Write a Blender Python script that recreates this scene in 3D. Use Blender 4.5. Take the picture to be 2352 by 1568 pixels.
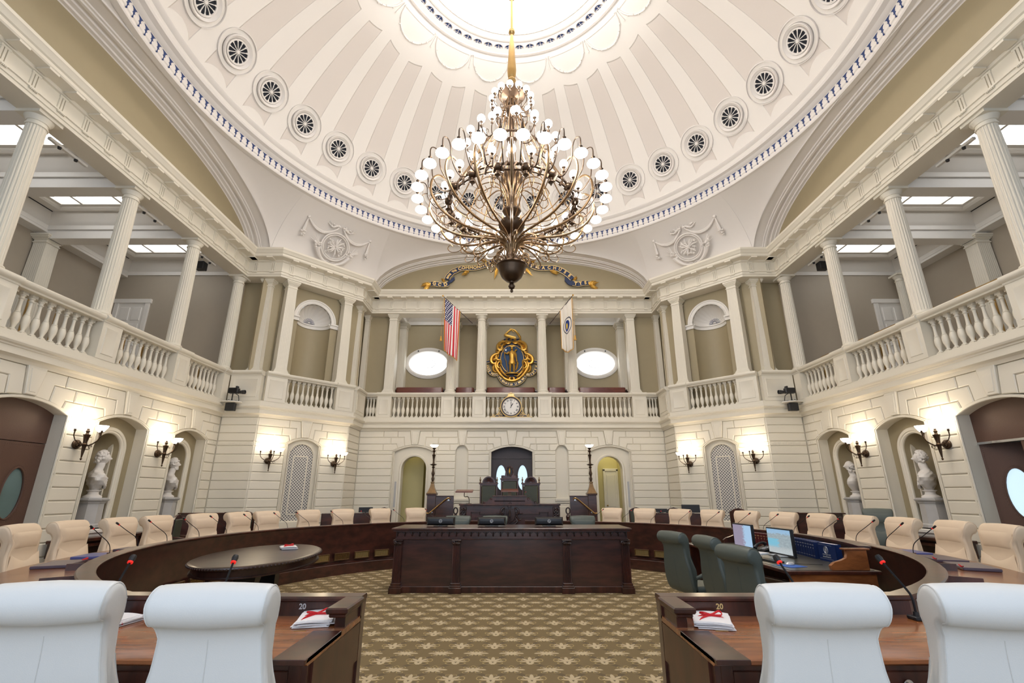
import bpy, bmesh, math, random
import numpy as np
from mathutils import Vector, Matrix
random.seed(7)
PI = math.pi
S = bpy.context.scene
COL = S.collection
for o in list(bpy.data.objects): bpy.data.objects.remove(o)
# ---------------------------------------------------------------- camera
cam = bpy.data.cameras.new('camera'); co = bpy.data.objects.new('camera', cam); COL.objects.link(co)
co.location = (.006, -7.83, 1.6); co.rotation_euler = (math.radians(90 + 16.466), 0, 0)
cam.sensor_width = 36; cam.lens = 36 * 1051.5 / 2352; cam.shift_y = 40 / 2352; cam.clip_start = .05; cam.clip_end = 200
S.camera = co
# ---------------------------------------------------------------- exposure
S.view_settings.view_transform = 'Standard'; S.view_settings.look = 'None'; S.view_settings.gamma = 1
S.view_settings.exposure = 0.27
S.view_settings.use_curve_mapping = False
S.render.engine = 'CYCLES'
S.cycles.use_denoising = True
S.cycles.max_bounces = 8; S.cycles.diffuse_bounces = 5; S.cycles.glossy_bounces = 3
S.cycles.sample_clamp_indirect = 6
# ---------------------------------------------------------------- world: daylight through the windows behind the visitor's end
W = bpy.data.worlds.new('world'); S.world = W; W.use_nodes = True
W.node_tree.nodes['Background'].inputs[0].default_value = (.74, .85, 1.0, 1)
W.node_tree.nodes['Background'].inputs[1].default_value = .62
def area(name, loc, rot, sx, sy, power, col):
    l = bpy.data.lights.new(name, 'AREA'); l.shape = 'RECTANGLE'; l.size = sx; l.size_y = sy
    l.energy = power; l.color = col
    o = bpy.data.objects.new(name, l); COL.objects.link(o); o.location = loc; o.rotation_euler = rot
    return o
def point(name, loc, power, col, r=.15, parent=None):
    l = bpy.data.lights.new(name, 'POINT'); l.energy = power; l.color = col; l.shadow_soft_size = r
    o = bpy.data.objects.new(name, l); COL.objects.link(o); o.location = loc
    return o
WARM = (1, .86, .66); NEUT = (1, .96, .92); DAY = (.80, .89, 1.0)
# cove light in the crown of the dome, shining up
area('dome_cove_light', (.07, 0, 14.0), (PI, 0, 0), 2.2, 2.2, 420, (1, .97, .95))
# chandelier light (its globes)
for k in range(6):
    a = k * PI / 3
    point('chandelier_light', (.07 + 1.5 * math.cos(a), 1.5 * math.sin(a), 7.3), 105, (1, .94, .87), .35)
for k in range(3):
    a = k * PI * 2 / 3 + .4
    point('chandelier_light_upper', (.07 + .8 * math.cos(a), .8 * math.sin(a), 9.2), 110, (1, .94, .88), .3)
# tall windows behind the camera
area('rear_window_daylight', (0, -9.6, 4.6), (math.radians(90), 0, 0), 9, 6.5, 190, (.76, .86, 1.0))
# light inside the two passages at the far end
for s in (-1, 1):
    point('passage_lamp', (s * 3.6, 9.3, 3.3), 14, (1, .93, .66), .2)
# ================================================================ node helpers
class NT:
    def __init__(s, m):
        m.use_nodes = True; s.t = m.node_tree; s.n = s.t.nodes; s.l = s.t.links
        s.b = s.n['Principled BSDF']
    def new(s, typ, **kw):
        x = s.n.new(typ)
        for k, v in kw.items(): setattr(x, k, v)
        return x
    def put(s, inp, v):
        if isinstance(v, (int, float)): inp.default_value = v
        elif isinstance(v, tuple): inp.default_value = (*v, 1) if len(v) == 3 and inp.type == 'RGBA' else v
        else: s.l.new(v, inp)
    def m(s, op, a, b=0.0, c=None):
        x = s.new('ShaderNodeMath', operation=op)
        s.put(x.inputs[0], a); s.put(x.inputs[1], b)
        if c is not None: s.put(x.inputs[2], c)
        return x.outputs[0]
    def mix(s, f, a, b):
        x = s.new('ShaderNodeMix', data_type='RGBA')
        s.put(x.inputs[0], f); s.put(x.inputs[6], a); s.put(x.inputs[7], b)
        return x.outputs[2]
    def coord(s, which='Object'):
        return s.new('ShaderNodeTexCoord').outputs[which]
    def sep(s, v):
        x = s.new('ShaderNodeSeparateXYZ'); s.l.new(v, x.inputs[0]); return x.outputs
    def noise(s, vec, scale, detail=3, rough=.5, sc=None):
        if sc:
            mp = s.new('ShaderNodeMapping'); s.l.new(vec, mp.inputs[0]); mp.inputs[3].default_value = sc; vec = mp.outputs[0]
        x = s.new('ShaderNodeTexNoise'); s.l.new(vec, x.inputs['Vector'])
        x.inputs['Scale'].default_value = scale; x.inputs['Detail'].default_value = detail; x.inputs['Roughness'].default_value = rough
        return x.outputs[0]
    def sm(s, v, a, b):
        x = s.new('ShaderNodeMapRange', interpolation_type='SMOOTHSTEP')
        s.put(x.inputs[0], v); x.inputs[1].default_value = a; x.inputs[2].default_value = b
        return x.outputs[0]
    def bump(s, h, strength=.3, dist=.01):
        x = s.new('ShaderNodeBump'); x.inputs['Strength'].default_value = strength; x.inputs['Distance'].default_value = dist
        s.put(x.inputs['Height'], h); s.l.new(x.outputs[0], s.b.inputs['Normal'])
MATS = {}
def mat(name, col, rough=.5, metal=0., var=.05, vs=6., coat=0., bump=0., bs=60., spec=None):
    m = bpy.data.materials.new(name); t = NT(m)
    c = t.coord(); n = t.noise(c, vs)
    lo = tuple(max(0, x * (1 - var)) for x in col); hi = tuple(min(1, x * (1 + var)) for x in col)
    t.put(t.b.inputs['Base Color'], t.mix(n, lo, hi))
    t.b.inputs['Roughness'].default_value = rough; t.b.inputs['Metallic'].default_value = metal
    t.b.inputs['Coat Weight'].default_value = coat; t.b.inputs['Coat Roughness'].default_value = .12
    if spec is not None: t.b.inputs['Specular IOR Level'].default_value = spec
    if bump: t.bump(t.noise(c, bs, 4), bump, .004)
    MATS[name] = m; return m
def emis(name, col, e, base=(.9, .9, .9)):
    m = bpy.data.materials.new(name); t = NT(m)
    t.put(t.b.inputs['Base Color'], base)
    c = t.noise(t.coord(), 3.)
    t.put(t.b.inputs['Emission Color'], t.mix(c, col, tuple(x * .97 for x in col)))
    t.b.inputs['Emission Strength'].default_value = e; t.b.inputs['Roughness'].default_value = .3
    MATS[name] = m; return m
def wood(name, dark, light, rough=.28, sc=(1, 1, 12), scale=3., coat=.3):
    m = bpy.data.materials.new(name); t = NT(m); c = t.coord()
    n = t.noise(c, scale, 6, .6, sc); n2 = t.noise(c, 1.3, 3)
    f = t.sm(t.m('ADD', t.m('MULTIPLY', n, .8), t.m('MULTIPLY', n2, .3)), .35, .75)
    t.put(t.b.inputs['Base Color'], t.mix(f, dark, light))
    t.b.inputs['Roughness'].default_value = rough; t.b.inputs['Coat Weight'].default_value = coat; t.b.inputs['Coat Roughness'].default_value = .15
    t.bump(n, .08, .002)
    MATS[name] = m; return m
CREAM = mat('cream_paint', (.74, .69, .58), .45, var=.02)
BLOCK = mat('block_paint', (.76, .71, .60), .42, var=.02, vs=2)
WHITEP = mat('gallery_white_paint', (.78, .75, .70), .45, var=.02)
PLAST = mat('dome_plaster', (.74, .70, .66), .6, var=.015)
OLIVE = mat('olive_wall_paint', (.36, .30, .185), .55, var=.03)
TAUPE = mat('gallery_lit_olive', (.40, .345, .27), .6, var=.03)  # the olive wall paint greyed, gallery lighting mixed into its colour
YELLOW = mat('passage_paint', (.58, .52, .26), .5, var=.03)
MAH = wood('mahogany', (.020, .0055, .0035), (.085, .021, .011), .3, (1.5, 1.5, .35), 5)
MAHX = wood('mahogany_panel', (.022, .007, .006), (.075, .022, .016), .3, (.35, 1, 1.6), 6, .9)
MAHL = wood('mahogany_worktop', (.15, .045, .014), (.38, .125, .036), .22, (.35, 2.5, 1), 7, .5)
MAHD = wood('mahogany_dark', (.014, .005, .004), (.05, .018, .012), .3, (1, 1, .4), 6)
REDW = wood('red_gallery_wood', (.10, .022, .014), (.17, .045, .028), .35, (.4, 1, 2), 6)
LECT = wood('lectern_wood', (.13, .035, .014), (.24, .07, .03), .3, (.4, 2, 1), 6)
CHAIR = mat('beige_leather', (.76, .60, .43), .5, var=.05, vs=5, bump=.15, bs=220)
CHAIRW = mat('cream_leather_daylit', (.72, .72, .70), .42, var=.02, vs=5, bump=.12, bs=260)  # same cream leather as the other chairs, whitened in colour for daylight
GREEN = mat('green_leather', (.085, .10, .085), .45, var=.06, bump=.12, bs=200)
GREEND = mat('dark_green_leather', (.05, .055, .035), .5, var=.06)
BLACK = mat('black_plastic', (.012, .012, .014), .4, var=.1)
BLKM = mat('black_metal', (.02, .02, .022), .35, .6)
SILV = mat('silver_plastic', (.55, .56, .58), .3, .5)
STEEL = mat('steel', (.6, .6, .6), .25, 1)
GOLD = mat('gold_leaf', (.62, .36, .075), .34, .85, var=.15, vs=9)
GOLDP = mat('gold_letter', (.80, .58, .25), .4, .4)
BRASS = mat('brass', (.55, .36, .14), .28, .9)
BRONZE = mat('bronze', (.085, .055, .035), .32, .85, var=.2)
BRONZL = mat('bronze_arm', (.26, .165, .085), .3, .9, var=.25, vs=12)
NAVY = mat('navy_enamel', (.012, .028, .085), .5, var=.1)
MARB = mat('white_marble', (.74, .71, .68), .5, var=.04, vs=4)
GREYM = mat('grey_marble', (.47, .46, .45), .35, var=.12, vs=5)
LEATH = mat('brown_leather_door', (.105, .052, .034), .5, var=.06, bump=.5, bs=90)
LEATHD = mat('dark_leather_door', (.052, .040, .045), .5, var=.06, bump=.5, bs=90)
DARKV = mat('dark_void', (.01, .012, .02), .8)
BLUEV = mat('blue_void', (.025, .05, .16), .7)
RED = mat('red_ribbon', (.62, .01, .015), .45)
REDL = emis('red_light_ring', (1, .03, .02), .5, (.5, .01, .01))
PAPER = mat('paper', (.83, .80, .80), .6, var=.02)
BLUEB = mat('blue_leather', (.07, .08, .24), .4)
PURPB = mat('purple_leather', (.075, .05, .07), .4)
BOOKB = mat('blue_book_cloth', (.004, .018, .085), .55, spec=.25)
BOOKR = mat('maroon_book_cloth', (.10, .008, .012), .4)
PADB = mat('blue_mouse_pad', (.03, .12, .45), .6)
GLOBE = emis('lamp_glass', (1, .97, .93), 3.2)
SHADE = emis('sconce_glass', (1, .93, .82), 4.0)
SKY = emis('skylight_glass', (1, 1, 1), 2.2)
PANE = emis('window_pane', (.93, .97, 1), 2.2)
PANEB = emis('far_window_light', (.62, .82, .95), .8, (.3, .4, .45))
GLASSG = mat('door_glass', (.13, .19, .18), .12, var=.15, vs=3)
TOPG = mat('desk_green_top', (.07, .065, .05), .3, coat=.2)
# special materials -------------------------------------------------------------
def carpet():
    m = bpy.data.materials.new('patterned_carpet'); t = NT(m); c = t.coord(); X, Y, Z = t.sep(c)
    nz = t.m('MULTIPLY', t.m('SUBTRACT', t.noise(c, 45, 3), .5), .30)
    PX, PY = .37, .47
    def cell(ox, oy):
        u = t.m('MULTIPLY', t.m('SUBTRACT', t.m('FRACT', t.m('ADD', t.m('DIVIDE', X, PX), ox)), .5), PX)
        v = t.m('MULTIPLY', t.m('SUBTRACT', t.m('FRACT', t.m('ADD', t.m('DIVIDE', Y, PY), oy)), .5), PY)
        return t.m('ABSOLUTE', u), v
    def ell(u, v, cx, cy, rx, ry, rot=0.):
        a = t.m('SUBTRACT', u, cx); b = t.m('SUBTRACT', v, cy); C, S_ = math.cos(rot), math.sin(rot)
        p = t.m('DIVIDE', t.m('ADD', t.m('MULTIPLY', a, C), t.m('MULTIPLY', b, S_)), rx); q = t.m('DIVIDE', t.m('SUBTRACT', t.m('MULTIPLY', b, C), t.m('MULTIPLY', a, S_)), ry)
        return t.m('SQRT', t.m('ADD', t.m('MULTIPLY', p, p), t.m('MULTIPLY', q, q)))
    fill = lambda d: t.sm(t.m('ADD', d, nz), 1.38, 1.08)
    line = lambda d, w=.26: t.sm(t.m('ABSOLUTE', t.m('SUBTRACT', t.m('ADD', d, t.m('MULTIPLY', nz, .3)), 1.)), w, w * .4)
    mx = lambda *a: a[0] if len(a) == 1 else t.m('MAXIMUM', a[0], mx(*a[1:]))
    u, v = cell(0, 0)                  # lily: upright petals with curled stems
    lily = mx(fill(ell(u, v, 0, .055, .016, .055)), fill(ell(u, v, .038, .038, .045, .014, .75)), fill(ell(u, v, .052, -.002, .042, .012, .15)), fill(ell(u, v, .018, -.05, .014, .035, -.3)))
    sc1 = mx(line(ell(u, v, .062, -.055, .035, .028)), line(ell(u, v, .03, .10, .022, .018)), line(ell(u, v, .105, .03, .026, .040)))
    u, v = cell(.5, .5)                # spreading leaf
    leaf = mx(fill(ell(u, v, .048, .004, .060, .015, .12)), fill(ell(u, v, .030, .030, .040, .012, .6)), fill(ell(u, v, .030, -.026, .040, .012, -.6)), fill(ell(u, v, 0, .0, .018, .045)), fill(ell(u, v, .105, .0, .022, .008)))
    sc2 = mx(line(ell(u, v, .060, .062, .030, .022)), line(ell(u, v, .060, -.062, .030, .022)), line(ell(u, v, 0, .085, .020, .025)))
    d1 = t.m('ABSOLUTE', t.m('SUBTRACT', t.m('FRACT', t.m('ADD', t.m('ADD', t.m('DIVIDE', X, PX), t.m('DIVIDE', Y, PY)), .5)), .5))
    d2 = t.m('ABSOLUTE', t.m('SUBTRACT', t.m('FRACT', t.m('ADD', t.m('SUBTRACT', t.m('DIVIDE', X, PX), t.m('DIVIDE', Y, PY)), .5)), .5))
    lat = t.sm(t.m('MINIMUM', d1, d2), .13, .05)
    base = t.mix(lat, (.225, .165, .085), (.165, .125, .075))
    f = t.noise(c, 400, 2)
    colr = t.mix(mx(sc1, sc2), base, (.44, .33, .15)); colr = t.mix(mx(lily, leaf), colr, (.62, .50, .32))
    colr = t.mix(t.m('MULTIPLY', f, .35), colr, (.12, .09, .05))
    t.put(t.b.inputs['Base Color'], colr); t.b.inputs['Roughness'].default_value = .95
    t.b.inputs['Specular IOR Level'].default_value = .1
    t.bump(f, .5, .004); return m
CARPET = carpet()
ROSO = math.radians(-3.8)      # azimuth (from +y towards +x) of one rosette; they repeat every ten degrees
def dome_mat():
    """raised ribs, medallion discs and scalloped lobes on a slightly darker coffer colour"""
    m = bpy.data.materials.new('dome_plaster_ribs'); t = NT(m); c = t.coord(); X, Y, Z = t.sep(c)
    az = t.m('ARCTAN2', X, Y)
    r = t.m('SQRT', t.m('ADD', t.m('MULTIPLY', X, X), t.m('MULTIPLY', Y, Y)))
    q = t.m('DIVIDE', t.m('SUBTRACT', az, ROSO), math.radians(10))
    q = t.m('SUBTRACT', q, t.m('ROUND', q)); lat = t.m('MULTIPLY', t.m('MULTIPLY', q, math.radians(10)), r)
    # arc length measured down the sphere from the pole
    s = t.m('MULTIPLY', t.m('ARCTAN2', r, t.m('SUBTRACT', Z, 7.31)), 8.19)
    s0 = 8.19 * math.atan2(6.77, 11.92 - 7.31)
    def disc(dx, ds, R, e=.012):
        a = t.m('SUBTRACT', t.m('ABSOLUTE', lat), dx); b = t.m('SUBTRACT', s, s0 + ds)
        return t.sm(t.m('SQRT', t.m('ADD', t.m('MULTIPLY', a, a), t.m('MULTIPLY', b, b))), R + e, R - e)
    rib = t.sm(t.m('ABSOLUTE', q), .27, .29)
    med = disc(0, 0, .50); lobe = disc(0, 1.10, .47)
    qs = t.m('MULTIPLY', t.m('ABSOLUTE', t.m('SINE', t.m('MULTIPLY', t.m('SUBTRACT', az, ROSO + math.radians(5)), 9))), 1.0)
    sc = t.sm(t.m('SUBTRACT', s, t.m('ADD', 4.30, t.m('MULTIPLY', t.m('SQRT', qs), .28))), .02, -.02)
    foot = t.sm(s, 8.19 * 1.075, 8.19 * 1.078)
    h = t.m('MAXIMUM', t.m('MAXIMUM', rib, t.m('MAXIMUM', med, lobe)), t.m('MAXIMUM', sc, foot))
    inner = disc(0, 0, .36)                      # sunk dish of the medallion
    t.put(t.b.inputs['Base Color'], t.mix(h, (.655, .60, .55), (.76, .72, .67)))
    t.b.inputs['Roughness'].default_value = .6
    t.bump(t.m('SUBTRACT', h, t.m('MULTIPLY', inner, .6)), .6, .04); return m
DOMEM = dome_mat()
def grille_mat(n1, n2, base, dark, sc, w=.32):
    """diagonal lattice"""
    m = bpy.data.materials.new('lattice'); t = NT(m); c = t.coord('UV'); X, Y, Z = t.sep(c)
    def line(v): return t.m('ABSOLUTE', t.m('SUBTRACT', t.m('FRACT', v), .5))
    a = line(t.m('MULTIPLY', t.m('ADD', X, Y), sc)); b = line(t.m('MULTIPLY', t.m('SUBTRACT', X, Y), sc))
    f = t.sm(t.m('MINIMUM', a, b), w * .5, w * .5 - .05)
    dot = t.sm(t.m('MAXIMUM', a, b), .5 - w * .35, .5 - w * .35 + .04)
    t.put(t.b.inputs['Base Color'], t.mix(t.m('MAXIMUM', f, 0), dark, base)); t.b.inputs['Roughness'].default_value = .5
    return m
GRILLE = grille_mat(0, 0, (.72, .69, .62), (.13, .13, .14), 11.5, .36)
def flag_us():
    m = bpy.data.materials.new('us_flag_cloth'); t = NT(m); c = t.coord('UV'); U, V, Z = t.sep(c)
    st = t.m('GREATER_THAN', t.m('FRACT', t.m('MULTIPLY', U, 6.5)), .5)
    col = t.mix(st, (.62, .012, .03), (.86, .82, .78))
    can = t.m('MULTIPLY', t.m('LESS_THAN', U, .54), t.m('LESS_THAN', V, .42))
    a = t.m('SUBTRACT', t.m('FRACT', t.m('ADD', t.m('MULTIPLY', U, 8.3), .1)), .5)
    row = t.m('FLOOR', t.m('MULTIPLY', V, 24)); off = t.m('MULTIPLY', t.m('MODULO', row, 2), .5)
    a = t.m('SUBTRACT', t.m('FRACT', t.m('ADD', t.m('MULTIPLY', U, 8.3), off)), .5)
    b = t.m('SUBTRACT', t.m('FRACT', t.m('MULTIPLY', V, 24)), .5)
    d = t.m('SQRT', t.m('ADD', t.m('MULTIPLY', a, a), t.m('MULTIPLY', b, b)))
    blue = t.mix(t.sm(d, .34, .26), (.022, .018, .10), (.85, .85, .85))
    t.put(t.b.inputs['Base Color'], t.mix(can, col, blue)); t.b.inputs['Roughness'].default_value = .7
    return m
USF = flag_us()
WHF = mat('white_flag_cloth', (.76, .71, .63), .7, var=.02)
def screen(name, kind):
    m = bpy.data.materials.new(name); t = NT(m); c = t.coord('UV'); U, V, Z = t.sep(c)
    n = t.noise(c, 9, 5, .7, (1, 1.6, 1)); n2 = t.noise(c, 28, 4, .7, (1, 3, 1))
    if kind:
        sky = t.mix(V, (.55, .72, .85), (.30, .50, .72))
        land = t.mix(n, (.16, .20, .23), (.55, .66, .70)); sea = (.22, .55, .72)
        f = t.sm(t.m('ADD', V, t.m('MULTIPLY', n, .35)), .98, .94)
        f2 = t.m('MULTIPLY', t.sm(t.m('ADD', V, t.m('MULTIPLY', U, .0)), .62, .58), t.sm(t.m('ADD', U, t.m('MULTIPLY', n, .5)), .75, .68))
        col = t.mix(f2, t.mix(f, sky, land), sea)
        col = t.mix(t.sm(t.m('ADD', V, t.m('MULTIPLY', n2, .5)), .62, .50), col, t.mix(n2, (.18, .22, .24), (.80, .86, .88)))
    else:
        col = t.mix(t.sm(t.m('ADD', t.m('MULTIPLY', U, .9), t.m('MULTIPLY', n, .6)), .75, .9), t.mix(n2, (.12, .13, .20), (.55, .45, .58)), (.42, .62, .85))
    t.put(t.b.inputs['Base Color'], (.02, .02, .02)); t.put(t.b.inputs['Emission Color'], col)
    t.b.inputs['Emission Strength'].default_value = .75; t.b.inputs['Roughness'].default_value = .2
    return m
SCR1 = screen('screen_coast', 1); SCR2 = screen('screen_canyon', 0)

# ================================================================ mesh builder
class MB:
    def __init__(s): s.v = []; s.f = []; s.T = None; s.uv = None
    def add(s, vs, fs):
        n = len(s.v)
        if s.T is not None: vs = [tuple(s.T @ Vector(p)) for p in vs]
        s.v += [tuple(p) for p in vs]; s.f += [tuple(i + n for i in f) for f in fs]
    def box(s, x0, x1, y0, y1, z0, z1, ch=0.):
        if ch > 0: return s.cbox(x0, x1, y0, y1, z0, z1, ch)
        s.add([(x0, y0, z0), (x1, y0, z0), (x1, y1, z0), (x0, y1, z0), (x0, y0, z1), (x1, y0, z1), (x1, y1, z1), (x0, y1, z1)],
              [(0, 3, 2, 1), (4, 5, 6, 7), (0, 1, 5, 4), (1, 2, 6, 5), (2, 3, 7, 6), (3, 0, 4, 7)])
    def cbox(s, x0, x1, y0, y1, z0, z1, c):
        P = []
        for z, i in ((z0, c), (z0 + c, 0), (z1 - c, 0), (z1, c)):
            for x, y in ((x0 + i, y0 + c), (x0 + c, y0 + i), (x1 - c, y0 + i), (x1 - i, y0 + c), (x1 - i, y1 - c), (x1 - c, y1 - i), (x0 + c, y1 - i), (x0 + i, y1 - c)):
                P.append((x, y, z))
        F = [tuple(range(7, -1, -1)), tuple(range(24, 32))]
        for k in range(3):
            for i in range(8): F.append((k * 8 + i, k * 8 + (i + 1) % 8, k * 8 + 8 + (i + 1) % 8, k * 8 + 8 + i))
        s.add(P, F)
    def rings(s, R, cap=True, closed=False):
        """loft a list of equal-length vertex loops"""
        n = len(R[0]); P = [p for r in R for p in r]; F = []; m = len(R)
        for k in range(m if closed else m - 1):
            a = k * n; b = ((k + 1) % m) * n
            for i in range(n): F.append((a + i, a + (i + 1) % n, b + (i + 1) % n, b + i))
        if cap and not closed: F += [tuple(range(n - 1, -1, -1)), tuple((m - 1) * n + i for i in range(n))]
        s.add(P, F)
    def lathe(s, prof, c=(0, 0, 0), n=20, cap=True, sy=1.):
        R = []
        for r, z in prof:
            r = max(r, .0005)
            R.append([(c[0] + r * math.cos(2 * PI * i / n), c[1] + sy * r * math.sin(2 * PI * i / n), c[2] + z) for i in range(n)])
        s.rings(R, cap)
    def sphere(s, c, r, n=14, sz=1., sy=1.):
        m = max(5, n // 2)
        s.lathe([(r * math.sin(PI * k / m), -r * sz * math.cos(PI * k / m)) for k in range(m + 1)], c, n, True, sy)
    def ctube(s, path, r, n=6, k=4, flat=1.):
        """tube through a smooth curve"""
        P = [Vector(p) for p in path]; m = len(P); r = list(r) if isinstance(r, (list, tuple)) else [r] * m; Q = []; W_ = []
        for i in range((m - 1) * k + 1):
            t = i / k; j = min(int(t), m - 2); f = t - j; p0, p1, p2, p3 = P[max(0, j - 1)], P[j], P[j + 1], P[min(m - 1, j + 2)]
            Q.append(.5 * ((2 * p1) + (p2 - p0) * f + (2 * p0 - 5 * p1 + 4 * p2 - p3) * f * f + (3 * p1 - p0 - 3 * p2 + p3) * f ** 3)); W_.append(r[j] + (r[j + 1] - r[j]) * f)
        s.tube(Q, W_, n, flat=flat)
    def tube(s, path, r, n=6, closed=False, flat=1.):
        P = [Vector(p) for p in path]; m = len(P); R = []; up = None
        for k in range(m):
            a = P[(k - 1) % m] if (closed or k > 0) else P[0]; b = P[(k + 1) % m] if (closed or k < m - 1) else P[-1]
            t = (b - a)
            if t.length < 1e-9: t = Vector((0, 0, 1))
            t.normalize()
            if up is None:
                up = Vector((0, 0, 1)) if abs(t.z) < .9 else Vector((1, 0, 0))
            x = up - t * up.dot(t)
            if x.length < 1e-6: x = t.orthogonal()
            x.normalize(); up = x; y = t.cross(x)
            rr = r[k] if isinstance(r, (list, tuple)) else r
            R.append([tuple(P[k] + x * (rr * math.cos(2 * PI * i / n)) + y * (rr * flat * math.sin(2 * PI * i / n))) for i in range(n)])
        s.rings(R, not closed, closed)
    def prism(s, poly, d0, d1, ch=0.):
        """polygon in (s, z), depth along y from d0 to d1, chamfered at d1"""
        R = [[(x, d0, z) for x, z in poly]]
        if ch:
            R.append([(x, d1 - (ch if d1 > d0 else -ch), z) for x, z in poly]); q = inset(poly, ch); R.append([(x, d1, z) for x, z in q])
        else: R.append([(x, d1, z) for x, z in poly])
        s.rings(R)
    def hprism(s, poly, z0, z1, ch=0.):
        R = [[(x, y, z0) for x, y in poly]]
        if ch:
            R.append([(x, y, z1 - ch) for x, y in poly]); R.append([(x, y, z1) for x, y in inset(poly, ch)])
        else: R.append([(x, y, z1) for x, y in poly])
        s.rings(R)
    def sweep(s, path, prof, closed=False, cap=True):
        """horizontal mitred sweep: prof = [(offset to the left of travel, z)]"""
        n = len(path); R = []
        for k in range(n):
            p = Vector(path[k])
            a = Vector(path[k - 1]) if (k > 0 or closed) else None; b = Vector(path[(k + 1) % n]) if (k < n - 1 or closed) else None
            d1 = (p - a).normalized() if a is not None else (b - p).normalized()
            d2 = (b - p).normalized() if b is not None else d1
            n1 = Vector((-d1.y, d1.x)); n2 = Vector((-d2.y, d2.x)); mm = (n1 + n2)
            mm = mm / max(.15, mm.dot(n1)) if mm.length > 1e-6 else n1
            R.append([(p.x + mm.x * o, p.y + mm.y * o, z) for o, z in prof])
        s.rings(R, cap and not closed, closed)
    def grid(s, fn, nu, nv, closeu=False):
        P = [fn(i / nu, j / nv) for j in range(nv + 1) for i in range(nu + (0 if closeu else 1))]
        w = nu + (0 if closeu else 1); F = []
        for j in range(nv):
            for i in range(nu): F.append((j * w + i, j * w + (i + 1) % w if closeu else j * w + i + 1, (j + 1) * w + ((i + 1) % w if closeu else i + 1), (j + 1) * w + i))
        s.add(P, F)
    def mesh(s, name, sharp=35, uv=None):
        me = bpy.data.meshes.new(name); me.from_pydata(s.v, [], s.f); me.validate()
        bm = bmesh.new(); bm.from_mesh(me); bmesh.ops.recalc_face_normals(bm, faces=bm.faces); bm.to_mesh(me); bm.free()
        if sharp:
            me.shade_smooth(); me.set_sharp_from_angle(angle=math.radians(sharp))
        if uv:
            L = me.uv_layers.new(name='UVMap')
            for lp in me.loops:
                L.data[lp.index].uv = uv(me.vertices[lp.vertex_index].co)
        return me
    def build(s, name, m, parent=None, sharp=35, uv=None, loc=None, rot=0, smooth=True):
        me = s.mesh(name, sharp, uv); me.materials.append(m)
        o = bpy.data.objects.new(name, me); COL.objects.link(o)
        if parent is not None: o.parent = parent
        if loc is not None: o.location = loc
        if rot: o.rotation_euler = (0, 0, rot)
        return o
def inset(poly, a):
    n = len(poly); ar = sum(poly[i][0] * poly[(i + 1) % n][1] - poly[(i + 1) % n][0] * poly[i][1] for i in range(n))
    sg = 1 if ar > 0 else -1; out = []
    for i in range(n):
        p = Vector(poly[i]); d1 = (p - Vector(poly[i - 1])); d2 = (Vector(poly[(i + 1) % n]) - p)
        if d1.length < 1e-7 or d2.length < 1e-7: out.append(tuple(p)); continue
        d1.normalize(); d2.normalize()
        n1 = Vector((-d1.y, d1.x)) * sg; n2 = Vector((-d2.y, d2.x)) * sg; m = n1 + n2
        m = m / max(.35, m.dot(n1)) if m.length > 1e-6 else n1
        out.append((p.x + m.x * a, p.y + m.y * a))
    return out
def empty(name, loc=(0, 0, 0), rz=0):
    o = bpy.data.objects.new(name, None); COL.objects.link(o); o.location = loc; o.rotation_euler = (0, 0, rz); o.empty_display_size = .1
    return o
def tag(o, label, cat, group=None, kind=None):
    o['label'] = label; o['category'] = cat
    if group: o['group'] = group
    if kind: o['kind'] = kind
    return o
def struct(o, label=None):
    o['kind'] = 'structure'
    if label: o['label'] = label
    return o
def copy_tree(o, parent=None):
    """a thing, its parts and their sub-parts (mesh data shared)"""
    c = o.copy(); COL.objects.link(c)
    if parent is not None: c.parent = parent
    for ch in list(o.children): copy_tree(ch, c)
    return c
def clone(root, loc=None, rz=None):
    c = copy_tree(root)
    if loc is not None: c.location = loc
    if rz is not None: c.rotation_euler = (0, 0, rz)
    return c
_tc = {}
def text_geo(txt, size, depth, font_w=0.):
    key = (txt, size, depth, font_w)
    if key in _tc: return _tc[key]
    cu = bpy.data.curves.new('t', 'FONT'); cu.body = txt; cu.size = size; cu.extrude = depth; cu.align_x = 'CENTER'; cu.align_y = 'CENTER'
    cu.resolution_u = 3; cu.offset = font_w
    o = bpy.data.objects.new('t', cu); COL.objects.link(o)
    dg = bpy.context.evaluated_depsgraph_get(); me = bpy.data.meshes.new_from_object(o.evaluated_get(dg))
    V = [tuple(v.co) for v in me.vertices]; F = [tuple(p.vertices) for p in me.polygons]
    bpy.data.objects.remove(o); bpy.data.curves.remove(cu); bpy.data.meshes.remove(me)
    _tc[key] = (V, F); return V, F
def put_text(mb, txt, M, size, depth=.004, fw=0.):
    V, F = text_geo(txt, size, depth, fw); T = mb.T; mb.T = M; mb.add(V, F); mb.T = T
def wallM(o, u, n):
    """local (s, d, z) -> world; u along the wall, n into the room"""
    return Matrix(((u[0], n[0], 0, o[0]), (u[1], n[1], 0, o[1]), (0, 0, 1, 0), (0, 0, 0, 1)))
ORD = ['first', 'second', 'third', 'fourth', 'fifth', 'sixth', 'seventh', 'eighth', 'ninth', 'tenth', 'eleventh', 'twelfth', 'thirteenth']
# ================================================================ ARCHITECTURE
R0 = 8.38; CA = 7.3; CB = 5.32; CE = 5.36; CF = 7.26
PLAN = [(R0, -8.4), (R0, CB), (CA, CB), (CE, CF), (CE, R0), (-CE, R0), (-CE, CF), (-CA, CB), (-R0, CB), (-R0, -8.4)]
mb = MB(); mb.box(-13.4, 13.4, -9.5, 12.5, -.2, 0); struct(mb.build('floor', CARPET))

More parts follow.
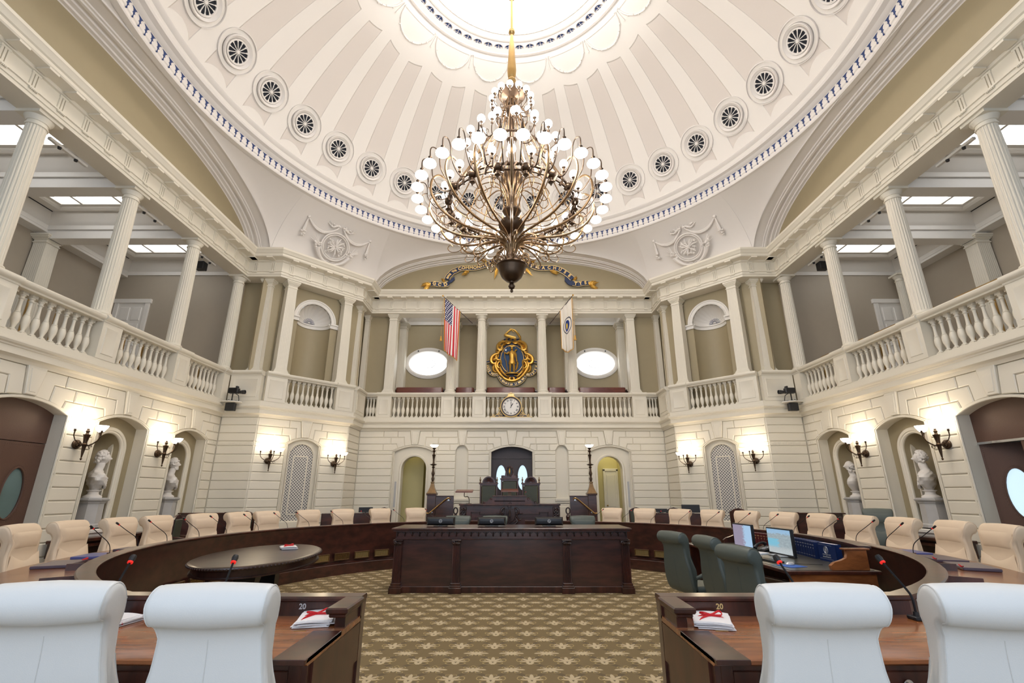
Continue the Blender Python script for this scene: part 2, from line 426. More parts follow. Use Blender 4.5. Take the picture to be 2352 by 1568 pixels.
def arc_pts(cx, h, zs, zc, n=16, a=-1., b=1.):
    k = zc - zs; Rr = (h * h + k * k) / (2 * k); z0 = zc - Rr
    return [(cx + h * (a + (b - a) * i / n), z0 + math.sqrt(max(0, Rr * Rr - (h * (a + (b - a) * i / n)) ** 2))) for i in range(n + 1)]
ZS, ZC, ZT = 3.05, 3.24, 3.78
def wall_run(name, o, u, n, L, ops, seed=0):
    """rusticated lower wall; ops = [(centre, half width, sill)]"""
    T = wallM(o, u, n); mb = MB(); mb.T = T; bk = MB(); bk.T = T
    edges = [0.] + [e for c, h, z in ops for e in (c - h, c + h)] + [L]
    ee = edges[:]; ee[0] -= .03; ee[-1] += .03
    for i in range(0, len(ee), 2): mb.box(ee[i], ee[i + 1], -.38, -.03, 0, ZT)
    for c, h, z in ops:
        A = arc_pts(c, h, ZS, ZC); mb.prism([(c + h, ZT), (c - h, ZT)] + A, -.38, -.03)
        if z > 0: mb.box(c - h, c + h, -.38, -.03, 0, z)
    G = .008
    def blk(poly):
        q = inset(poly, G); bk.prism(q, -.04, 0., .014)
    def row(z0, z1, ivs, ph):
        for a, b in ivs:
            w = b - a
            if w < .05: continue
            if w < 1.25: cuts = [a, b]
            else:
                cuts = [a]; x = a + (.45 if ph else .85)
                while x < b - .35: cuts.append(x); x += .88
                cuts.append(b)
            for p, q in zip(cuts[:-1], cuts[1:]): blk([(p, z0), (q, z0), (q, z1), (p, z1)])
    free = [(edges[i], edges[i + 1]) for i in range(0, len(edges), 2)]
    z1 = 2.92; k = 0
    while z1 > .2:
        row(z1 - .24, z1, free, (k + seed) % 2); z1 -= .24; k += 1
    for a, b in free: blk([(a, 2.92), (b, 2.92), (b, ZS - .005), (a, ZS - .005)])
    for a, b in free:                                 # fluted band
        x = a + .06
        while x < b - .06: bk.box(x, x + .008, -.02, .006, 2.95, 3.02); x += .035
    # arches
    zr = [ZS, 3.28, 3.51, 3.745]
    ext = []
    for i, (c, h, z) in enumerate(ops):
        lo = (ops[i - 1][0] + c) / 2 if i else 0.; hi = (ops[i + 1][0] + c) / 2 if i < len(ops) - 1 else L
        big = h > .4; g = h / .77
        e = [.50, .72, .98] if big else [.14, .17, h + .09]     # C, B, A row ends
        if big: e = [x * (1 if h > .6 else .8) + (0) for x in (.61, .84, 1.10)]
        def ar(x):
            kk = ZC - ZS; Rr = (h * h + kk * kk) / (2 * kk); return ZC - Rr + math.sqrt(max(0, Rr * Rr - x * x))
        kb, kt = (.10, .17) if big else (.085, .165)
        bk.prism([(c - kb, ar(kb) + .02), (c + kb, ar(kb) + .02), (c + kt, 3.76), (c - kt, 3.76)], -.04, .035, .012)
        q = inset([(c - kb, ar(kb) + .02), (c + kb, ar(kb) + .02), (c + kt, 3.76), (c - kt, 3.76)], .05)
        bk.prism(q, .03, .045, .006)
        ends = []
        for sg in (-1, 1):
            lim = (hi - c) if sg > 0 else (c - lo)
            E = [min(x, lim) for x in e]
            if big:
                a1, a2 = h * .47, h * .80
                P1 = [(kb, ar(kb)), (h * .3, ar(h * .3)), (a1, ar(a1)), (a1 + .03, zr[2]), (E[0], zr[2]), (E[0], zr[3]), (kt, zr[3])]
                P2 = [(a1, ar(a1)), (h * .65, ar(h * .65)), (a2, ar(a2)), (a2 + .04, zr[1]), (E[1], zr[1]), (E[1], zr[2]), (a1 + .03, zr[2])]
                P3 = [(a2, ar(a2)), (h * .9, ar(h * .9)), (h, ZS), (E[2], ZS), (E[2], zr[1]), (a2 + .04, zr[1])]
                for P in (P1, P2, P3):
                    P = [(c + sg * x, zz) for x, zz in P]; blk(P if sg > 0 else P[::-1])
            else:
                P3 = [(kb, ar(kb)), (h * .6, ar(h * .6)), (h, ZS), (E[2] + .12, ZS), (E[2] + .12, zr[1]), (kb + .02, zr[1])]
                P3 = [(c + sg * x, zz) for x, zz in P3]; blk(P3 if sg > 0 else P3[::-1])
                E = [kt, kb + .05, E[2] + .12]
            ends.append(E)
        ext.append((c, ends))
    for r, (z0, z1, ei) in enumerate(((zr[0], zr[1], 2), (zr[1], zr[2], 1), (zr[2], zr[3], 0))):
        pts = [0.]
        for c, (El, Er) in ext: pts += [c - El[ei], c + Er[ei]]
        pts.append(L); row(z0, z1, [(pts[i], pts[i + 1]) for i in range(0, len(pts), 2)], (r + seed) % 2)
    m1 = struct(mb.build(name, CREAM)); b1 = bk.build('stone_courses', BLOCK, m1)
    return m1
SD = .68
FAROPS = [(CE - 3.40, .75, 0), (CE - 1.74, .215, 1.46), (CE, .78, 0), (CE + 1.74, .215, 1.46), (CE + 3.40, .75, 0)]
wall_run('wall_far', (-CE, R0), (1, 0), (0, -1), 2 * CE, FAROPS)
def sideops(sg): return [(4.27 + 0, SD, .9), ]
Ls = CB + 3.4
for sg, nm in ((-1, 'left'), (1, 'right')):
    # s measured from the far corner towards the camera
    ops = [(CB - 4.24, .66, .93), (CB - 2.10, .70, .93), (CB + .03, .80, 0)]
    wall_run('wall_' + nm, (sg * R0, CB), (0, -1), (-sg, 0), Ls, ops)
    wall_run('wall_%s_corner' % nm, (sg * R0, CB), (-sg, 0), (0, -1), R0 - CA, [], 1)
    d = math.sqrt(.5)
    wall_run('wall_%s_chamfer' % nm, (sg * CA, CB), (-sg * d, d), (-sg * d, -d), math.hypot(CA - CE, CF - CB), [(math.hypot(CA - CE, CF - CB) / 2, .53, .62)], 1)
    wall_run('wall_%s_return' % nm, (sg * CE, CF), (0, 1), (-sg, 0), R0 - CF, [], 0)
# ledge (string course) with the plinth of the balustrade, then the entablature
def moulding(name, prof, m, path=PLAN):
    mb = MB(); mb.sweep(path, prof); return struct(mb.build(name, m, sharp=25))
moulding('trim_1', [(-.35, 3.74), (.02, 3.74), (.035, 3.775), (.05, 3.80), (.10, 3.83), (.13, 3.835), (.13, 3.95), (.15, 3.96), (.155, 3.985), (.19, 4.00), (.21, 4.03), (.21, 4.055), (.13, 4.075), (.13, 4.20), (-.30, 4.20), (-.35, 4.05)], CREAM)
ent = moulding('trim_2', [(-.42, 8.18), (.05, 8.18), (.05, 8.25), (.07, 8.255), (.07, 8.335), (.095, 8.34), (.095, 8.37), (.04, 8.37), (.04, 8.68), (.08, 8.69), (.11, 8.73), (.34, 8.735), (.36, 8.76), (.36, 8.82), (.39, 8.84), (.43, 8.91), (.45, 8.93), (.45, 8.99), (-.05, 9.05), (-.42, 9.05)], CREAM)
# mutules, triglyphs and guttae along the frieze
mu = MB(); pl = PLAN
for k in range(len(pl) - 1):
    a = Vector(pl[k]); b = Vector(pl[k + 1]); u = (b - a); L = u.length; u.normalize(); nn = Vector((-u.y, u.x))
    if L < .9: n = 1
    else: n = max(1, round(L / .512))
    if k in (1, 7): n = 2
    mu.T = wallM(a, u, nn)
    st = L / n
    for i in range(n):
        s = st * (i + .5)
        if k == 0 and s < 4.5 or k == 8 and s > L - 4.5: continue
        mu.box(s - .09, s + .09, .12, .35, 8.70, 8.74)
        for j in (-1, 0, 1): mu.box(s + j * .052 - .017, s + j * .052 + .017, .02, .062, 8.385, 8.66)
        mu.box(s - .078, s + .078, .03, .066, 8.64, 8.68)
        mu.box(s - .078, s + .078, .06, .105, 8.322, 8.338)
        for j in range(6): mu.box(s - .07 + j * .0245, s - .055 + j * .0245, .07, .10, 8.305, 8.325)
struct(mu.build('frieze_ornament', CREAM, ent))

# ---- gallery level: columns, pilasters, pedestals, balusters ---------------------------------
def section(kind, r):
    """fluted outline of a round or square shaft"""
    P = []
    if kind == 'round':
        n = 20
        for i in range(n):
            for f, q in ((0, 1.), (.16, 1.), (.34, .935), (.5, .915), (.66, .935), (.84, 1.)):
                a = 2 * PI * (i + f) / n; P.append((r * q * math.cos(a), r * q * math.sin(a)))
    else:
        w = r; nf = 7
        for side in range(4):
            ca, sa = math.cos(side * PI / 2), math.sin(side * PI / 2)
            Q = [(-w, -w)]
            for i in range(nf):
                c = -w + 2 * w * (i + .5) / nf; h = w / nf * .68
                Q += [(c - h, -w), (c - h * .5, -w + .018), (c + h * .5, -w + .018), (c + h, -w)]
            P += [(x * ca - y * sa, x * sa + y * ca) for x, y in Q]
    return P
def make_column(kind, r, z0=5.09, z1=8.18, name='gallery_column'):
    t = empty(name, (0, 0, 0)); hb, hc = .17, .24; H = z1 - z0
    mb = MB(); sec = section(kind, 1.)
    zs = [(0, 1.02), (.02, 1.0), (.35, .985), (.7, .93), (.97, .86), (1., .87)]
    mb.rings([[(x * r * q, y * r * q, hb + (H - hb - hc) * f) for x, y in sec] for f, q in zs])
    mb.build('shaft', CREAM, t, 50)
    cb = MB(); cc = MB(); Z = H
    if kind == 'round':
        cb.lathe([(r * 1.42, 0), (r * 1.45, .03), (r * 1.42, .06), (r * 1.22, .075), (r * 1.2, .09), (r * 1.26, .11), (r * 1.2, .135), (r * 1.06, .14), (r * 1.03, hb)], n=28)
        cb.box(-r * 1.45, r * 1.45, -r * 1.45, r * 1.45, -.0, .012)
        q = r * .87
        cc.lathe([(q * 1.0, Z - hc), (q * 1.12, Z - hc + .008), (q * 1.12, Z - hc + .03), (q, Z - hc + .035), (q, Z - .15), (q * 1.1, Z - .145), (q * 1.13, Z - .125), (q * 1.35, Z - .085), (q * 1.42, Z - .06), (q * 1.42, Z - .055)], n=28)
        cc.box(-q * 1.55, q * 1.55, -q * 1.55, q * 1.55, Z - .055, Z)
    else:
        for a, b, q in ((0, .05, 1.42), (.05, .075, 1.30), (.075, .11, 1.24), (.11, .14, 1.14), (.14, hb, 1.06)): cb.box(-r * q, r * q, -r * q, r * q, a, b, .004)
        q0 = .87 * r
        for a, b, q in ((hc, .21, 1.12), (.21, .15, 1.01), (.15, .12, 1.12), (.12, .09, 1.25), (.09, .055, 1.38), (.055, 0, 1.5)): cc.box(-q0 * q, q0 * q, -q0 * q, q0 * q, Z - a, Z - b, .004)
    cb.build('base', CREAM, t); cc.build('capital', CREAM, t)
    t.location.z = z0
    return t
def place(root, x, y, rz, label, cat, group, first=[None]):
    c = root if root.get('label') is None else clone(root)
    c.location = (x, y, root.location.z); c.rotation_euler = (0, 0, rz)
    return tag(c, label, cat, group)
CR = R0 + .22      # column line
rc = make_column('round', .165); 
sidecol = [(5.33, 'nearest the far corner'), (3.20, 'second from the far corner'), (1.07, 'third from the far corner'), (-1.07, 'nearest the camera, cut by the frame edge')]
for sg, nm in ((-1, 'left'), (1, 'right')):
    for y, d in sidecol:
        place(rc, sg * CR, y, 0, 'white fluted round column of the %s side gallery, %s' % (nm, d), 'column', 'round gallery columns')
for x, d in ((-2.27, 'left of the striped flag pole base'), (-1.15, 'just left of the gilded coat of arms'), (1.15, 'just right of the gilded coat of arms'), (2.27, 'behind the white flag')):
    place(rc, x, CR, 0, 'white fluted round column of the far gallery, ' + (d if x > -2 else 'behind the striped flag'), 'column', 'round gallery columns')
sq = make_column('square', .165, name='gallery_pilaster')
for sg, nm in ((-1, 'left'), (1, 'right')):
    place(sq, sg * 4.5, CR, 0, 'square fluted pilaster outside the %s oval window, front of the far gallery' % nm, 'pilaster', 'square gallery pilasters')
    for (x, y, a, d) in ((7.14, 5.74, PI / 4, 'on the outer side of the %s shell niche' % nm), (5.80, 7.08, PI / 4, 'on the inner side of the %s shell niche' % nm),
                         (7.77, 5.62, 0, 'beside the %s shell niche, facing the camera' % nm), (5.62, 7.80, 0, 'beside the %s shell niche, edge-on by the far gallery' % nm)):
        place(sq, sg * x, y, sg * a, 'square fluted pilaster ' + d, 'pilaster', 'square gallery pilasters')
    c = clone(sq); c.location = (sg * 5.52, CR + .02, sq.location.z); c.scale = (.55, .6, 1)
    tag(c, 'narrow fluted half pilaster in the %s corner of the far gallery' % nm, 'pilaster', 'square gallery pilasters')
# back pilasters inside the galleries
bq = make_column('square', .20, 4.1, 8.30, 'rear_pilaster')
for sg, nm in ((-1, 'left'), (1, 'right')):
    place(bq, sg * 12.62, 3.2, 0, 'pale square pilaster against the back wall of the %s side gallery' % nm, 'pilaster', 'rear gallery pilasters')
    place(bq, sg * 4.45, 9.82, 0, 'fluted back-wall pilaster of the far gallery, outside the %s oval window' % nm, 'pilaster', 'rear gallery pilasters')
    place(bq, sg * 2.30, 9.82, 0, 'fluted back-wall pilaster of the far gallery, inside the %s oval window' % nm, 'pilaster', 'rear gallery pilasters')
    place(bq, sg * 1.20, 9.86, 0, 'fluted back-wall pilaster of the far gallery, %s of the gilded arms' % nm, 'pilaster', 'rear gallery pilasters')
rq = make_column('round', .13, 4.1, 8.30, 'corner_column'); rq.location = (12.3, 5.4, 4.1)
tag(rq, 'slim fluted round column in the back corner of the right side gallery', 'column')
# baluster
bp = [(.042, 0), (.042, .045), (.052, .05), (.052, .062), (.030, .075), (.026, .10), (.040, .15), (.058, .21), (.062, .26), (.058, .31), (.045, .355), (.041, .36), (.045, .372), (.034, .385), (.028, .47), (.026, .56), (.030, .60), (.042, .61), (.042, .622), (.030, .632), (.034, .655), (.046, .665), (.046, .74)]
mb = MB(); mb.lathe([(r, z) for r, z in bp], n=12)
mb.box(-.05, .05, -.05, .05, 0, .045); mb.box(-.05, .05, -.05, .05, .685, .74)
BAL = mb.mesh('baluster'); BAL.materials.append(CREAM)
def bay(o, u, n, s0, s1, cnt, label):
    """one balustrade bay: hand rail, plinth rail and its balusters"""
    L = s1 - s0; T = wallM((0, 0), u, n)
    t = empty('balustrade', (o[0] + u[0] * s0, o[1] + u[1] * s0, 4.20))
    mb = MB(); mb.T = T
    prof = [(-.27, .75), (.12, .75), (.13, .78), (.17, .80), (.19, .83), (.19, .86), (.17, .885), (-.25, .885), (-.27, .86)]
    mb.rings([[(s, d, z) for d, z in prof] for s in (0, L)])
    mb.build('hand_rail', CREAM, t)
    p = MB(); p.T = T; p.box(0, L, -.16, .10, 0, .012); p.build('foot_rail', CREAM, t)
    for i in range(cnt):
        s = L * (i + .5) / cnt; w = T @ Vector((s, -.04, .011))
        b = bpy.data.objects.new('baluster', BAL); COL.objects.link(b); b.parent = t; b.location = w
        b.rotation_euler = (0, 0, math.atan2(u[1], u[0]))
    return tag(t, label, 'balustrade', 'balustrade bays')
def pedestal(o, u, n, s0, s1, label):
    T = wallM((0, 0), u, n); L = s1 - s0
    t = empty('balustrade_pedestal', (o[0] + u[0] * s0, o[1] + u[1] * s0, 4.20))
    mb = MB(); mb.T = T; mb.box(0, L, -.28, .14, 0, .75)
    prof = [(-.30, .75), (.15, .75), (.16, .78), (.20, .80), (.22, .83), (.22, .86), (.20, .89), (-.28, .89), (-.30, .86)]
    mb.rings([[(s, d, z) for d, z in prof] for s in (-.012, L + .012)]); mb.build('pedestal_block', CREAM, t)
    q = MB(); q.T = T; a, b = .085, L - .085
    if L > .3:
        q.rings([[(x, .139, z) for x, z in ((a, .10), (b, .10), (b, .66), (a, .66))], [(x, .152, z) for x, z in ((a + .008, .108), (b - .008, .108), (b - .008, .652), (a + .008, .652))],
                 [(x, .152, z) for x, z in ((a + .02, .12), (b - .02, .12), (b - .02, .64), (a + .02, .64))], [(x, .143, z) for x, z in ((a + .035, .135), (b - .035, .135), (b - .035, .625), (a + .035, .625))]])
        q.build('raised_panel', CREAM, t)
    return tag(t, label, 'pedestal', 'balustrade pedestals')
# far gallery
o, u, n = (0, R0), (1, 0), (0, -1)
P = [(-4.80, -4.30), (-2.52, -2.05), (-1.41, -.93), (.93, 1.41), (2.05, 2.52), (4.30, 4.80)]
nmP = ['under the left square pilaster', 'under the column behind the striped flag', 'left of the wall clock', 'right of the wall clock', 'under the column behind the white flag', 'under the right square pilaster']
for (a, b), d in zip(P, nmP): pedestal(o, u, n, a, b, 'white panelled pedestal of the far gallery ' + d)
B = [(-5.23, -4.80, 4), (-4.30, -2.52, 11), (-2.05, -1.41, 4), (-.93, .93, 11), (1.41, 2.05, 4), (2.52, 4.30, 11), (4.80, 5.23, 4)]
nmB = ['short four-baluster bay in the left corner', 'long bay under the left oval window', 'short bay left of the clock bay', 'bay behind the wall clock', 'short bay right of the clock bay', 'long bay under the right oval window', 'short four-baluster bay in the right corner']
for (a, b, c), d in zip(B, nmB): bay(o, u, n, a, b, c, 'white balustrade of the far gallery, ' + d)
DL = math.hypot(CA - CE, CF - CB)
for sg, nm in ((-1, 'left'), (1, 'right')):
    d = math.sqrt(.5)
    o, u, n = (sg * CA, CB), (-sg * d, d), (-sg * d, -d)
    pedestal(o, u, n, .02, .60, 'white panelled pedestal below the %s shell niche, outer end' % nm)
    bay(o, u, n, .61, DL - .61, 10, 'white balustrade bay below the %s shell niche' % nm)
    pedestal(o, u, n, DL - .60, DL - .02, 'white panelled pedestal below the %s shell niche, inner end' % nm)
    pedestal((sg * R0, CB), (-sg, 0), (0, -1), .16, R0 - CA - .02, 'broad white pedestal behind the video camera on the %s' % nm)
    pedestal((sg * CE, CF), (0, 1), (-sg, 0), .02, R0 - CF - .16, 'white pedestal at the %s end of the far gallery' % nm)
    o, u, n = (sg * R0, CB), (0, -1), (-sg, 0)
    e = [CB - y for y in (5.14, 3.2, 1.07, -1.07)]
    pedestal(o, u, n, .16, .44, 'narrow white pedestal at the far end of the %s side gallery' % nm)
    for k, (s, d) in enumerate(((e[1], 'second'), (e[2], 'third'), (e[3], 'fourth'))):
        pedestal(o, u, n, s - .235, s + .235, 'white panelled pedestal under the %s column of the %s side gallery' % (d, nm))
    for a, b, d in ((.45, e[1] - .245, 'farthest'), (e[1] + .245, e[2] - .245, 'middle'), (e[2] + .245, e[3] - .245, 'nearest')):
        bay(o, u, n, a, b, 10 if d != 'farthest' else 9, 'white balustrade of the %s side gallery, %s visible bay' % (nm, d))
# ---- upper walls behind the columns
mb = MB()
for sg in (-1, 1):
    mb.box(sg * 7.45, sg * 13.3, 5.76, 6.0, 4.05, 9.3) if sg > 0 else mb.box(-13.3, -7.45, 5.76, 6.0, 4.05, 9.3)
    a, b = sorted((sg * 4.35, sg * 5.9)); mb.box(a, b, CR + .12, CR + .3, 4.05, 8.6)
    a, b = sorted((sg * 5.75, sg * 5.95)); mb.box(a, b, 7.4, CR + .3, 4.05, 8.6)
up = struct(mb.build('wall_gallery_front', OLIVE))
def shell_wall(sg, nm):
    """chamfer wall of the gallery with its shell-headed niche"""
    d = math.sqrt(.5); n = (-sg * d, -d); u = (-sg * d, d)
    o = (sg * CA - n[0] * .44, CB - n[1] * .44); L = DL
    T = wallM(o, u, n); c = L / 2; Rn = .55; zs = 7.22
    mb = MB(); mb.T = T
    mb.box(-.35, c - Rn, -.15, 0, 4.05, 8.6); mb.box(c + Rn, L + .35, -.15, 0, 4.05, 8.6)
    A = [(c + Rn * math.cos(PI * i / 24), zs + Rn * math.sin(PI * i / 24)) for i in range(25)]
    mb.prism([(c - Rn, 8.6), (c + Rn, 8.6)] + A, -.15, 0)
    mb.grid(lambda i, j: (c - Rn * math.cos(PI * i), -Rn * math.sin(PI * i), 4.05 + j * (zs - 4.05)), 28, 1)
    w = struct(mb.build('wall_%s_niche' % nm, OLIVE))
    sh = MB(); sh.T = T
    def S_(i, j):
        a = PI * i; ph = PI / 2 * j                      # fluted quarter sphere
        rr = Rn * (1 - .035 * abs(math.sin(a * 11)) * math.sin(min(1, ph * 1.6)))
        # pole at the back foot of the shell
        b = PI * j
        x = -math.cos(a) * math.sin(b * .5) ; z = math.sin(a) * math.sin(b * .5); y = math.cos(b * .5)
        return (c + rr * x, -Rn * y * .98, zs + rr * z)
    sh.grid(S_, 66, 12); sh.build('shell', WHITEP, w, 60)
    ar = MB(); ar.T = T
    prof = [(0, 0), (0, .05), (.03, .06), (.04, .045), (.10, .045), (.11, .065), (.15, .07), (.16, 0)]
    ar.rings([[(c + (Rn + .0 + q) * math.cos(PI * i / 32), d2, zs + (Rn + q) * math.sin(PI * i / 32)) for q, d2 in prof] for i in range(33)])
    for s0, s1 in ((c - Rn - .30, c - Rn + .03), (c + Rn - .03, c + Rn + .30)):
        for z0, z1, dd in ((zs - .16, zs - .05, .05), (zs - .05, zs, .09)): ar.box(s0, s1, -.05, dd, z0, z1)
    for z0, z1, q in ((zs - .16, zs - .05, .03), (zs - .05, zs, .06)):
        ar.rings([[(c - (Rn) * math.cos(PI * i / 24), -(Rn) * math.sin(PI * i / 24), z0), (c - (Rn - q) * math.cos(PI * i / 24), -(Rn - q) * math.sin(PI * i / 24), z0),
                   (c - (Rn - q) * math.cos(PI * i / 24), -(Rn - q) * math.sin(PI * i / 24), z1), (c - Rn * math.cos(PI * i / 24), -Rn * math.sin(PI * i / 24), z1)] for i in range(25)])
    ar.build('arch_moulding', WHITEP, w)
    fn = MB(); fn.T = T
    fn.prism([(c + .24 * math.cos(PI * i / 16), zs + .02 + .24 * math.sin(PI * i / 16)) for i in range(17)], -Rn + .03, -Rn + .05)
    fn.build('vent_back', BLUEV, w)
    fp = MB(); fp.T = T
    for k in range(11):
        a = PI * (k + .5) / 11; q = .085
        P = [(c + .05 * math.cos(a), zs + .02 + .05 * math.sin(a)), (c + .2 * math.cos(a - q), zs + .02 + .2 * math.sin(a - q)), (c + .235 * math.cos(a), zs + .02 + .235 * math.sin(a)), (c + .2 * math.cos(a + q), zs + .02 + .2 * math.sin(a + q))]
        fp.prism(P, -Rn + .05, -Rn + .065)
    fp.prism([(c + .05 * math.cos(PI * i / 8), zs + .02 + .05 * math.sin(PI * i / 8)) for i in range(9)], -Rn + .05, -Rn + .07)
    fp.build('fan_grille', WHITEP, w)
shell_wall(-1, 'left'); shell_wall(1, 'right')
# ---- side galleries: floor, back wall, ceiling with beams and skylights
def side_gallery(sg, nm):
    X = lambda a, b: (min(sg * a, sg * b), max(sg * a, sg * b))
    mb = MB(); a, b = X(R0 + .1, 13.3); mb.box(a, b, -8.4, 6, 3.85, 4.12); struct(mb.build('floor_%s_gallery' % nm, TAUPE))
    mb = MB(); a, b = X(12.85, 13.1); mb.box(a, b, -8.4, 6, 4.1, 9.3)
    struct(mb.build('wall_%s_gallery_back' % nm, TAUPE))
    mb = MB(); a, b = X(8.66, 12.9); mb.box(a, b, 5.70, 5.765, 4.1, 8.9); struct(mb.build('wall_%s_gallery_end' % nm, TAUPE))
    ce = MB(); bays = [(3.38, 5.70), (1.25, 3.02), (-.89, .89), (-3.02, -1.25), (-5.2, -3.38), (-8.4, -5.5)]
    Zc = 8.86
    sky = []
    for i, (y0, y1) in enumerate(bays):
        if i < 4:
            m = (y0 + y1) / 2 + (.1 if i == 0 else 0); s0, s1 = m - .53, m + .53; xa, xb = 9.62, 11.95
            for (xx0, xx1, yy0, yy1) in ((8.7, xa, y0, y1), (xb, 12.86, y0, y1), (xa, xb, y0, s0), (xa, xb, s1, y1)):
                a, b = X(xx0, xx1); ce.box(a, b, yy0, yy1, Zc, Zc + .05)
            sky.append((xa, xb, s0, s1))
        else:
            a, b = X(8.7, 12.86); ce.box(a, b, y0, y1, Zc, Zc + .05)
    cl = struct(ce.build('ceiling_%s_gallery' % nm, WHITEP))
    be = MB()
    for y in (3.2, 1.07, -1.07, -3.2, -5.35):
        a, b = X(8.55, 12.8); be.box(a, b, y - .17, y + .17, 8.18, Zc + .02)
    a, b = X(R0 + .04, R0 + .42); be.box(a, b, -8.4, 5.75, 8.19, 9.0)
    a, b = X(12.5, 12.86); be.box(a, b, -8.4, 5.75, 8.36, Zc)
    be.build('beams', WHITEP, cl)
    cr = MB()
    for i, (y0, y1) in enumerate(bays[:4]):
        path = [(sg * 8.8, y0), (sg * 8.8, y1), (sg * 12.52, y1), (sg * 12.52, y0)]
        if sg < 0: path = [(x, y) for x, y in path]
        else: path = path[::-1]
        # offset to the left of travel must point into the bay
        path = path[::-1] if sg < 0 else path[::-1]
        ar = sum(path[k][0] * path[(k + 1) % 4][1] - path[(k + 1) % 4][0] * path[k][1] for k in range(4))
        if ar < 0: path = path[::-1]
        zb = Zc - .43
        cr.sweep(path, [(0, zb), (.03, zb), (.03, zb + .12), (.05, zb + .14), (.10, zb + .22), (.12, zb + .26), (.20, zb + .34), (.22, Zc), (0, Zc)], True)
    cr.build('crown_moulding', WHITEP, cl)
    for k, (xa, xb, s0, s1) in enumerate(sky):
        t = empty('window_skylight_%s' % nm); t['kind'] = 'structure'
        fr = MB(); pn = MB(); a, b = X(xa, xb)
        path = [(a, s0), (b, s0), (b, s1), (a, s1)]
        fr.sweep(path, [(.10, Zc + .14), (.03, Zc + .14), (.02, Zc + .02), (-.05, Zc - .03), (-.10, Zc - .03), (-.10, Zc + .02), (.10, Zc + .05)], True)
        w = xb - xa
        for f in (.27, .73):
            c = a + (b - a) * f; fr.box(c - .03, c + .03, s0, s1, Zc + .06, Zc + .12)
        fr.build('skylight_frame', WHITEP, t)
        for f0, f1 in ((0, .27), (.27, .73), (.73, 1)):
            q = MB(); q.box(a + (b - a) * f0 + .03, a + (b - a) * f1 - .03, s0 + .05, s1 - .05, Zc + .12, Zc + .15); q.build('pane', SKY, t)
    # spot track and grille strip
    for y, d in ((4.3, 'farthest'), (2.15, 'middle'), (0, 'nearest')):
        t = empty('light_track', (sg * 8.86, y, 8.10)); q = MB(); q.box(-.03, .03, -.62, .18, .02, .07); q.build('track', WHITEP, t)
        h = MB(); h.lathe([(.03, -.02), (.035, .02), (.03, .03)], (0, -.40, 0), 10); h.lathe([(.03, -.02), (.035, .02), (.03, .03)], (0, -.05, 0), 10); h.build('spot_heads', BLACK, t)
        q = MB(); q.box(-.012, .012, -.3, -.28, .06, .085); q.build('hanger', WHITEP, t)
        tag(t, 'white light track under the %s gallery beam, %s bay' % (nm, d), 'light track', 'gallery light tracks')
    t = empty('loudspeaker', (sg * 9.12, 4.28, 8.02)); q = MB(); q.cbox(-.13, .13, -.10, .10, -.12, .12, .01); q.build('cabinet', BLACK, t)
    q = MB(); q.tube([(0, 0, .1), (0, 0, .8)], .012, 8); q.build('hanger_rod', WHITEP, t)
    tag(t, 'black box loudspeaker hanging in the %s side gallery' % nm, 'loudspeaker')
    for y, y2 in ((2.4, 'near'), (4.6, 'far')):
        q = MB(); a, b = X(12.28, 12.33); q.box(a, b, y - .75, y + .75, Zc - .012, Zc + .002)
        tag(q.build('slot_vent', DARKV), 'long black slot vent in the %s gallery ceiling, %s one' % (nm, y2), 'vent', 'ceiling slot vents')
    # panelled door in the end wall
    t = empty('door_%s_gallery' % nm, (sg * 12.1, 5.70, 5.2)); t['kind'] = 'structure'
    fr = MB()
    for (x0, x1, z0, z1, dd) in ((-.56, -.42, 0, 2.36, .05), (.42, .56, 0, 2.36, .05), (-.60, .60, 2.24, 2.38, .07)): fr.box(x0, x1, -dd, .02, z0, z1, .008)
    fr.build('door_frame', WHITEP, t)
    dr = MB(); dr.box(-.42, .42, -.015, .02, 0, 2.24)
    for zz0, zz1 in ((.15, .7), (.82, 1.55), (1.66, 2.1)):
        for xx in (-.33, .04): dr.prism([(xx, zz0), (xx + .29, zz0), (xx + .29, zz1), (xx, zz1)], -.012, -.035, .012)
    dr.build('door_leaf', WHITEP, t)
    # brass guard rail
    for k, (y0, y1, d) in enumerate(((3.5, 5.2, 'far'), (1.4, 3.1, 'middle'), (-.8, .9, 'near'))):
        t = empty('brass_guard_rail', (sg * (R0 + .62), 0, 4.1)); q = MB()
        q.tube([(0, y0, 1.27), (0, y1, 1.27)], .017, 8); q.build('rail', BRASS, t)
        if sg > 0: q = MB(); q.tube([(.18, y0, 1.40), (.18, y1, 1.40)], .017, 8); q.build('rail', BRASS, t)
        for yy in (y0 + .3, (y0 + y1) / 2, y1 - .3):
            q = MB(); q.box(-.012, .012, yy - .02, yy + .02, 0, 1.26); q.build('post', BRASS, t)
            if sg > 0: q = MB(); q.box(.168, .192, yy - .02, yy + .02, 0, 1.39); q.build('post', BRASS, t)
        tag(t, 'brass guard rail behind the %s side balustrade, %s bay' % (nm, d), 'guard rail', 'gallery guard rails')
side_gallery(-1, 'left'); side_gallery(1, 'right')
q = MB(); q.cbox(-.045, .045, -.03, 0, -.07, .07, .006); o = q.build('thermostat', WHITEP, loc=(11.35, 5.695, 6.05)); tag(o, 'small white wall box beside the right gallery door', 'thermostat')
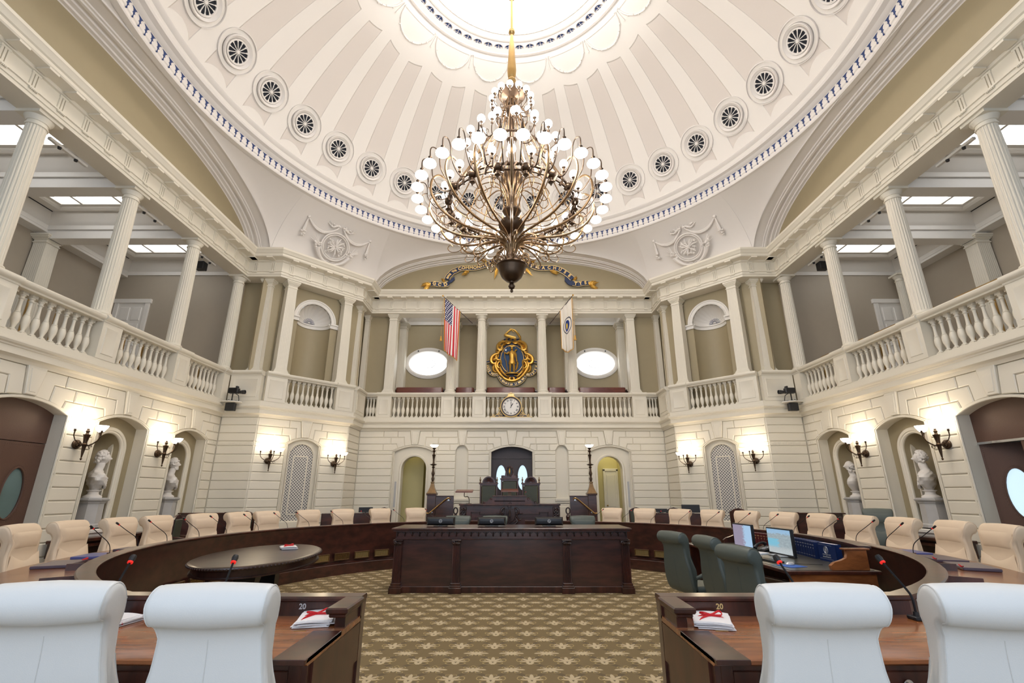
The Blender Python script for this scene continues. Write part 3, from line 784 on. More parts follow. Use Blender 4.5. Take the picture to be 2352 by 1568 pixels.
# ---- far gallery
mb = MB(); mb.box(-5.6, 5.6, 8.45, 10.2, 3.85, 4.1); struct(mb.build('floor_far_gallery', TAUPE))
mb = MB(); YB = 10.0; WX, WZ, RX, RZ = 3.38, 6.68, .80, .52
mb.T = wallM((0, YB), (1, 0), (0, -1))
xs = [-4.9, -WX - RX, -WX + RX, WX - RX, WX + RX, 4.9]
for a, b in ((xs[0], xs[1]), (xs[2], xs[3]), (xs[4], xs[5])): mb.box(a, b, -.2, 0, 4.1, 9.0)
for c in (-WX, WX):
    E = [(c + RX * math.cos(PI * i / 24), WZ + RZ * math.sin(PI * i / 24)) for i in range(25)]
    mb.prism([(c - RX, 9.0), (c + RX, 9.0)] + E, -.2, 0)
    E = [(c - RX * math.cos(PI * i / 24), WZ - RZ * math.sin(PI * i / 24)) for i in range(25)]
    mb.prism([(c + RX, 4.1), (c - RX, 4.1)] + E, -.2, 0)
struct(mb.build('wall_far_gallery_back', OLIVE))
mb = MB()
for sg in (-1, 1):
    a, b = sorted((sg * 4.68, sg * 4.9)); mb.box(a, b, 8.7, 10.1, 4.1, 9.0)
struct(mb.build('wall_far_gallery_ends', OLIVE))
ce = MB(); Zc = 8.80
ce.box(-4.8, 4.8, 8.7, 9.0, Zc, Zc + .05); ce.box(-4.8, 4.8, 9.55, 10.05, Zc, Zc + .05)
segs = [(-4.8, -4.05), (-2.75, -.62), (.62, 2.75), (4.05, 4.8)]
for a, b in segs: ce.box(a, b, 9.0, 9.55, Zc, Zc + .05)
cl = struct(ce.build('ceiling_far_gallery', WHITEP))
be = MB()
for x in (-4.5, -2.28, -1.17, 1.17, 2.28, 4.5): be.box(x - .15, x + .15, 8.7, 9.86, 8.30, Zc + .02)
be.box(-5.5, 5.5, CR - .19, CR + .2, 8.19, 9.0)
be.build('beams', WHITEP, cl)
cr = MB()
xx = [-4.5, -2.28, -1.17, 1.17, 2.28, 4.5]
for a, b in zip(xx[:-1], xx[1:]):
    a += .15; b -= .15; zb = 8.32; path = [(a, 8.8), (b, 8.8), (b, 9.98), (a, 9.98)]
    cr.sweep(path, [(0, zb), (.03, zb), (.03, zb + .14), (.05, zb + .16), (.10, zb + .26), (.12, zb + .3), (.20, zb + .40), (.22, Zc), (0, Zc)], True)
cr.build('crown_moulding', WHITEP, cl)
for a, b in ((-4.05, -2.75), (-.62, .62), (2.75, 4.05)):
    t = empty('window_skylight_far'); t['kind'] = 'structure'; q = MB(); q.box(a, b, 9.0, 9.55, Zc + .06, Zc + .09); q.build('pane', SKY, t)
    q = MB(); q.sweep([(a, 9.0), (b, 9.0), (b, 9.55), (a, 9.55)], [(-.06, Zc - .03), (.0, Zc - .03), (.03, Zc + .05), (-.06, Zc + .05)], True); q.build('skylight_frame', WHITEP, t)
def oval_window(c, k):
    t = empty('window_%d' % k, (c, YB, WZ)); t['kind'] = 'structure'
    fr = MB(); N = 56
    prof = [(.0, -.10), (0, .02), (.02, .06), (.05, .075), (.10, .075), (.13, .055), (.16, .05), (.17, 0), (.17, -.02)]
    fr.rings([[((RX - .03 + q) * math.cos(2 * PI * i / N), -d, (RZ - .03 + q) * math.sin(2 * PI * i / N)) for q, d in prof] for i in range(N)], False, True)
    fr.build('window_frame', WHITEP, t)
    p = MB(); p.prism([(RX * math.cos(2 * PI * i / N), RZ * math.sin(2 * PI * i / N)) for i in range(N)], .09, .10); p.build('pane', PANE, t)
    b = MB(); f = .33
    for i in range(12):
        a = 2 * PI * i / 12; b.tube([(RX * f * math.cos(a), .07, RZ * f * math.sin(a)), (RX * math.cos(a), .07, RZ * math.sin(a))], .009, 5)
    b.tube([(RX * f * math.cos(2 * PI * i / 32), .07, RZ * f * math.sin(2 * PI * i / 32)) for i in range(32)], .012, 5, True)
    b.build('glazing_bars', STEEL, t)
    s = MB()
    for x in (-.42, .42): s.sphere((x, -.06, .50), .035, 10)
    s.build('catches', BLACK, t)
oval_window(-WX, 1); oval_window(WX, 2)
# red-brown curved desk fronts above the far balustrade
fz = [(906.6, 1019.7, 'under the left oval window'), (1043.9, 1090.8, 'short one left of the coat of arms'), (1115, 1231.3, 'long one below the coat of arms'), (1254, 1300.8, 'short one right of the coat of arms'), (1325, 1439.7, 'under the right oval window')]
for a, b, d in fz:
    yy = 8.82; k = (yy + 7.83) / 1051.5 / .963
    xa, xb = (a - 1175.5) * .01625, (b - 1175.5) * .01625; xm = (xa + xb) / 2; h = (xb - xa) / 2 - .04
    t = empty('gallery_desk', (xm, yy, 4.1)); q = MB()
    P = [(-h, .35), (-h, .10), (-h + .03, .03), (-h + .10, 0), (h - .10, 0), (h - .03, .03), (h, .10), (h, .35)]
    P2 = P + [(h - .03, .35), (h - .03, .10), (h - .06, .05), (-h + .06, .05), (-h + .03, .10), (-h + .03, .35)]
    q.hprism(P2, 1.0, 1.32, .01); q.build('curved_front', REDW, t)
    for s in (-1, 1):
        q = MB(); x0, x1 = sorted((s * h, s * (h + .07))); q.box(x0, x1, .10, .16, 1.02, 1.26, .008); q.box(min(s * h, s * (h + .10)), max(s * h, s * (h + .10)), .10, .18, 1.14, 1.20, .008); q.build('end_bracket', MAH, t)
    tag(t, 'red-brown curved desk front in the far gallery, ' + d, 'desk', 'far gallery desks')
# ================================================================ DOME
DC = (.05, 0.)
def superell(x, a, h, z0, n=2.4): return z0 + h * max(0., 1 - abs(x / a) ** n) ** (1 / n)
YF = 7.66; XE = 5.12
fr_arch = lambda x: superell(x, 5.22, 2.04, 8.49)
in_arch = lambda x: superell(x, 5.22, 1.85, 8.57)
# dome shell
sp = lambda s: (8.19 * math.sin(s), 7.31 + 8.19 * math.cos(s))
mb = MB(); s_lo, s_hi = 1.112, .331
mb.grid(lambda i, j: (DC[0] + sp(s_lo + (s_hi - s_lo) * j)[0] * math.sin(2 * PI * i), sp(s_lo + (s_hi - s_lo) * j)[0] * math.cos(2 * PI * i), sp(s_lo + (s_hi - s_lo) * j)[1]), 180, 40, True)
dome = struct(mb.build('ceiling_dome', DOMEM))
mb = MB()   # crown of the dome above the pierced ring
mb.lathe([(2.62, 14.86), (2.60, 15.02), (2.2, 15.2), (1.5, 15.38), (.6, 15.47), (.02, 15.5)], (DC[0], 0, 0), 96, False)
mb.lathe([(3.45, 14.72), (3.30, 14.80), (3.26, 14.765), (3.2, 14.765), (3.19, 14.79), (2.84, 14.85), (2.83, 14.825), (2.78, 14.82), (2.77, 14.86), (2.6, 14.90)], (DC[0], 0, 0), 120, False)
mb.build('dome_crown', PLAST, dome)
# scalloped edge inside the crown and quatrefoil piercings
q = MB(); dk = MB(); wh = MB()
for k in range(58):
    a = math.radians(-2.9 + k * 6.21 + .2)
    if k > 57: break
    M = Matrix.Translation((DC[0] + 3.01 * math.sin(a), 3.01 * math.cos(a), 14.815)) @ Matrix.Rotation(-a, 4, 'Z') @ Matrix.Rotation(math.radians(9), 4, 'X')
    dk.T = M; dk.lathe([(.085, -.004), (.085, 0.008), (.105, .008), (.105, -.004)], n=20, cap=False)
    dk.T = None
    V = []
    for i in range(4):
        b = PI / 4 + i * PI / 2; M2 = M @ Matrix.Rotation(b, 4, 'Z')
        dk.T = M2; dk.hprism([(.025, -.012), (.07, -.035), (.085, 0), (.07, .035), (.025, .012)], -.006, .01)
    dk.T = None
    wh.T = M; wh.lathe([(.115, -.012), (.115, .01), (.135, .01), (.135, -.012)], n=20, cap=False); wh.T = None
dk.build('quatrefoil_piercings', BLUEV, dome); wh.build('quatrefoil_rims', PLAST, dome)
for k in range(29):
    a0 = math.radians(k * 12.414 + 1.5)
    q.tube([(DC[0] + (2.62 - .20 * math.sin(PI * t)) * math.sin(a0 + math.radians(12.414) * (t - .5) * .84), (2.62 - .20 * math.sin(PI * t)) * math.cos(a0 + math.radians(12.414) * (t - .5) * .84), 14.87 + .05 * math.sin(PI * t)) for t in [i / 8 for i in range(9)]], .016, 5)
q.build('shadow_scallops', mat('scallop_shade', (.46, .44, .47), .6), dome)  # thin grey tubes draw the shadow line of each scallop
# plaster garlands between the ribs and the crown
q = MB()
rnd = random.Random(3)
for k in range(18):
    a0 = math.radians(k * 20 + 8); n = 22
    pts = []
    for i in range(n + 1):
        t = i / n; a = a0 + math.radians(20) * (t - .5) * .92; s = .43 + .075 * (1 - (2 * t - 1) ** 2) ** .6
        r, z = sp(s); pts.append((DC[0] + r * math.sin(a), r * math.cos(a), z - .015))
    q.tube(pts, [.018 + .016 * rnd.random() for _ in pts], 6)
    for p in pts[::2]: q.sphere((p[0] + rnd.uniform(-.03, .03), p[1] + rnd.uniform(-.03, .03), p[2] - .01), .026, 6)
    a = a0 + math.radians(10); r1, z1 = sp(.43); r2, z2 = sp(.475)
    q.tube([(DC[0] + r1 * math.sin(a), r1 * math.cos(a), z1 - .01), (DC[0] + r2 * math.sin(a), r2 * math.cos(a), z2 - .01)], [.015, .03], 5)
q.build('plaster_garlands', PLAST, dome)
# ring cornice at the dome foot
mb = MB()
mb.lathe([(7.75, 10.50), (7.62, 10.50), (7.60, 10.53), (7.60, 10.60), (7.58, 10.62), (7.58, 10.83), (7.52, 10.85), (7.47, 10.89), (7.36, 10.90), (7.33, 10.95), (7.33, 11.00), (7.30, 11.02), (7.22, 11.07), (7.20, 11.10), (7.22, 11.13), (7.34, 11.14)], (DC[0], 0, 0), 180, False)
ring = struct(mb.build('trim_3', PLAST, sharp=25))
dk = MB(); wh = MB(); NV = 256
for k in range(NV):
    a = 2 * PI * k / NV
    if abs(math.degrees((a + PI) % (2 * PI) - PI)) > 128: continue
    M = Matrix.Translation((DC[0], 0, 0)) @ Matrix.Rotation(-a, 4, 'Z') @ Matrix.Translation((0, 7.578, 10.72))
    dk.T = M
    dk.prism([(-.075, .085), (.075, .085), (.03, .045), (.016, -.01), (.04, -.03), (.014, -.045), (-.014, -.045), (-.04, -.03), (-.016, -.01), (-.03, .045)], .01, -.006)
    dk.prism([(-.010, -.05), (.010, -.05), (.006, -.11), (-.006, -.11)], .01, -.006)
    dk.prism([(0.018 * math.cos(j), -.125 + .018 * math.sin(j)) for j in (0, 1.05, 2.1, 3.14, 4.2, 5.24)], .01, -.006)
dk.build('pierced_anthemion_band', BLUEV, ring)
# rosette grilles
rr, rz = 6.77, 11.92
def rosette():
    t = empty('ceiling_rosette_vent'); b = MB(); b.lathe([(.001, -.02), (.25, -.02), (.25, -.01)], n=28, cap=False); b.build('dark_opening', DARKV, t)
    g = MB()
    for k in range(12):
        a = 2 * PI * k / 12
        for w in (-1, 1): pass
        ca, sa = math.cos(a), math.sin(a)
        P = [(.03, -.010), (.15, -.012), (.205, -.035), (.215, 0), (.205, .035), (.15, .012), (.03, .010)]
        # spokes of plaster between dark petals
        R = lambda x, y, q=a + PI / 12: (x * math.cos(q) - y * math.sin(q), x * math.sin(q) + y * math.cos(q))
        g.hprism([R(x, y) for x, y in [(.03, -.006), (.16, -.009), (.20, -.008), (.25, -.024), (.25, .024), (.20, .008), (.16, .009), (.03, .006)]], -.012, .008)
    g.lathe([(.0, .02), (.035, .018), (.045, .0), (.045, -.012)], n=16, cap=False)
    g.lathe([(.248, -.012), (.246, .012), (.256, .02), (.27, .012), (.285, .02), (.29, -.012)], n=40, cap=False)
    g.lathe([(.30, .0), (.345, .035), (.36, .05), (.375, .035), (.38, -.0)], n=40, cap=False)
    g.build('petal_grille', PLAST, t)
    g = MB(); g.lathe([(.485, -.01), (.49, .022), (.505, .022), (.51, -.01)], n=44, cap=False); g.build('outer_bead', PLAST, t)
    return t
rt = rosette(); first = True
idx = 0
for k in range(36):
    a = ROSO + math.radians(10) * k; ad = math.degrees((a + PI) % (2 * PI) - PI)
    if abs(ad) > 104: continue
    c = rt if first else clone(rt); first = False
    nz = rz - 7.31; tilt = math.atan2(rr, nz)
    p = Vector((DC[0] + rr * math.sin(a), rr * math.cos(a), rz))
    M = Matrix.Translation(p) @ Matrix.Rotation(-a, 4, 'Z') @ Matrix.Rotation(PI - (-0) , 4, 'X') @ Matrix.Rotation(tilt, 4, 'X')
    nrm = Vector((-rr * math.sin(a), -rr * math.cos(a), -nz)).normalized()
    c.rotation_mode = 'QUATERNION'; c.rotation_quaternion = nrm.to_track_quat('Z', 'Y'); c.location = p + nrm * .035
    side = 'left' if ad < 0 else 'right'
    i = int(abs(ad) // 10)
    d = ['the one nearest the chandelier axis'] + ['%s outward along the dome foot' % ORD[j] for j in range(1, 12)]
    tag(c, 'twelve-petal dome vent on the %s, %s' % (side, d[i]), 'ceiling vent', 'dome rosette vents')
# ---- arches over the four sides, lunettes, pendentives
def arch_side(ang, nm):
    M = Matrix.Rotation(ang, 4, 'Z'); N = 48
    xs = [XE * 1.02 * (-1 + 2 * i / N) for i in range(N + 1)]
    mb = MB(); mb.T = M
    # soffit profile from the front arris (y=YF) back to the lunette (y=8.42): t runs 0..1 between the two curves, d = drop below the line
    pr = [(0, .0, 0), (.02, 0, .05), (.05, 0, .05), (.06, 0, .0), (.42, 0, 0), (.44, 0, .05), (.50, 0, .05), (.52, 0, .10), (.60, 0, .10), (.62, 0, .04), (.72, 0, .05), (.74, 0, .11), (.86, 0, .12), (.88, 0, .18), (.97, 0, .19), (1., 0, .22), (1.0, 0, -.3), (0, 0, -.3)]
    R = []
    for x in xs:
        zf, zi = fr_arch(x * .985), in_arch(x * .97)
        sl = 0
        R.append([(x * (1 - .02 * t), YF + (8.40 - YF) * t, zf + (zi - zf) * t - d * .55 + .10 * t) for t, _, d in pr])
    mb.rings(R, True)
    for sg in (-1, 1): mb.box(min(sg * 5.14, sg * 5.5), max(sg * 5.14, sg * 5.5), YF + .02, 8.7, 8.95, 9.9)
    a = struct(mb.build('trim_arch_' + nm, PLAST, sharp=20))
    mb = MB(); mb.T = M
    mb.box(-XE - .3, XE + .3, 8.40, 8.55, 8.9, 10.85)
    struct(mb.build('wall_lunette_' + nm, OLIVE))
for ang, nm in ((0, 'far'), (PI / 2, 'left'), (-PI / 2, 'right')): arch_side(ang, nm)
def pend(sx, sy, nm):
    mb = MB(); N = 60
    B = []
    n1 = 26
    XS = 0.0
    for i in range(n1 + 1): x = XE * i / n1; B.append((x, YF, fr_arch(x)))
    for i in range(1, 5): B.append((XE, YF, fr_arch(XE) + (9.0 - fr_arch(XE)) * i / 4))
    for i in range(1, 13): t = i / 12; B.append((XE + (YF - XE) * t, YF + (XE - YF) * t, 9.0))
    for i in range(1, 5): B.append((YF, XE, 9.0 + (fr_arch(XE) - 9.0) * i / 4))
    for i in range(1, n1 + 1): x = XE * (1 - i / n1); B.append((YF, x, fr_arch(x)))
    m = 14; R = []
    for (x, y, z) in B:
        a = math.atan2(x, y); rb = math.hypot(x, y); col = []
        rt_, zt = 7.66, 10.52
        for j in range(m + 1):
            t = j / m; th = t * PI / 2
            # quarter-ellipse like rise: steep at the foot, flatter towards the ring
            r = rb + (rt_ - rb) * (1 - math.cos(th)) ; zz = z + (zt - z) * math.sin(th)
            r2 = rb + (rt_ - rb) * t; z2 = z + (zt - z) * t
            w = .55
            r = r * w + r2 * (1 - w); zz = zz * w + z2 * (1 - w)
            col.append((sx * r * math.sin(a), sy * r * math.cos(a), zz))
        R.append(col)
    P = [p for c in R for p in c]; F = []
    for i in range(len(R) - 1):
        for j in range(m): F.append((i * (m + 1) + j, (i + 1) * (m + 1) + j, (i + 1) * (m + 1) + j + 1, i * (m + 1) + j + 1))
    mb.add(P, F)
    struct(mb.build('ceiling_pendentive_' + nm, PLAST, sharp=0 or 60))
pend(-1, 1, 'left'); pend(1, 1, 'right'); pend(-1, -1, 'rear_left'); pend(1, -1, 'rear_right')
# plaster relief on each pendentive: medallion, garland swags with bow, drops, horns of plenty
def relief(sx, nm, kind):
    d = math.sqrt(.5)
    # local plane: tangent at the middle of the pendentive
    c = Vector((sx * 8.42 * d, 8.42 * d, 9.72)); n = Vector((-sx * .86 * d, -.86 * d, -.51)).normalized()
    u = Vector((d, -sx * d, 0)) * (1 if sx > 0 else 1); u = Vector((-n.y, n.x, 0)).normalized()
    if u.x < 0: u = -u
    v = n.cross(u); v = v if v.z > 0 else -v
    t = empty('plaster_relief', c)
    T = Matrix(((u.x, v.x, n.x, 0), (u.y, v.y, n.y, 0), (u.z, v.z, n.z, 0), (0, 0, 0, 1)))
    rd = random.Random(5 + kind)
    # surface bends: push points outwards with distance so that they stay on the plaster
    def P(x, y, h=.02):
        return (x, y, h - .045 * x * x - .10 * y * y + (.05 if y > 0 else 0) * y)
    m = MB(); m.T = T
    for R_, w in ((.46, .028), (.40, .018)):
        m.tube([P(R_ * math.cos(2 * PI * i / 48), -.10 + R_ * math.sin(2 * PI * i / 48), .012) for i in range(48)], w, 8, True)
    m.build('medallion_ring', PLAST, t)
    m = MB(); m.T = T
    for k in range(9 if kind else 12):
        a = 2 * PI * k / 12 + rd.random() * .3; L = .22 + .13 * rd.random()
        m.tube([P(.03 * math.cos(a), -.10 + .03 * math.sin(a), .02), P(L * .6 * math.cos(a + .1), -.10 + L * .6 * math.sin(a + .1), .045), P(L * math.cos(a), -.10 + L * math.sin(a), .02)], [.02, .028, .01], 6)
    for k in range(26): m.sphere(P(rd.uniform(-.27, .27), -.10 + rd.uniform(-.25, .2), .02), rd.uniform(.02, .045), 7)
    if kind:
        for a in (.7, -.75): m.tube([P(-.28 * math.cos(a), -.10 - .28 * math.sin(a), .03), P(.28 * math.cos(a), -.10 + .28 * math.sin(a), .05)], [.03, .015], 6)
    m.build('trophy', PLAST, t)
    m = MB(); m.T = T
    for sg in (-1, 1):
        for off in (0, .03, .06):
            m.tube([P(sg * (.08 + .98 * q), .54 - .0 * q - (.26 + off) * (1 - (2 * q - 1) ** 2) - .05 * q + (0.02 * q), .03) for q in [i / 16 for i in range(17)]], .020, 6)
        m.sphere(P(sg * 1.07, .53, .03), .055, 10)
    m.build('swags', PLAST, t)
    m = MB(); m.T = T
    for sg in (-1, 1):
        m.tube([P(sg * 1.07, .49, .03), P(sg * 1.10, .05, .03)], [.02, .055], 6)
        for k in range(14): m.sphere(P(sg * 1.11 + rd.uniform(-.07, .07), rd.uniform(-.12, .06), .02), rd.uniform(.02, .04), 6)
    m.build('flower_drops', PLAST, t)
    m = MB(); m.T = T
    for sg in (-1, 1):
        pts = [P(sg * q, .55 + .05 * math.sin(q * 16), .03) for q in [.04 + .07 * i for i in range(7)]]
        m.tube(pts, [.035, .03, .03, .028, .024, .018, .01], 6)
        for k in range(22): m.sphere(P(sg * rd.uniform(.04, .42), .58 + rd.uniform(-.06, .06), .02), rd.uniform(.014, .035), 6)
    m.build('leafy_bow', PLAST, t)
    m = MB(); m.T = T
    for sg in (-1, 1):
        pts = [P(sg * .58 * math.sin(a), -.10 - .60 * math.cos(a), .02) for a in [i * .14 for i in range(10)]]
        m.tube(pts, [.018 + .008 * i for i in range(10)], 8)
        e = pts[-1]
        for k in range(26): m.sphere(P(e[0] + rd.uniform(-.12, .12), e[1] + rd.uniform(-.05, .2), .02), rd.uniform(.018, .045), 7)
        for k in range(8):
            a = rd.uniform(.2, 1.6); m.tube([P(e[0], e[1] + .1, .02), P(e[0] + sg * .3 * math.cos(a), e[1] + .1 + .32 * math.sin(a), .02)], [.018, .006], 5)
        m.tube([P(sg * .12 - .0 + .12 * math.cos(a) * sg, -.74 + .12 * math.sin(a), .02) for a in [i * .3 for i in range(11)]], .014, 6)
    m.build('horns_of_plenty', PLAST, t)
    tag(t, 'white plaster relief with %s medallion, garlands and fruit horns on the %s pendentive' % (('trophy', 'crossed-staff')[kind], nm), 'plaster relief', 'pendentive reliefs')
relief(-1, 'left', 0); relief(1, 'right', 1)
# wall cornice top so that no gap shows behind the entablature
mb = MB(); mb.sweep(PLAN, [(-.42, 9.05), (.0, 9.05), (.0, 9.10), (-.42, 9.10)]); struct(mb.build('trim_4', PLAST))
# ================================================================ WALL FITTINGS
def face(n): return math.atan2(n[1], n[0]) + PI / 2       # local -y looks along n
def arch_poly(cx, h, zs, n=20, z0=None):
    A = [(cx + h * math.cos(PI * i / n), zs + h * math.sin(PI * i / n)) for i in range(n + 1)]
    return A + [(cx - h, z0), (cx + h, z0)][::1] if z0 is not None else A
def holed(mb, x0, x1, z0, z1, cx, h, zs, zb, y0, y1, top=None):
    """panel x0..x1, z0..z1 with a round-headed hole; top(x) gives a curved upper edge"""
    mb.box(x0, cx - h, y0, y1, z0, zs); mb.box(cx + h, x1, y0, y1, z0, zs)
    if zb > z0: mb.box(cx - h, cx + h, y0, y1, z0, zb)
    A = [(cx + h * math.cos(PI * i / 20), zs + h * math.sin(PI * i / 20)) for i in range(21)]
    if top: T = [(x0 + (x1 - x0) * i / 12, top(x0 + (x1 - x0) * i / 12)) for i in range(13)]
    else: T = [(x0, z1), (x1, z1)]
    mb.prism([(x0, zs)] + T + [(x1, zs)] + A, y0, y1)
def opening_lining(mb, h, z0, dep=.40, th=.02):
    """jambs and soffit lining of a segmental opening, local -y towards the room"""
    A = arc_pts(0, h, ZS, ZC); B = [(h, z0)] + A[::-1] + [(-h, z0)]
    q = inset(B + [], .0)
    C = [(h - th, z0)] + [(x * (1 - th / h), z - th) for x, z in A[::-1]] + [(-h + th, z0)]
    mb.rings([[(p[0], -.005, p[1]), (p[0], dep, p[1]), (r[0], dep, r[1]), (r[0], -.005, r[1])] for p, r in zip(B, C)])
    # moulded bead on the inner arris
    mb.tube([(x * (1 - .05 / h), .012, z - .03) for x, z in [(h, z0)] + A[::-1] + [(-h, z0)]], .018, 6)
seg_top = lambda h: (lambda x: [ZC - ((h * h + (ZC - ZS) ** 2) / (2 * (ZC - ZS))) + math.sqrt(max(0, ((h * h + (ZC - ZS) ** 2) / (2 * (ZC - ZS))) ** 2 - x * x))][0])
def bust_niche(loc, n, h, nm):
    t = empty('trim_bust_niche', (*loc, 0), face(n)); t['kind'] = 'structure'
    q = MB(); opening_lining(q, h, .93); q.build('lining', CREAM, t)
    q = MB(); Rn, zs = .34, 2.52; holed(q, -h, h, .93, 0, 0, Rn, zs, 1.0, .30, .36, seg_top(h))
    q.grid(lambda i, j: (Rn * math.cos(PI * i), .34 + Rn * 1.15 * math.sin(PI * i), .93 + (zs - .93) * j), 20, 1)
    q.grid(lambda i, j: (Rn * math.cos(PI * i) * math.cos(j * PI / 2), .34 + Rn * 1.15 * math.sin(PI * i) * math.cos(j * PI / 2), zs + Rn * math.sin(j * PI / 2)), 20, 8)
    q.build('back_panel', OLIVE, t)
    q = MB(); prof = [(0, .30), (0, .27), (.02, .25), (.05, .25), (.06, .235), (.11, .235), (.13, .25), (.145, .30)]
    path = [(Rn, -PI * 0)]; R = []
    for z in (.93, zs): R.append([(Rn + a, y, z) for a, y in prof])
    for i in range(1, 24): an = PI * i / 24; R.append([((Rn + a) * math.cos(an), y, zs + (Rn + a) * math.sin(an)) for a, y in prof])
    for z in (zs, .93): R.append([(-(Rn + a), y, z) for a, y in prof])
    q.rings(R); q.build('arch_casing', CREAM, t)
    q = MB(); q.box(-h - .05, h + .05, -.09, .36, .86, .93, .01); q.box(-h + .02, h - .02, -.04, .3, .80, .86); q.build('sill', WHITEP, t)
    q = MB(); q.box(-.5, .5, .25, .9, .80, .94); q.build('niche_floor', WHITEP, t)
for sg, nm in ((-1, 'left'), (1, 'right')):
    bust_niche((sg * R0, 4.24), (-sg, 0), .66, nm); bust_niche((sg * R0, 2.10), (-sg, 0), .70, nm)
def grille(loc, n, nm):
    t = empty('wall_grille', (*loc, 0), face(n)); h = .53
    q = MB(); opening_lining(q, h, .62, .2); q.build('lining', CREAM, t)
    q = MB(); holed(q, -h, h, .62, 0, 0, .36, 2.70, .86, .12, .16, seg_top(h))
    prof = [(0, .12), (0, .10), (.015, .085), (.035, .085), (.045, .12)]
    R = [[(.36 + a, y, z) for a, y in prof] for z in (.86, 2.70)] + [[((.36 + a) * math.cos(PI * i / 20), y, 2.70 + (.36 + a) * math.sin(PI * i / 20)) for a, y in prof] for i in range(1, 20)] + [[(-(.36 + a), y, z) for a, y in prof] for z in (2.70, .86)]
    q.rings(R); q.box(-h, h, .04, .13, .62, .84, .01); q.build('frame', CREAM, t)
    q = MB(); q.prism([(.365 * math.cos(PI * i / 20), 2.70 + .365 * math.sin(PI * i / 20)) for i in range(21)] + [(-.365, .84), (.365, .84)], .14, .15)
    q.build('lattice', GRILLE, t, uv=lambda c: (c.x, c.z))
    q = MB(); R1 = lambda x0, x1, z0, z1: q.box(x0, x1, .128, .142, z0, z1)
    for x in (-.22, .19): R1(x, x + .03, 1.02, 2.72)
    for z in (1.02, 2.69): R1(-.22, .22, z, z + .03)
    q.build('inner_border', CREAM, t)
    return tag(t, 'tall round-headed white lattice grille in the %s chamfered wall' % nm, 'grille', 'lattice wall grilles')
dd = math.sqrt(.5)
for sg, nm in ((-1, 'left'), (1, 'right')):
    grille((sg * (CA + CE) / 2, (CB + CF) / 2), (-sg * dd, -dd), nm)
# --- doors
def leaf(w, h, mat_, glass, zc, parent, rx=.17, rz=.42, name='door_leaf'):
    q = MB(); N = 28
    ring = [(w / 2 + rx * math.cos(2 * PI * i / N), zc + rz * math.sin(2 * PI * i / N)) for i in range(N)]
    up = [(w / 2 + rx * math.cos(PI * i / 14), zc + rz * math.sin(PI * i / 14)) for i in range(15)]
    dn = [(w / 2 - rx * math.cos(PI * i / 14), zc - rz * math.sin(PI * i / 14)) for i in range(15)]
    q.prism([(w, zc), (w, h), (0, h), (0, zc)] + up[::-1], -.025, .025) if False else None
    q.prism([(0, zc), (0, h), (w, h), (w, zc)] + up, -.025, .025)
    q.prism([(w, zc), (w, 0), (0, 0), (0, zc)] + dn, -.025, .025)
    o = q.build(name, mat_, parent)
    q = MB(); q.tube([(w / 2 + (rx + .012) * math.cos(2 * PI * i / 40), -.028, zc + (rz + .012) * math.sin(2 * PI * i / 40)) for i in range(40)], .014, 6, True)
    # nail-head border
    for x in (.05, w - .05):
        z = .06
        while z < h - .03: q.sphere((x, -.026, z), .006, 5); z += .035
    z = h - .05; x = .05
    while x < w - .05: q.sphere((x, -.026, z), .006, 5); x += .035
    for i in range(60): q.sphere((w / 2 + (rx + .05) * math.cos(2 * PI * i / 60), -.026, zc + (rz + .05) * math.sin(2 * PI * i / 60)), .006, 5)
    q.build('nail_trim', mat_, o)
    q = MB(); q.prism(ring, -.004, .004); q.build('oval_glass', glass, o)
    return o
def leather_door(name, loc, n, h, z0, zt, zc, mat_, glass, opened=False):
    t = empty(name, (*loc, 0), face(n)); t['kind'] = 'structure'
    q = MB(); opening_lining(q, h, z0, .42, .03); q.build('door_frame', CREAM, t)
    q = MB(); A = arc_pts(0, h - .02, ZS - .02, ZC - .03); q.prism([(h - .02, zt), (-h + .02, zt)] + A, .27, .33); q.build('transom_panel', mat_, t)
    w = h - .03
    for sg in (-1, 1):
        e = empty('leaf_hinge', (sg * (h - .03), .30, z0)); e.parent = t
        L = leaf(w, zt - z0 - .012, mat_, glass, zc - z0, e)
        if sg > 0: e.scale = (-1, 1, 1)
        if opened and sg == opened: e.rotation_euler = (0, 0, math.radians(-35 if sg > 0 else 35)); 
    if opened:
        q = MB(); q.box(-h + .03, h - .03, .26, .33, zt - .02, zt + .02); q.build('closer_bar', STEEL, t)
    return t
leather_door('door_1', (-R0, .03), (1, 0), .80, 0, 2.50, 1.62, LEATH, GLASSG)
leather_door('door_2', (R0, .03), (-1, 0), .80, 0, 2.50, 1.62, LEATH, PANEB, opened=-1)
leather_door('door_3', (0, R0), (0, -1), .78, 0, 2.80, 2.16, LEATHD, PANEB)
for c in bpy.data.objects:
    if c.name.startswith('leaf_hinge'): c.name = 'door_leaf_pair'
# window light behind the centre door
q = MB()
for x in (-.35, .35): q.box(x - .16, x + .16, .27, .275, 2.14, 2.15)
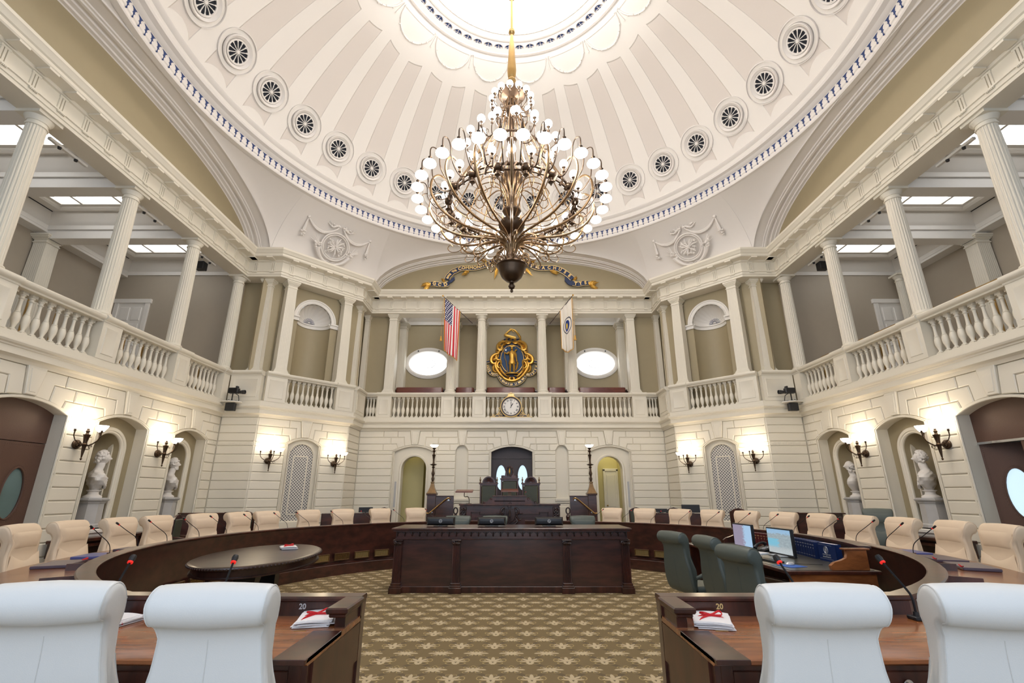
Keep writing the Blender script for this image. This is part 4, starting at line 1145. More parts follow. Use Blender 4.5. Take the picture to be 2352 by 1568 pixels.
# far round-headed passages
def passage(sg, nm, k):
    t = empty('door_%d' % k, (sg * 3.40, R0, 0)); t['kind'] = 'structure'; h = .75
    q = MB(); opening_lining(q, h, 0, .14, .02); holed(q, -h, h, 0, 0, 0, .43, 2.44, 0, .10, .40, seg_top(h))
    prof = [(0, .10), (0, .075), (.02, .065), (.06, .065), (.075, .08), (.09, .10)]
    R = [[(.43 + a, y, z) for a, y in prof] for z in (0, 2.44)] + [[((.43 + a) * math.cos(PI * i / 20), y, 2.44 + (.43 + a) * math.sin(PI * i / 20)) for a, y in prof] for i in range(1, 20)] + [[(-(.43 + a), y, z) for a, y in prof] for z in (2.44, 0)]
    q.rings(R); q.build('door_frame', CREAM, t)
    q = MB(); x0, x1 = -1.0, 1.15
    q.box(x0, x1, 1.75, 1.85, 0, 3.7); q.box(x0 - .1, x0, .35, 1.85, 0, 3.7); q.box(x1, x1 + .1, .35, 1.85, 0, 3.7); q.box(x0 - .1, x1 + .1, .35, 1.85, 3.62, 3.7)
    q.box(x0, .20 if sg < 0 else -.2, .9, 1.8, 0, 3.6) if sg < 0 else q.box(.62, x1, 1.0, 1.8, 0, 3.6)
    q.build('passage_walls', YELLOW, t)
    q = MB(); xx = sg * .60; a, b = sorted((xx - .03, xx + .03)); q.box(a, b, .085, .1, 1.18, 2.02); q.build('side_vent', mat('vent_grey_%d' % k, (.45, .45, .45), .5), t)
    if sg > 0:
        q = MB(); q.box(.12, .56, 1.70, 1.76, 0, 2.45); q.box(.06, .13, 1.66, 1.76, 0, 2.52, .01); q.box(.55, .62, 1.66, 1.76, 0, 2.52, .01); q.box(.06, .62, 1.66, 1.76, 2.44, 2.54, .01)
        for z0, z1 in ((.2, 1.0), (1.15, 2.3)): q.prism([(.18, z0), (.50, z0), (.50, z1), (.18, z1)], 1.70, 1.685, .01)
        q.build('panelled_door', WHITEP, t)
        q = MB(); q.sphere((.17, 1.67, 1.2), .03, 8); q.build('door_handle', BRASS, t)
passage(-1, 'left', 4); passage(1, 'right', 5)
# the two slim blind niches of the far wall
for sg in (-1, 1):
    t = empty('trim_slim_niche', (sg * 1.74, R0, 0)); t['kind'] = 'structure'; q = MB(); h = .215
    q.prism(arc_pts(0, h, ZS, ZC + .0)[::-1] + [(-h, 1.44), (h, 1.44)], .12, .16); q.box(-h - .06, h + .06, -.05, .14, 1.38, 1.47, .01); q.box(-h - .02, h + .02, -.02, .12, 1.32, 1.38)
    q.prism([(-.20, .25), (.20, .25), (.20, 1.28), (-.20, 1.28)], .0, -.03, .012); q.prism([(-.15, .3), (.15, .3), (.15, 1.2), (-.15, 1.2)], -.02, -.045, .01)
    q.build('niche_back', CREAM, t)
# anteroom walls closing off the space behind the three leather doors
mb = MB(); mb.box(-1.6, 1.6, 10.6, 10.7, 0, 3.8); mb.box(-1.7, -1.6, 8.8, 10.7, 0, 3.8); mb.box(1.6, 1.7, 8.8, 10.7, 0, 3.8)
for sg in (-1, 1):
    a, b = sorted((sg * 10.2, sg * 10.3)); mb.box(a, b, -2.4, 2.4, 0, 3.8)
    a, b = sorted((sg * 8.8, sg * 10.3)); mb.box(a, b, 2.4, 2.5, 0, 3.8); mb.box(a, b, -2.5, -2.4, 0, 3.8)
struct(mb.build('wall_anteroom', CREAM))
mb = MB()
for a in (-13.3, 8.76): mb.box(a, a + 4.54, -9.3, 5.8, 3.70, 3.84)
mb.box(-5.6, 5.6, 8.76, 12.4, 3.70, 3.84)
struct(mb.build('ceiling_below_galleries', CREAM))
# chair-rail height dark wood bench along the side walls
for sg, nm in ((-1, 'left'), (1, 'right')):
    for y0, y1, d in ((.95, 1.38, 'beside the leather door'), (1.42, 2.80, 'under the nearer bust'), (2.86, 3.52, 'between the two busts')):
        t = empty('wall_bench', (sg * (R0 - .02), 0, 0)); q = MB()
        X = lambda a, b: (min(-sg * a, -sg * b), max(-sg * a, -sg * b))
        a, b = X(.02, .30); q.box(a, b, y0, y1, .74, .80, .01); q.build('top_shelf', MAH, t)
        q = MB(); a, b = X(.05, .10); q.box(a, b, y0 + .02, y1 - .02, .50, .74); q.build('apron', MAHD, t)
        for yy in (y0 + .05, y1 - .05):
            q = MB(); a, b = X(.20, .27); q.box(a, b, yy - .035, yy + .035, 0, .75, .008); q.build('leg', MAH, t)
        q = MB(); a, b = X(.20, .25); q.box(a, b, y0 + .03, y1 - .03, .64, .69, .006); q.build('rail', MAH, t)
        tag(t, 'dark wooden wall bench on the %s side, %s' % (nm, d), 'bench', 'wall benches')
# --- sconces
def cup(mb, c, r=.088, h=.095):
    mb.lathe([(.018, 0), (.030, .004), (.055, .02), (r * .86, .05), (r, h * .85), (r * 1.06, h), (r * .98, h), (r * .9, h * .8), (.04, .02)], c, 16)
def sconce():
    t = empty('wall_sconce'); q = MB(); q.T = Matrix.Rotation(PI / 2, 4, 'X')
    q.lathe([(.088, 0), (.09, .02), (.075, .03), (.072, .045), (.05, .055), (.045, .08), (.02, .09), (.018, .16)], n=20); q.build('backplate', BRONZE, t)
    q = MB(); q.lathe([(.004, -.30), (.014, -.285), (.02, -.27), (.008, -.255), (.012, -.24), (.026, -.12), (.036, -.02), (.045, .0), (.032, .02), (.035, .06), (.050, .15), (.058, .17), (.062, .185), (.03, .19), (.022, .22), (.035, .25), (.02, .27), (.02, .30)], (0, -.17, 0), 14); q.build('torch', BRONZE, t)
    P = [(0, -.17, .30)]
    for k, (x, y) in enumerate(((-.27, -.17), (.27, -.17), (0, -.44))):
        q = MB(); X = lambda f: x * f; Y = lambda f: -.17 + (y + .17) * f
        q.tube([(X(0), Y(0), -.03), (X(.3), Y(.3), -.02), (X(.6), Y(.6), .02), (X(.85), Y(.85), .07), (X(1), Y(1), .14), (X(1), Y(1), .24)], [.012, .011, .010, .009, .009, .014], 6)
        q.tube([(X(.45) + .03 * math.cos(a) * (1 if x >= 0 else -1), Y(.45), -.045 + .03 * math.sin(a)) for a in [i * .6 for i in range(9)]], .005, 5)
        q.lathe([(.012, .22), (.026, .235), (.014, .25), (.03, .262)], (x, y, 0), 10)
        q.build('arm', BRONZE, t); P.append((x, y, .262))
    for p in P: q = MB(); cup(q, p); q.build('lamp_shade', SHADE, t)
    return t
sc = sconce(); used = False
DG = (CA + CE) / 2, (CB + CF) / 2
SP = []
for sg, nm in ((-1, 'left'), (1, 'right')):
    SP += [((sg * R0, 1.07), (-sg, 0), 'on the %s wall between the leather door and the nearer bust' % nm), ((sg * R0, 3.17), (-sg, 0), 'on the %s wall between the two busts' % nm),
           ((sg * (DG[0] + .97 * dd), DG[1] - .97 * dd), (-sg * dd, -dd), 'on the outer side of the %s lattice grille' % nm), ((sg * (DG[0] - .97 * dd), DG[1] + .97 * dd), (-sg * dd, -dd), 'on the inner side of the %s lattice grille' % nm)]
for (p, n, d) in SP:
    c = clone(sc) if used else sc; used = True
    c.location = (p[0] + n[0] * .005, p[1] + n[1] * .005, 2.52); c.rotation_euler = (0, 0, face(n))
    tag(c, 'bronze four-light wall sconce ' + d, 'wall lamp', 'bronze wall sconces')
    point('sconce_light', (p[0] + n[0] * .22, p[1] + n[1] * .22, 3.0), 11, (1, .80, .54), .12)
# --- rostrum lamp posts
def lamppost(x, y, z, label):
    t = empty('lamp_post', (x, y, z)); q = MB()
    q.box(-.16, .16, -.16, .16, 0, .03, .008); q.rings([[(s1 * w, s2 * w, h) for s1, s2 in ((-1, -1), (1, -1), (1, 1), (-1, 1))] for w, h in ((.14, .03), (.12, .07), (.07, .20), (.045, .32), (.055, .34), (.05, .37))]); q.build('foot', BRONZL, t)
    q = MB(); q.lathe([(.03, .36), (.035, .40), (.05, .46), (.032, .52), (.038, .56), (.055, .62), (.035, .70), (.03, .78), (.05, .81), (.03, .84), (.03, .86), (.10, .885), (.115, .90), (.04, .92), (.028, .95), (.03, 1.05), (.045, 1.16), (.058, 1.20), (.03, 1.22), (.02, 1.27), (.045, 1.30), (.05, 1.33), (.02, 1.36), (.055, 1.40), (.06, 1.42), (.02, 1.44)], n=16); q.build('stem', BRONZE, t)
    q = MB(); cup(q, (0, 0, 1.42), .13, .09); q.build('lamp_shade', SHADE, t); tag(t, label, 'lamp', 'rostrum lamp posts')
    point('lamp_post_light', (x, y, z + 1.62), 7, (1, .86, .66), .1)
# --- wall clock
def clock():
    t = empty('wall_clock', (-.03, R0 - .14, 4.57)); M = Matrix.Rotation(PI / 2, 4, 'X')
    q = MB(); q.T = M; q.lathe([(.001, 0), (.33, 0), (.36, .02), (.36, .06), (.335, .10), (.30, .085), (.298, .06)], n=48); q.build('case', NAVY, t)
    q = MB(); q.T = M; q.lathe([(.335, .085), (.355, .10), (.375, .095), (.385, .06), (.36, .05)], n=48, cap=False)
    for i in range(48): q.sphere((.365 * math.cos(2 * PI * i / 48), .365 * math.sin(2 * PI * i / 48), .095), .014, 6)
    q.lathe([(.295, .07), (.305, .095), (.315, .07)], n=48, cap=False); q.build('gilt_rim', GOLDP, t)
    q = MB(); q.T = M; q.lathe([(.001, .070), (.297, .070)], n=48, cap=False); q.build('dial', mat('dial_white', (.80, .77, .72), .4), t)
    q = MB(); R = ['XII', 'I', 'II', 'III', 'IIII', 'V', 'VI', 'VII', 'VIII', 'IX', 'X', 'XI']
    for k, s in enumerate(R):
        a = -2 * PI * k / 12; T = M @ Matrix.Rotation(a, 4, 'Z') @ Matrix.Translation((0, .235, .072)); put_text(q, s, T, .085, .002, .002)
    for k in range(60):
        a = 2 * PI * k / 60; q.T = M @ Matrix.Rotation(a, 4, 'Z'); q.box(-.0015, .0015, .275, .287, .071, .074); q.T = None
    q.build('numerals', BLACK, t)
    for a, L, w, nm in ((0, .24, .010, 'minute_hand'), (-PI / 6, .16, .016, 'hour_hand')):
        q = MB(); q.T = M @ Matrix.Rotation(a, 4, 'Z'); q.hprism([(-w * .4, -.05), (w * .4, -.05), (w, L * .6), (0, L), (-w, L * .6)], .078, .084); q.build(nm, BLACK, t)
    for sg in (-1, 1):
        q = MB(); P = [(sg * x, .0, z) for x, z in ((.37, -.02), (.44, -.03), (.40, -.10), (.43, -.20), (.50, -.28), (.60, -.32), (.66, -.30), (.63, -.26), (.59, -.285))]
        q.tube(P, .013, 6); q.tube([(sg * .36, 0, -.16), (sg * .47, 0, -.30), (sg * .38, 0, -.33)], .010, 6)
        for x, z in ((.37, -.24), (.42, -.29), (.33, -.29)): q.tube([(sg * (x + .028 * math.cos(a)), -.01, z + .028 * math.sin(a)) for a in [i * .7 for i in range(10)]], .008, 5, True)
        q.build('scroll_bracket', GOLDP, t)
        q = MB(); q.prism([(sg * .28, -.22), (sg * .40, -.10), (sg * .44, -.22), (sg * .60, -.35), (sg * .2, -.35)], .02, 0.005); q.build('bracket_ground', NAVY, t)
    q = MB(); q.box(-.74, .74, -.06, .05, -.375, -.35, .006); q.build('base', GOLDP, t)
    q = MB(); q.rings([[(x, y, z) for x, y in ((-w, -.05), (w, -.05), (w, .04), (-w, .04))] for w, z in ((.12, .36), (.13, .40), (.10, .41), (.10, .43), (.12, .44), (.10, .48), (.03, .50))]); q.sphere((0, 0, .52), .022, 8); q.build('crest', GOLDP, t)
    q = MB(); q.box(-.72, .72, -.05, .06, -.50, -.375); q.build('white_block', WHITEP, t)
    tag(t, 'round wall clock with Roman numerals and gilt scroll brackets on the far balustrade', 'clock')
clock()
# --- flags
def flag(sx, label, m, fringe, kind):
    base = Vector((sx * 1.50, 8.30, 7.78)); tip = Vector((sx * 2.52, 7.72, 8.60))
    if sx > 0: tip = Vector((2.24, 7.72, 8.63)); base = Vector((1.44, 8.30, 7.76))
    t = empty('flag', base); q = MB(); D = tip - base
    q.tube([(0, 0, 0) if False else tuple(-D * .02), tuple(D * .5), tuple(D * 1.0)], .014, 8); q.build('pole', MAHD, t)
    q = MB(); q.sphere(tuple(D * 1.02), .035, 10); q.tube([tuple(D * .25 + Vector((0, 0, 0))), tuple(D * .25 + Vector((0, .16, .12)))], .008, 6); q.build('finial', GOLD, t)
    rd = random.Random(9)
    t0, t1 = (.97, .42) if sx < 0 else (.97, .45); L = 2.02 if sx < 0 else 1.98
    def F(a, b):
        p = D * (t0 + (t1 - t0) * a)
        fold = .06 * math.sin(a * 17 + b * 1.2) * (.25 + .75 * b)
        drop = b * (L + (-.10 * a if sx < 0 else (.14 * math.sin(PI * a) - .48 * a + 0)))
        squeeze = 1 - .12 * b
        q0 = D * ((t0 + t1) / 2); x = q0.x + (p.x - q0.x) * squeeze; y = q0.y + (p.y - q0.y) * .8 * squeeze
        return (x + .03 * math.sin(a * 9 + 1) * b, y + fold, p.z - drop)
    q = MB(); nu, nv = 44, 30; q.grid(F, nu, nv)
    me = q.mesh('cloth', 60); Lr = me.uv_layers.new(name='UVMap')
    for lp in me.loops:
        i = lp.vertex_index; Lr.data[lp.index].uv = ((i % (nu + 1)) / nu, (i // (nu + 1)) / nv)
    me.materials.append(m); o = bpy.data.objects.new('cloth', me); COL.objects.link(o); o.parent = t
    sol = o.modifiers.new('s', 'SOLIDIFY'); sol.thickness = .004
    q = MB(); q.tube([F(0, i / 20) for i in range(21)] + [F(i / 24, 1) for i in range(25)] + [F(1, 1 - i / 20) for i in range(21)], .014, 5); q.build('gold_fringe', fringe, t)
    q = MB(); a = Vector(F(0, 0)); xo = .05 * sx
    q.tube([tuple(a), tuple(a + Vector((xo, 0, -.3))), tuple(a + Vector((xo * 1.3, 0, -1.55)))], .005, 5); q.lathe([(.01, 0), (.03, -.03), (.025, -.05), (.045, -.16), (.05, -.19)], tuple(a + Vector((xo * 1.3, 0, -1.5))), 10); q.build('tassel', fringe, t)
    tag(t, label, 'flag')
FR = mat('gold_fringe', (.62, .33, .06), .6)
def flag_ma():
    m = bpy.data.materials.new('white_emblem_flag'); t = NT(m); c = t.coord('UV'); U, V, Z = t.sep(c)
    def el(cx, cy, rx, ry):
        a = t.m('DIVIDE', t.m('SUBTRACT', U, cx), rx); b = t.m('DIVIDE', t.m('SUBTRACT', V, cy), ry)
        return t.m('SQRT', t.m('ADD', t.m('MULTIPLY', a, a), t.m('MULTIPLY', b, b)))
    d = el(.46, .47, .20, .115); e = el(.46, .475, .08, .065); g = el(.46, .47, .34, .155)
    col = t.mix(t.sm(t.m('ABSOLUTE', t.m('SUBTRACT', g, 1.)), .10, .05), (.76, .71, .63), (.06, .06, .09))
    col = t.mix(t.sm(d, 1.04, .98), col, (.01, .04, .22)); col = t.mix(t.sm(e, 1.04, .96), col, (.75, .52, .06))
    t.put(t.b.inputs['Base Color'], col); t.b.inputs['Roughness'].default_value = .75; return m
flag(-1, 'striped red, white and blue flag with gold fringe hanging from a slanted pole', USF, FR, 0)
flag(1, 'white flag with a blue and yellow emblem and gold fringe on a slanted pole', flag_ma(), FR, 1)
# --- gilded banner in the lunette
def banner():
    YY = 8.33; t = empty('motto_banner', (0, YY, 9.1)); K = .01585
    X = lambda u: (u - 1174.5) * .01583
    # image rows at the lunette plane -> heights
    Z = lambda v: {0: 0}.get(v) or (1.6 + (16.16) * ((1051.5 * .28345 + (824 - v) * .95899) / (1051.5 * .95899 - (824 - v) * .28345)) - 9.1)
    z5 = lambda x, y: (940 + x * .19983, 560 + y * .19983)
    P = lambda x, y: (X(z5(x, y)[0]), Z(z5(x, y)[1]))
    segs = [('GOD', [(190, 470), (250, 468), (300, 478), (350, 480), (405, 462)], 24, .185, None),
            ('SAVE THE', [(385, 418), (400, 380), (430, 348), (465, 325), (500, 308)], 26, .105, None),
            ('COMMONWEALTH', [(495, 312), (560, 292), (650, 285), (740, 280), (830, 258), (900, 236), (970, 196), (1045, 145)], 25, .175, None),
            ('OF', [(1235, 140), (1262, 155), (1290, 172)], 25, .15, None),
            ('MASSACHUSE', [(1275, 165), (1340, 215), (1400, 248), (1470, 278), (1560, 285), (1650, 285), (1740, 300), (1820, 335), (1880, 375), (1915, 410)], 25, .165, None),
            ('TTS', [(1915, 462), (1970, 470), (2040, 462), (2105, 455)], 25, .175, None)]
    def smooth(pts, n=40):
        Q = [Vector(p) for p in pts]; out = []
        for i in range(n + 1):
            s = i / n * (len(Q) - 1); k = min(int(s), len(Q) - 2); f = s - k
            p0, p1, p2, p3 = Q[max(0, k - 1)], Q[k], Q[k + 1], Q[min(len(Q) - 1, k + 2)]
            out.append(.5 * ((2 * p1) + (p2 - p0) * f + (2 * p0 - 5 * p1 + 4 * p2 - p3) * f * f + (3 * p1 - p0 - 3 * p2 + p3) * f ** 3))
        return out
    for txt, pts, w, size, _ in segs:
        C = smooth([P(*p) for p in pts]); hw = w * .00316 + .02; R = []; up = []; dn = []
        for i, p in enumerate(C):
            d = (C[min(i + 1, len(C) - 1)] - C[max(i - 1, 0)]).normalized(); n = Vector((-d.y, d.x)); a, b = p + n * hw, p - n * hw; up.append(a); dn.append(b)
            dep = .06 + .02 * math.sin(i * .3); R.append([(a.x, -.01 - dep, a.y), (b.x, -.01 - dep, b.y), (b.x, .0 - dep + .03, b.y), (a.x, .0 - dep + .03, a.y)])
        q = MB(); q.rings(R); o = q.build('ribbon', NAVY, t)
        q = MB()
        for e in (up, dn): q.tube([(p.x, -.075 - .02 * math.sin(i * .3), p.y) for i, p in enumerate(e)], .010, 5)
        q.build('gilt_edge', GOLDP, o)
        # letters, evenly spaced along the ribbon
        L = [0]
        for a, b in zip(C[:-1], C[1:]): L.append(L[-1] + (b - a).length)
        q = MB(); n = len(txt)
        for i, ch in enumerate(txt):
            if ch == ' ': continue
            s = L[-1] * ((i + .5) / n * .94 + .03); k = max(j for j in range(len(L)) if L[j] <= s); k = min(k, len(C) - 2)
            p = C[k] + (C[k + 1] - C[k]) * ((s - L[k]) / max(1e-6, L[k + 1] - L[k])); d = (C[k + 1] - C[k]).normalized()
            ang = math.atan2(d.y, d.x); M = Matrix.Translation((p.x, -.085 - .02 * math.sin(k * .3), p.y)) @ Matrix.Rotation(-ang, 4, 'Y') @ Matrix.Rotation(PI / 2, 4, 'X')
            put_text(q, ch, M, size, .006, .008)
        q.build('letters', GOLDP, o)
    q = MB()                                     # folded-under tails
    for poly in ([(470, 380), (475, 415), (440, 445), (400, 462), (395, 440), (440, 400)], [(1825, 380), (1820, 430), (1860, 470), (1915, 490), (1925, 440), (1880, 410)]):
        q.prism([P(*p) for p in poly], -.01, -.045)
    q.build('ribbon_fold', NAVY, t)
    rd = random.Random(4)
    for nm, c, ang, L, n in (('left tip', (185, 470), PI, .42, 9), ('left low tip', (175, 480), PI + .75, .42, 8), ('right tip', (2110, 460), 0, .42, 9), ('right low tip', (2120, 470), -.75, .42, 8),
                             ('leaf', (350, 440), 2.2, .2, 6), ('leaf', (640, 325), 3.6, .34, 7), ('leaf', (1650, 310), -.6, .38, 8), ('leaf', (1930, 425), .8, .24, 6), ('quill', (1010, 250), -1.95, .62, 12), ('quill', (1310, 250), -1.05, .58, 12), ('leaf', (1400, 225), .5, .3, 7), ('leaf', (860, 215), 2.6, .3, 7)):
        q = MB(); x, z = P(*c)
        for k in range(n):
            f = k / (n - 1) - .5; a = ang + f * (.9 if nm != 'quill' else .3); l = L * (1 - 1.0 * abs(f)) * rd.uniform(.85, 1.1)
            q.tube([(x + .02 * rd.uniform(-1, 1), -.05, z + .02 * rd.uniform(-1, 1)), (x + l * .5 * math.cos(a), -.085, z + l * .5 * math.sin(a)), (x + l * math.cos(a + .15), -.05, z + l * math.sin(a + .15))], [.02, .034, .006], 6)
        q.build('gilded_leaves', GOLD, t)
    tag(t, 'navy and gold motto ribbon with gilded leaves across the far lunette', 'banner')
banner()
# --- coat of arms on the back wall of the far gallery
def arms():
    YY = 9.90; t = empty('coat_of_arms', (0, YY, 6.82)); kx, kz = .0029, .00304
    P = lambda x, y, d=.06: ((x - 800) * kx, -d, -(y - 617) * kz)
    q = MB(); q.prism([((x - 805) * kx, -(y - 617) * kz) for x, y in [(805 + 160 * math.cos(a), 617 + 195 * math.sin(a)) for a in [2 * PI * i / 40 for i in range(40)]]], .04, -.04); q.build('blue_field', mat('seal_blue', (.02, .065, .16), .6), t)
    q = MB(); q.prism([((x - 800) * kx, -(y - 617) * kz) for x, y in ((640, 430), (720, 370), (880, 370), (970, 430), (1040, 560), (1090, 640), (1010, 830), (930, 920), (800, 940), (670, 920), (600, 830), (510, 650), (560, 560))], .07, .0); q.build('dark_ground', NAVY, t)
    q = MB(); q.tube([P(805 + 160 * math.cos(2 * PI * i / 48), 617 + 195 * math.sin(2 * PI * i / 48), .05) for i in range(48)], .012, 6, True); q.build('gilt_rim', GOLD, t)
    strokes = [([(790, 385), (740, 375), (690, 375), (640, 390), (605, 430), (610, 480), (650, 495), (670, 465), (650, 440), (630, 455)], 18),
               ([(720, 400), (680, 420), (660, 460), (630, 510), (590, 520), (575, 490)], 14), ([(640, 490), (610, 540), (560, 560), (520, 600), (515, 650), (545, 680), (585, 665), (590, 630)], 20),
               ([(600, 540), (580, 590), (600, 630), (640, 640), (650, 680), (640, 720)], 16), ([(590, 650), (570, 700), (590, 760), (640, 830), (700, 880), (760, 905)], 20),
               ([(560, 690), (540, 740), (560, 790), (610, 800)], 14), ([(640, 720), (650, 770), (690, 820), (730, 850), (770, 840)], 14), ([(620, 790), (660, 850), (720, 895), (790, 915), (830, 900), (820, 870), (795, 880)], 16),
               ([(700, 370), (730, 400), (770, 400), (795, 370)], 12), ([(650, 640), (610, 670), (600, 720), (630, 740), (645, 710)], 13), ([(540, 640), (560, 620), (600, 600), (620, 560)], 14)]
    for nm, sg in (('left_scrollwork', 1), ('right_scrollwork', -1)):
        q = MB()
        for pts, w in strokes:
            Q = [(800 + sg * (x - 800) * 1.0, y) for x, y in pts]; n = len(Q)
            S_ = []
            for i in range((n - 1) * 4 + 1):
                s = i / 4; k = min(int(s), n - 2); f = s - k; p = [Vector(Q[max(0, min(n - 1, k + j))]) for j in (-1, 0, 1, 2)]
                S_.append(.5 * ((2 * p[1]) + (p[2] - p[0]) * f + (2 * p[0] - 5 * p[1] + 4 * p[2] - p[3]) * f * f + (3 * p[1] - p[0] - 3 * p[2] + p[3]) * f ** 3))
            m = len(S_); q.tube([P(p.x, p.y, .05 + .03 * math.sin(PI * i / m)) for i, p in enumerate(S_)], [w * .0029 * (.45 + .75 * math.sin(PI * min(1, (i + 1) / m) ** .8)) for i in range(m)], 7)
        rd = random.Random(11)
        for k in range(34):
            a = rd.uniform(.6 * PI, 1.42 * PI); rr_ = rd.uniform(1.12, 1.5); x = 800 + sg * 165 * rr_ * math.cos(a); y = 617 + 200 * rr_ * .98 * math.sin(a) * -1
            b = rd.uniform(0, 2 * PI); q.tube([P(x, y, .05), P(x + 18 * math.cos(b), y + 18 * math.sin(b), .09), P(x + 34 * math.cos(b + .4), y + 34 * math.sin(b + .4), .05)], [.03, .038, .01], 6)
        q.build(nm, GOLD, t)
    # standing figure
    def limb(pts, rad, nm, m=GOLD): q = MB(); q.tube([P(x, y, d) for x, y, d in pts], rad, 8); q.build(nm, m, t)
    q = MB(); R = []
    for y, w, dpt in ((497, 16, .03), (510, 20, .035), (522, 46, .045), (545, 50, .055), (580, 40, .055), (615, 34, .05), (640, 40, .055), (670, 48, .06), (690, 52, .06)):
        R.append([((800 + (w * math.cos(a)) - 797) * kx, -.10 - dpt * math.sin(a), -(y - 617) * kz) for a in [2 * PI * i / 14 for i in range(14)]])
    q.rings(R); q.build('figure_tunic', GOLD, t)
    q = MB(); q.sphere(P(800, 480, .12), .055, 14, 1.2); q.tube([P(800, 485, .175), P(800, 492, .18)], [.008, .012], 5)
    q.tube([P(797, 535, .15), P(825, 560, .16), P(835, 600, .155)], [.012, .012, .012], 5); q.build('figure_head', GOLD, t)
    q = MB()
    for a in (-1.1, -.75, -.4, -.1, .2, .5, .85, 1.15):
        q.tube([P(800, 460, .12), P(800 + 38 * math.sin(a), 460 - 22 * math.cos(a) - 8, .13), P(800 + 56 * math.sin(a), 452 - 22 * math.cos(a) + 18 * abs(a), .12)], [.010, .016, .006], 5)
    q.build('figure_feathers', GOLD, t)
    limb([(758, 530, .12), (735, 552, .14), (715, 548, .15), (702, 535, .16)], [.045, .04, .034, .028], 'figure_arm')
    limb([(842, 530, .12), (858, 570, .12), (862, 620, .12), (868, 660, .12)], [.045, .04, .034, .028], 'figure_arm')
    limb([(782, 680, .12), (778, 730, .13), (778, 780, .12), (772, 800, .12)], [.055, .05, .035, .03], 'figure_leg')
    limb([(822, 680, .12), (828, 730, .13), (826, 780, .12), (834, 800, .12)], [.055, .05, .035, .03], 'figure_leg')
    limb([(688, 515, .15), (698, 560, .16), (702, 610, .16), (722, 660, .16), (728, 720, .16), (742, 800, .16)], .014, 'bow')
    limb([(835, 525, .09), (850, 505, .09), (865, 490, .09)], [.03, .045, .05], 'quiver')
    limb([(862, 610, .06), (880, 680, .06), (870, 740, .06), (850, 775, .06)], [.03, .045, .04, .02], 'cloak')
    q = MB(); q.lathe([(.001, -.02), (.26, -.02), (.28, .015), (.24, .04), (.1, .06), (.001, .06)], P(802, 820, .10), 20, True, .45); q.build('ground_mound', GOLD, t)
    q = MB()
    V = []
    for i in range(10): r_ = (.055 if i % 2 == 0 else .022); a = PI / 2 + 2 * PI * i / 10; V.append((P(715, 492)[0] + r_ * math.cos(a), P(715, 492)[2] + r_ * math.sin(a)))
    q.prism(V, -.05, -.065); q.build('star', SILV, t)
    # crest: wreath, bent arm with a curved sword
    q = MB(); w = MB()
    for k in range(7):
        x = 700 + 30 * k; y = 352 - 10 * math.sin(PI * k / 6); (q if k % 2 else w).tube([P(x - 18, y + 12, .07), P(x, y, .12), P(x + 18, y - 12, .07)], [.02, .036, .02], 7)
    q.build('crest_wreath_gold', GOLD, t); w.build('crest_wreath_blue', NAVY, t)
    limb([(850, 335, .10), (800, 322, .11), (740, 305, .12), (705, 292, .12)], [.075, .07, .062, .05], 'crest_arm'); limb([(700, 298, .12), (725, 265, .12), (760, 232, .12), (788, 214, .12)], [.055, .045, .036, .04], 'crest_forearm')
    limb([(770, 195, .14), (830, 250, .14)], .018, 'sword_hilt')
    limb([(790, 205, .14), (840, 225, .14), (885, 270, .14), (915, 320, .14), (925, 348, .13)], [.022, .034, .046, .046, .02], 'sword_blade')
    # motto ribbons
    def rib(pts, txt, n=30, hw=.075):
        Q = []
        for i in range(n + 1):
            s = i / n * (len(pts) - 1); k = min(int(s), len(pts) - 2); f = s - k; p = [Vector(pts[max(0, min(len(pts) - 1, k + j))]) for j in (-1, 0, 1, 2)]
            v = .5 * ((2 * p[1]) + (p[2] - p[0]) * f + (2 * p[0] - 5 * p[1] + 4 * p[2] - p[3]) * f * f + (3 * p[1] - p[0] - 3 * p[2] + p[3]) * f ** 3); Q.append(Vector((P(v.x, v.y)[0], P(v.x, v.y)[2])))
        up, dn, R = [], [], []
        for i, p in enumerate(Q):
            d = (Q[min(i + 1, n)] - Q[max(i - 1, 0)]).normalized(); nn = Vector((-d.y, d.x)); a, b = p + nn * hw, p - nn * hw; up.append(a); dn.append(b)
            R.append([(a.x, -.04, a.y), (b.x, -.04, b.y), (b.x, 0.03, b.y), (a.x, 0.03, a.y)])
        q = MB(); q.rings(R); o = q.build('motto_ribbon', NAVY, t); q = MB()
        for e in (up, dn): q.tube([(p.x, -.045, p.y) for p in e], .014, 5)
        q.build('gilt_edge', GOLDP, o); q = MB(); m = len(txt)
        for i, ch in enumerate(txt):
            if ch == ' ': continue
            k = min(n - 1, int((i + .5) / m * n)); d = (Q[k + 1] - Q[k]).normalized(); p = Q[k]
            M = Matrix.Translation((p.x, -.05, p.y)) @ Matrix.Rotation(-math.atan2(d.y, d.x), 4, 'Y') @ Matrix.Rotation(PI / 2, 4, 'X'); put_text(q, ch, M, .10, .004, .004)
        q.build('letters', GOLDP, o)
    rib([(625, 840), (660, 900), (720, 945), (800, 962), (880, 945), (945, 900), (980, 840)], 'PLACIDAM SUB LIBERTATE')
    rib([(455, 700), (475, 760), (510, 810), (560, 830), (605, 820)], 'ENSE PETIT', 20, .06); rib([(1000, 820), (1045, 830), (1095, 810), (1130, 760), (1145, 700)], 'QUIETEM', 20, .06)
    rib([(450, 655), (480, 650), (515, 630)], '', 8, .05); rib([(1080, 630), (1115, 650), (1150, 655)], '', 8, .05)
    tag(t, 'gilded coat of arms with standing figure on a blue oval shield', 'coat of arms')
arms()
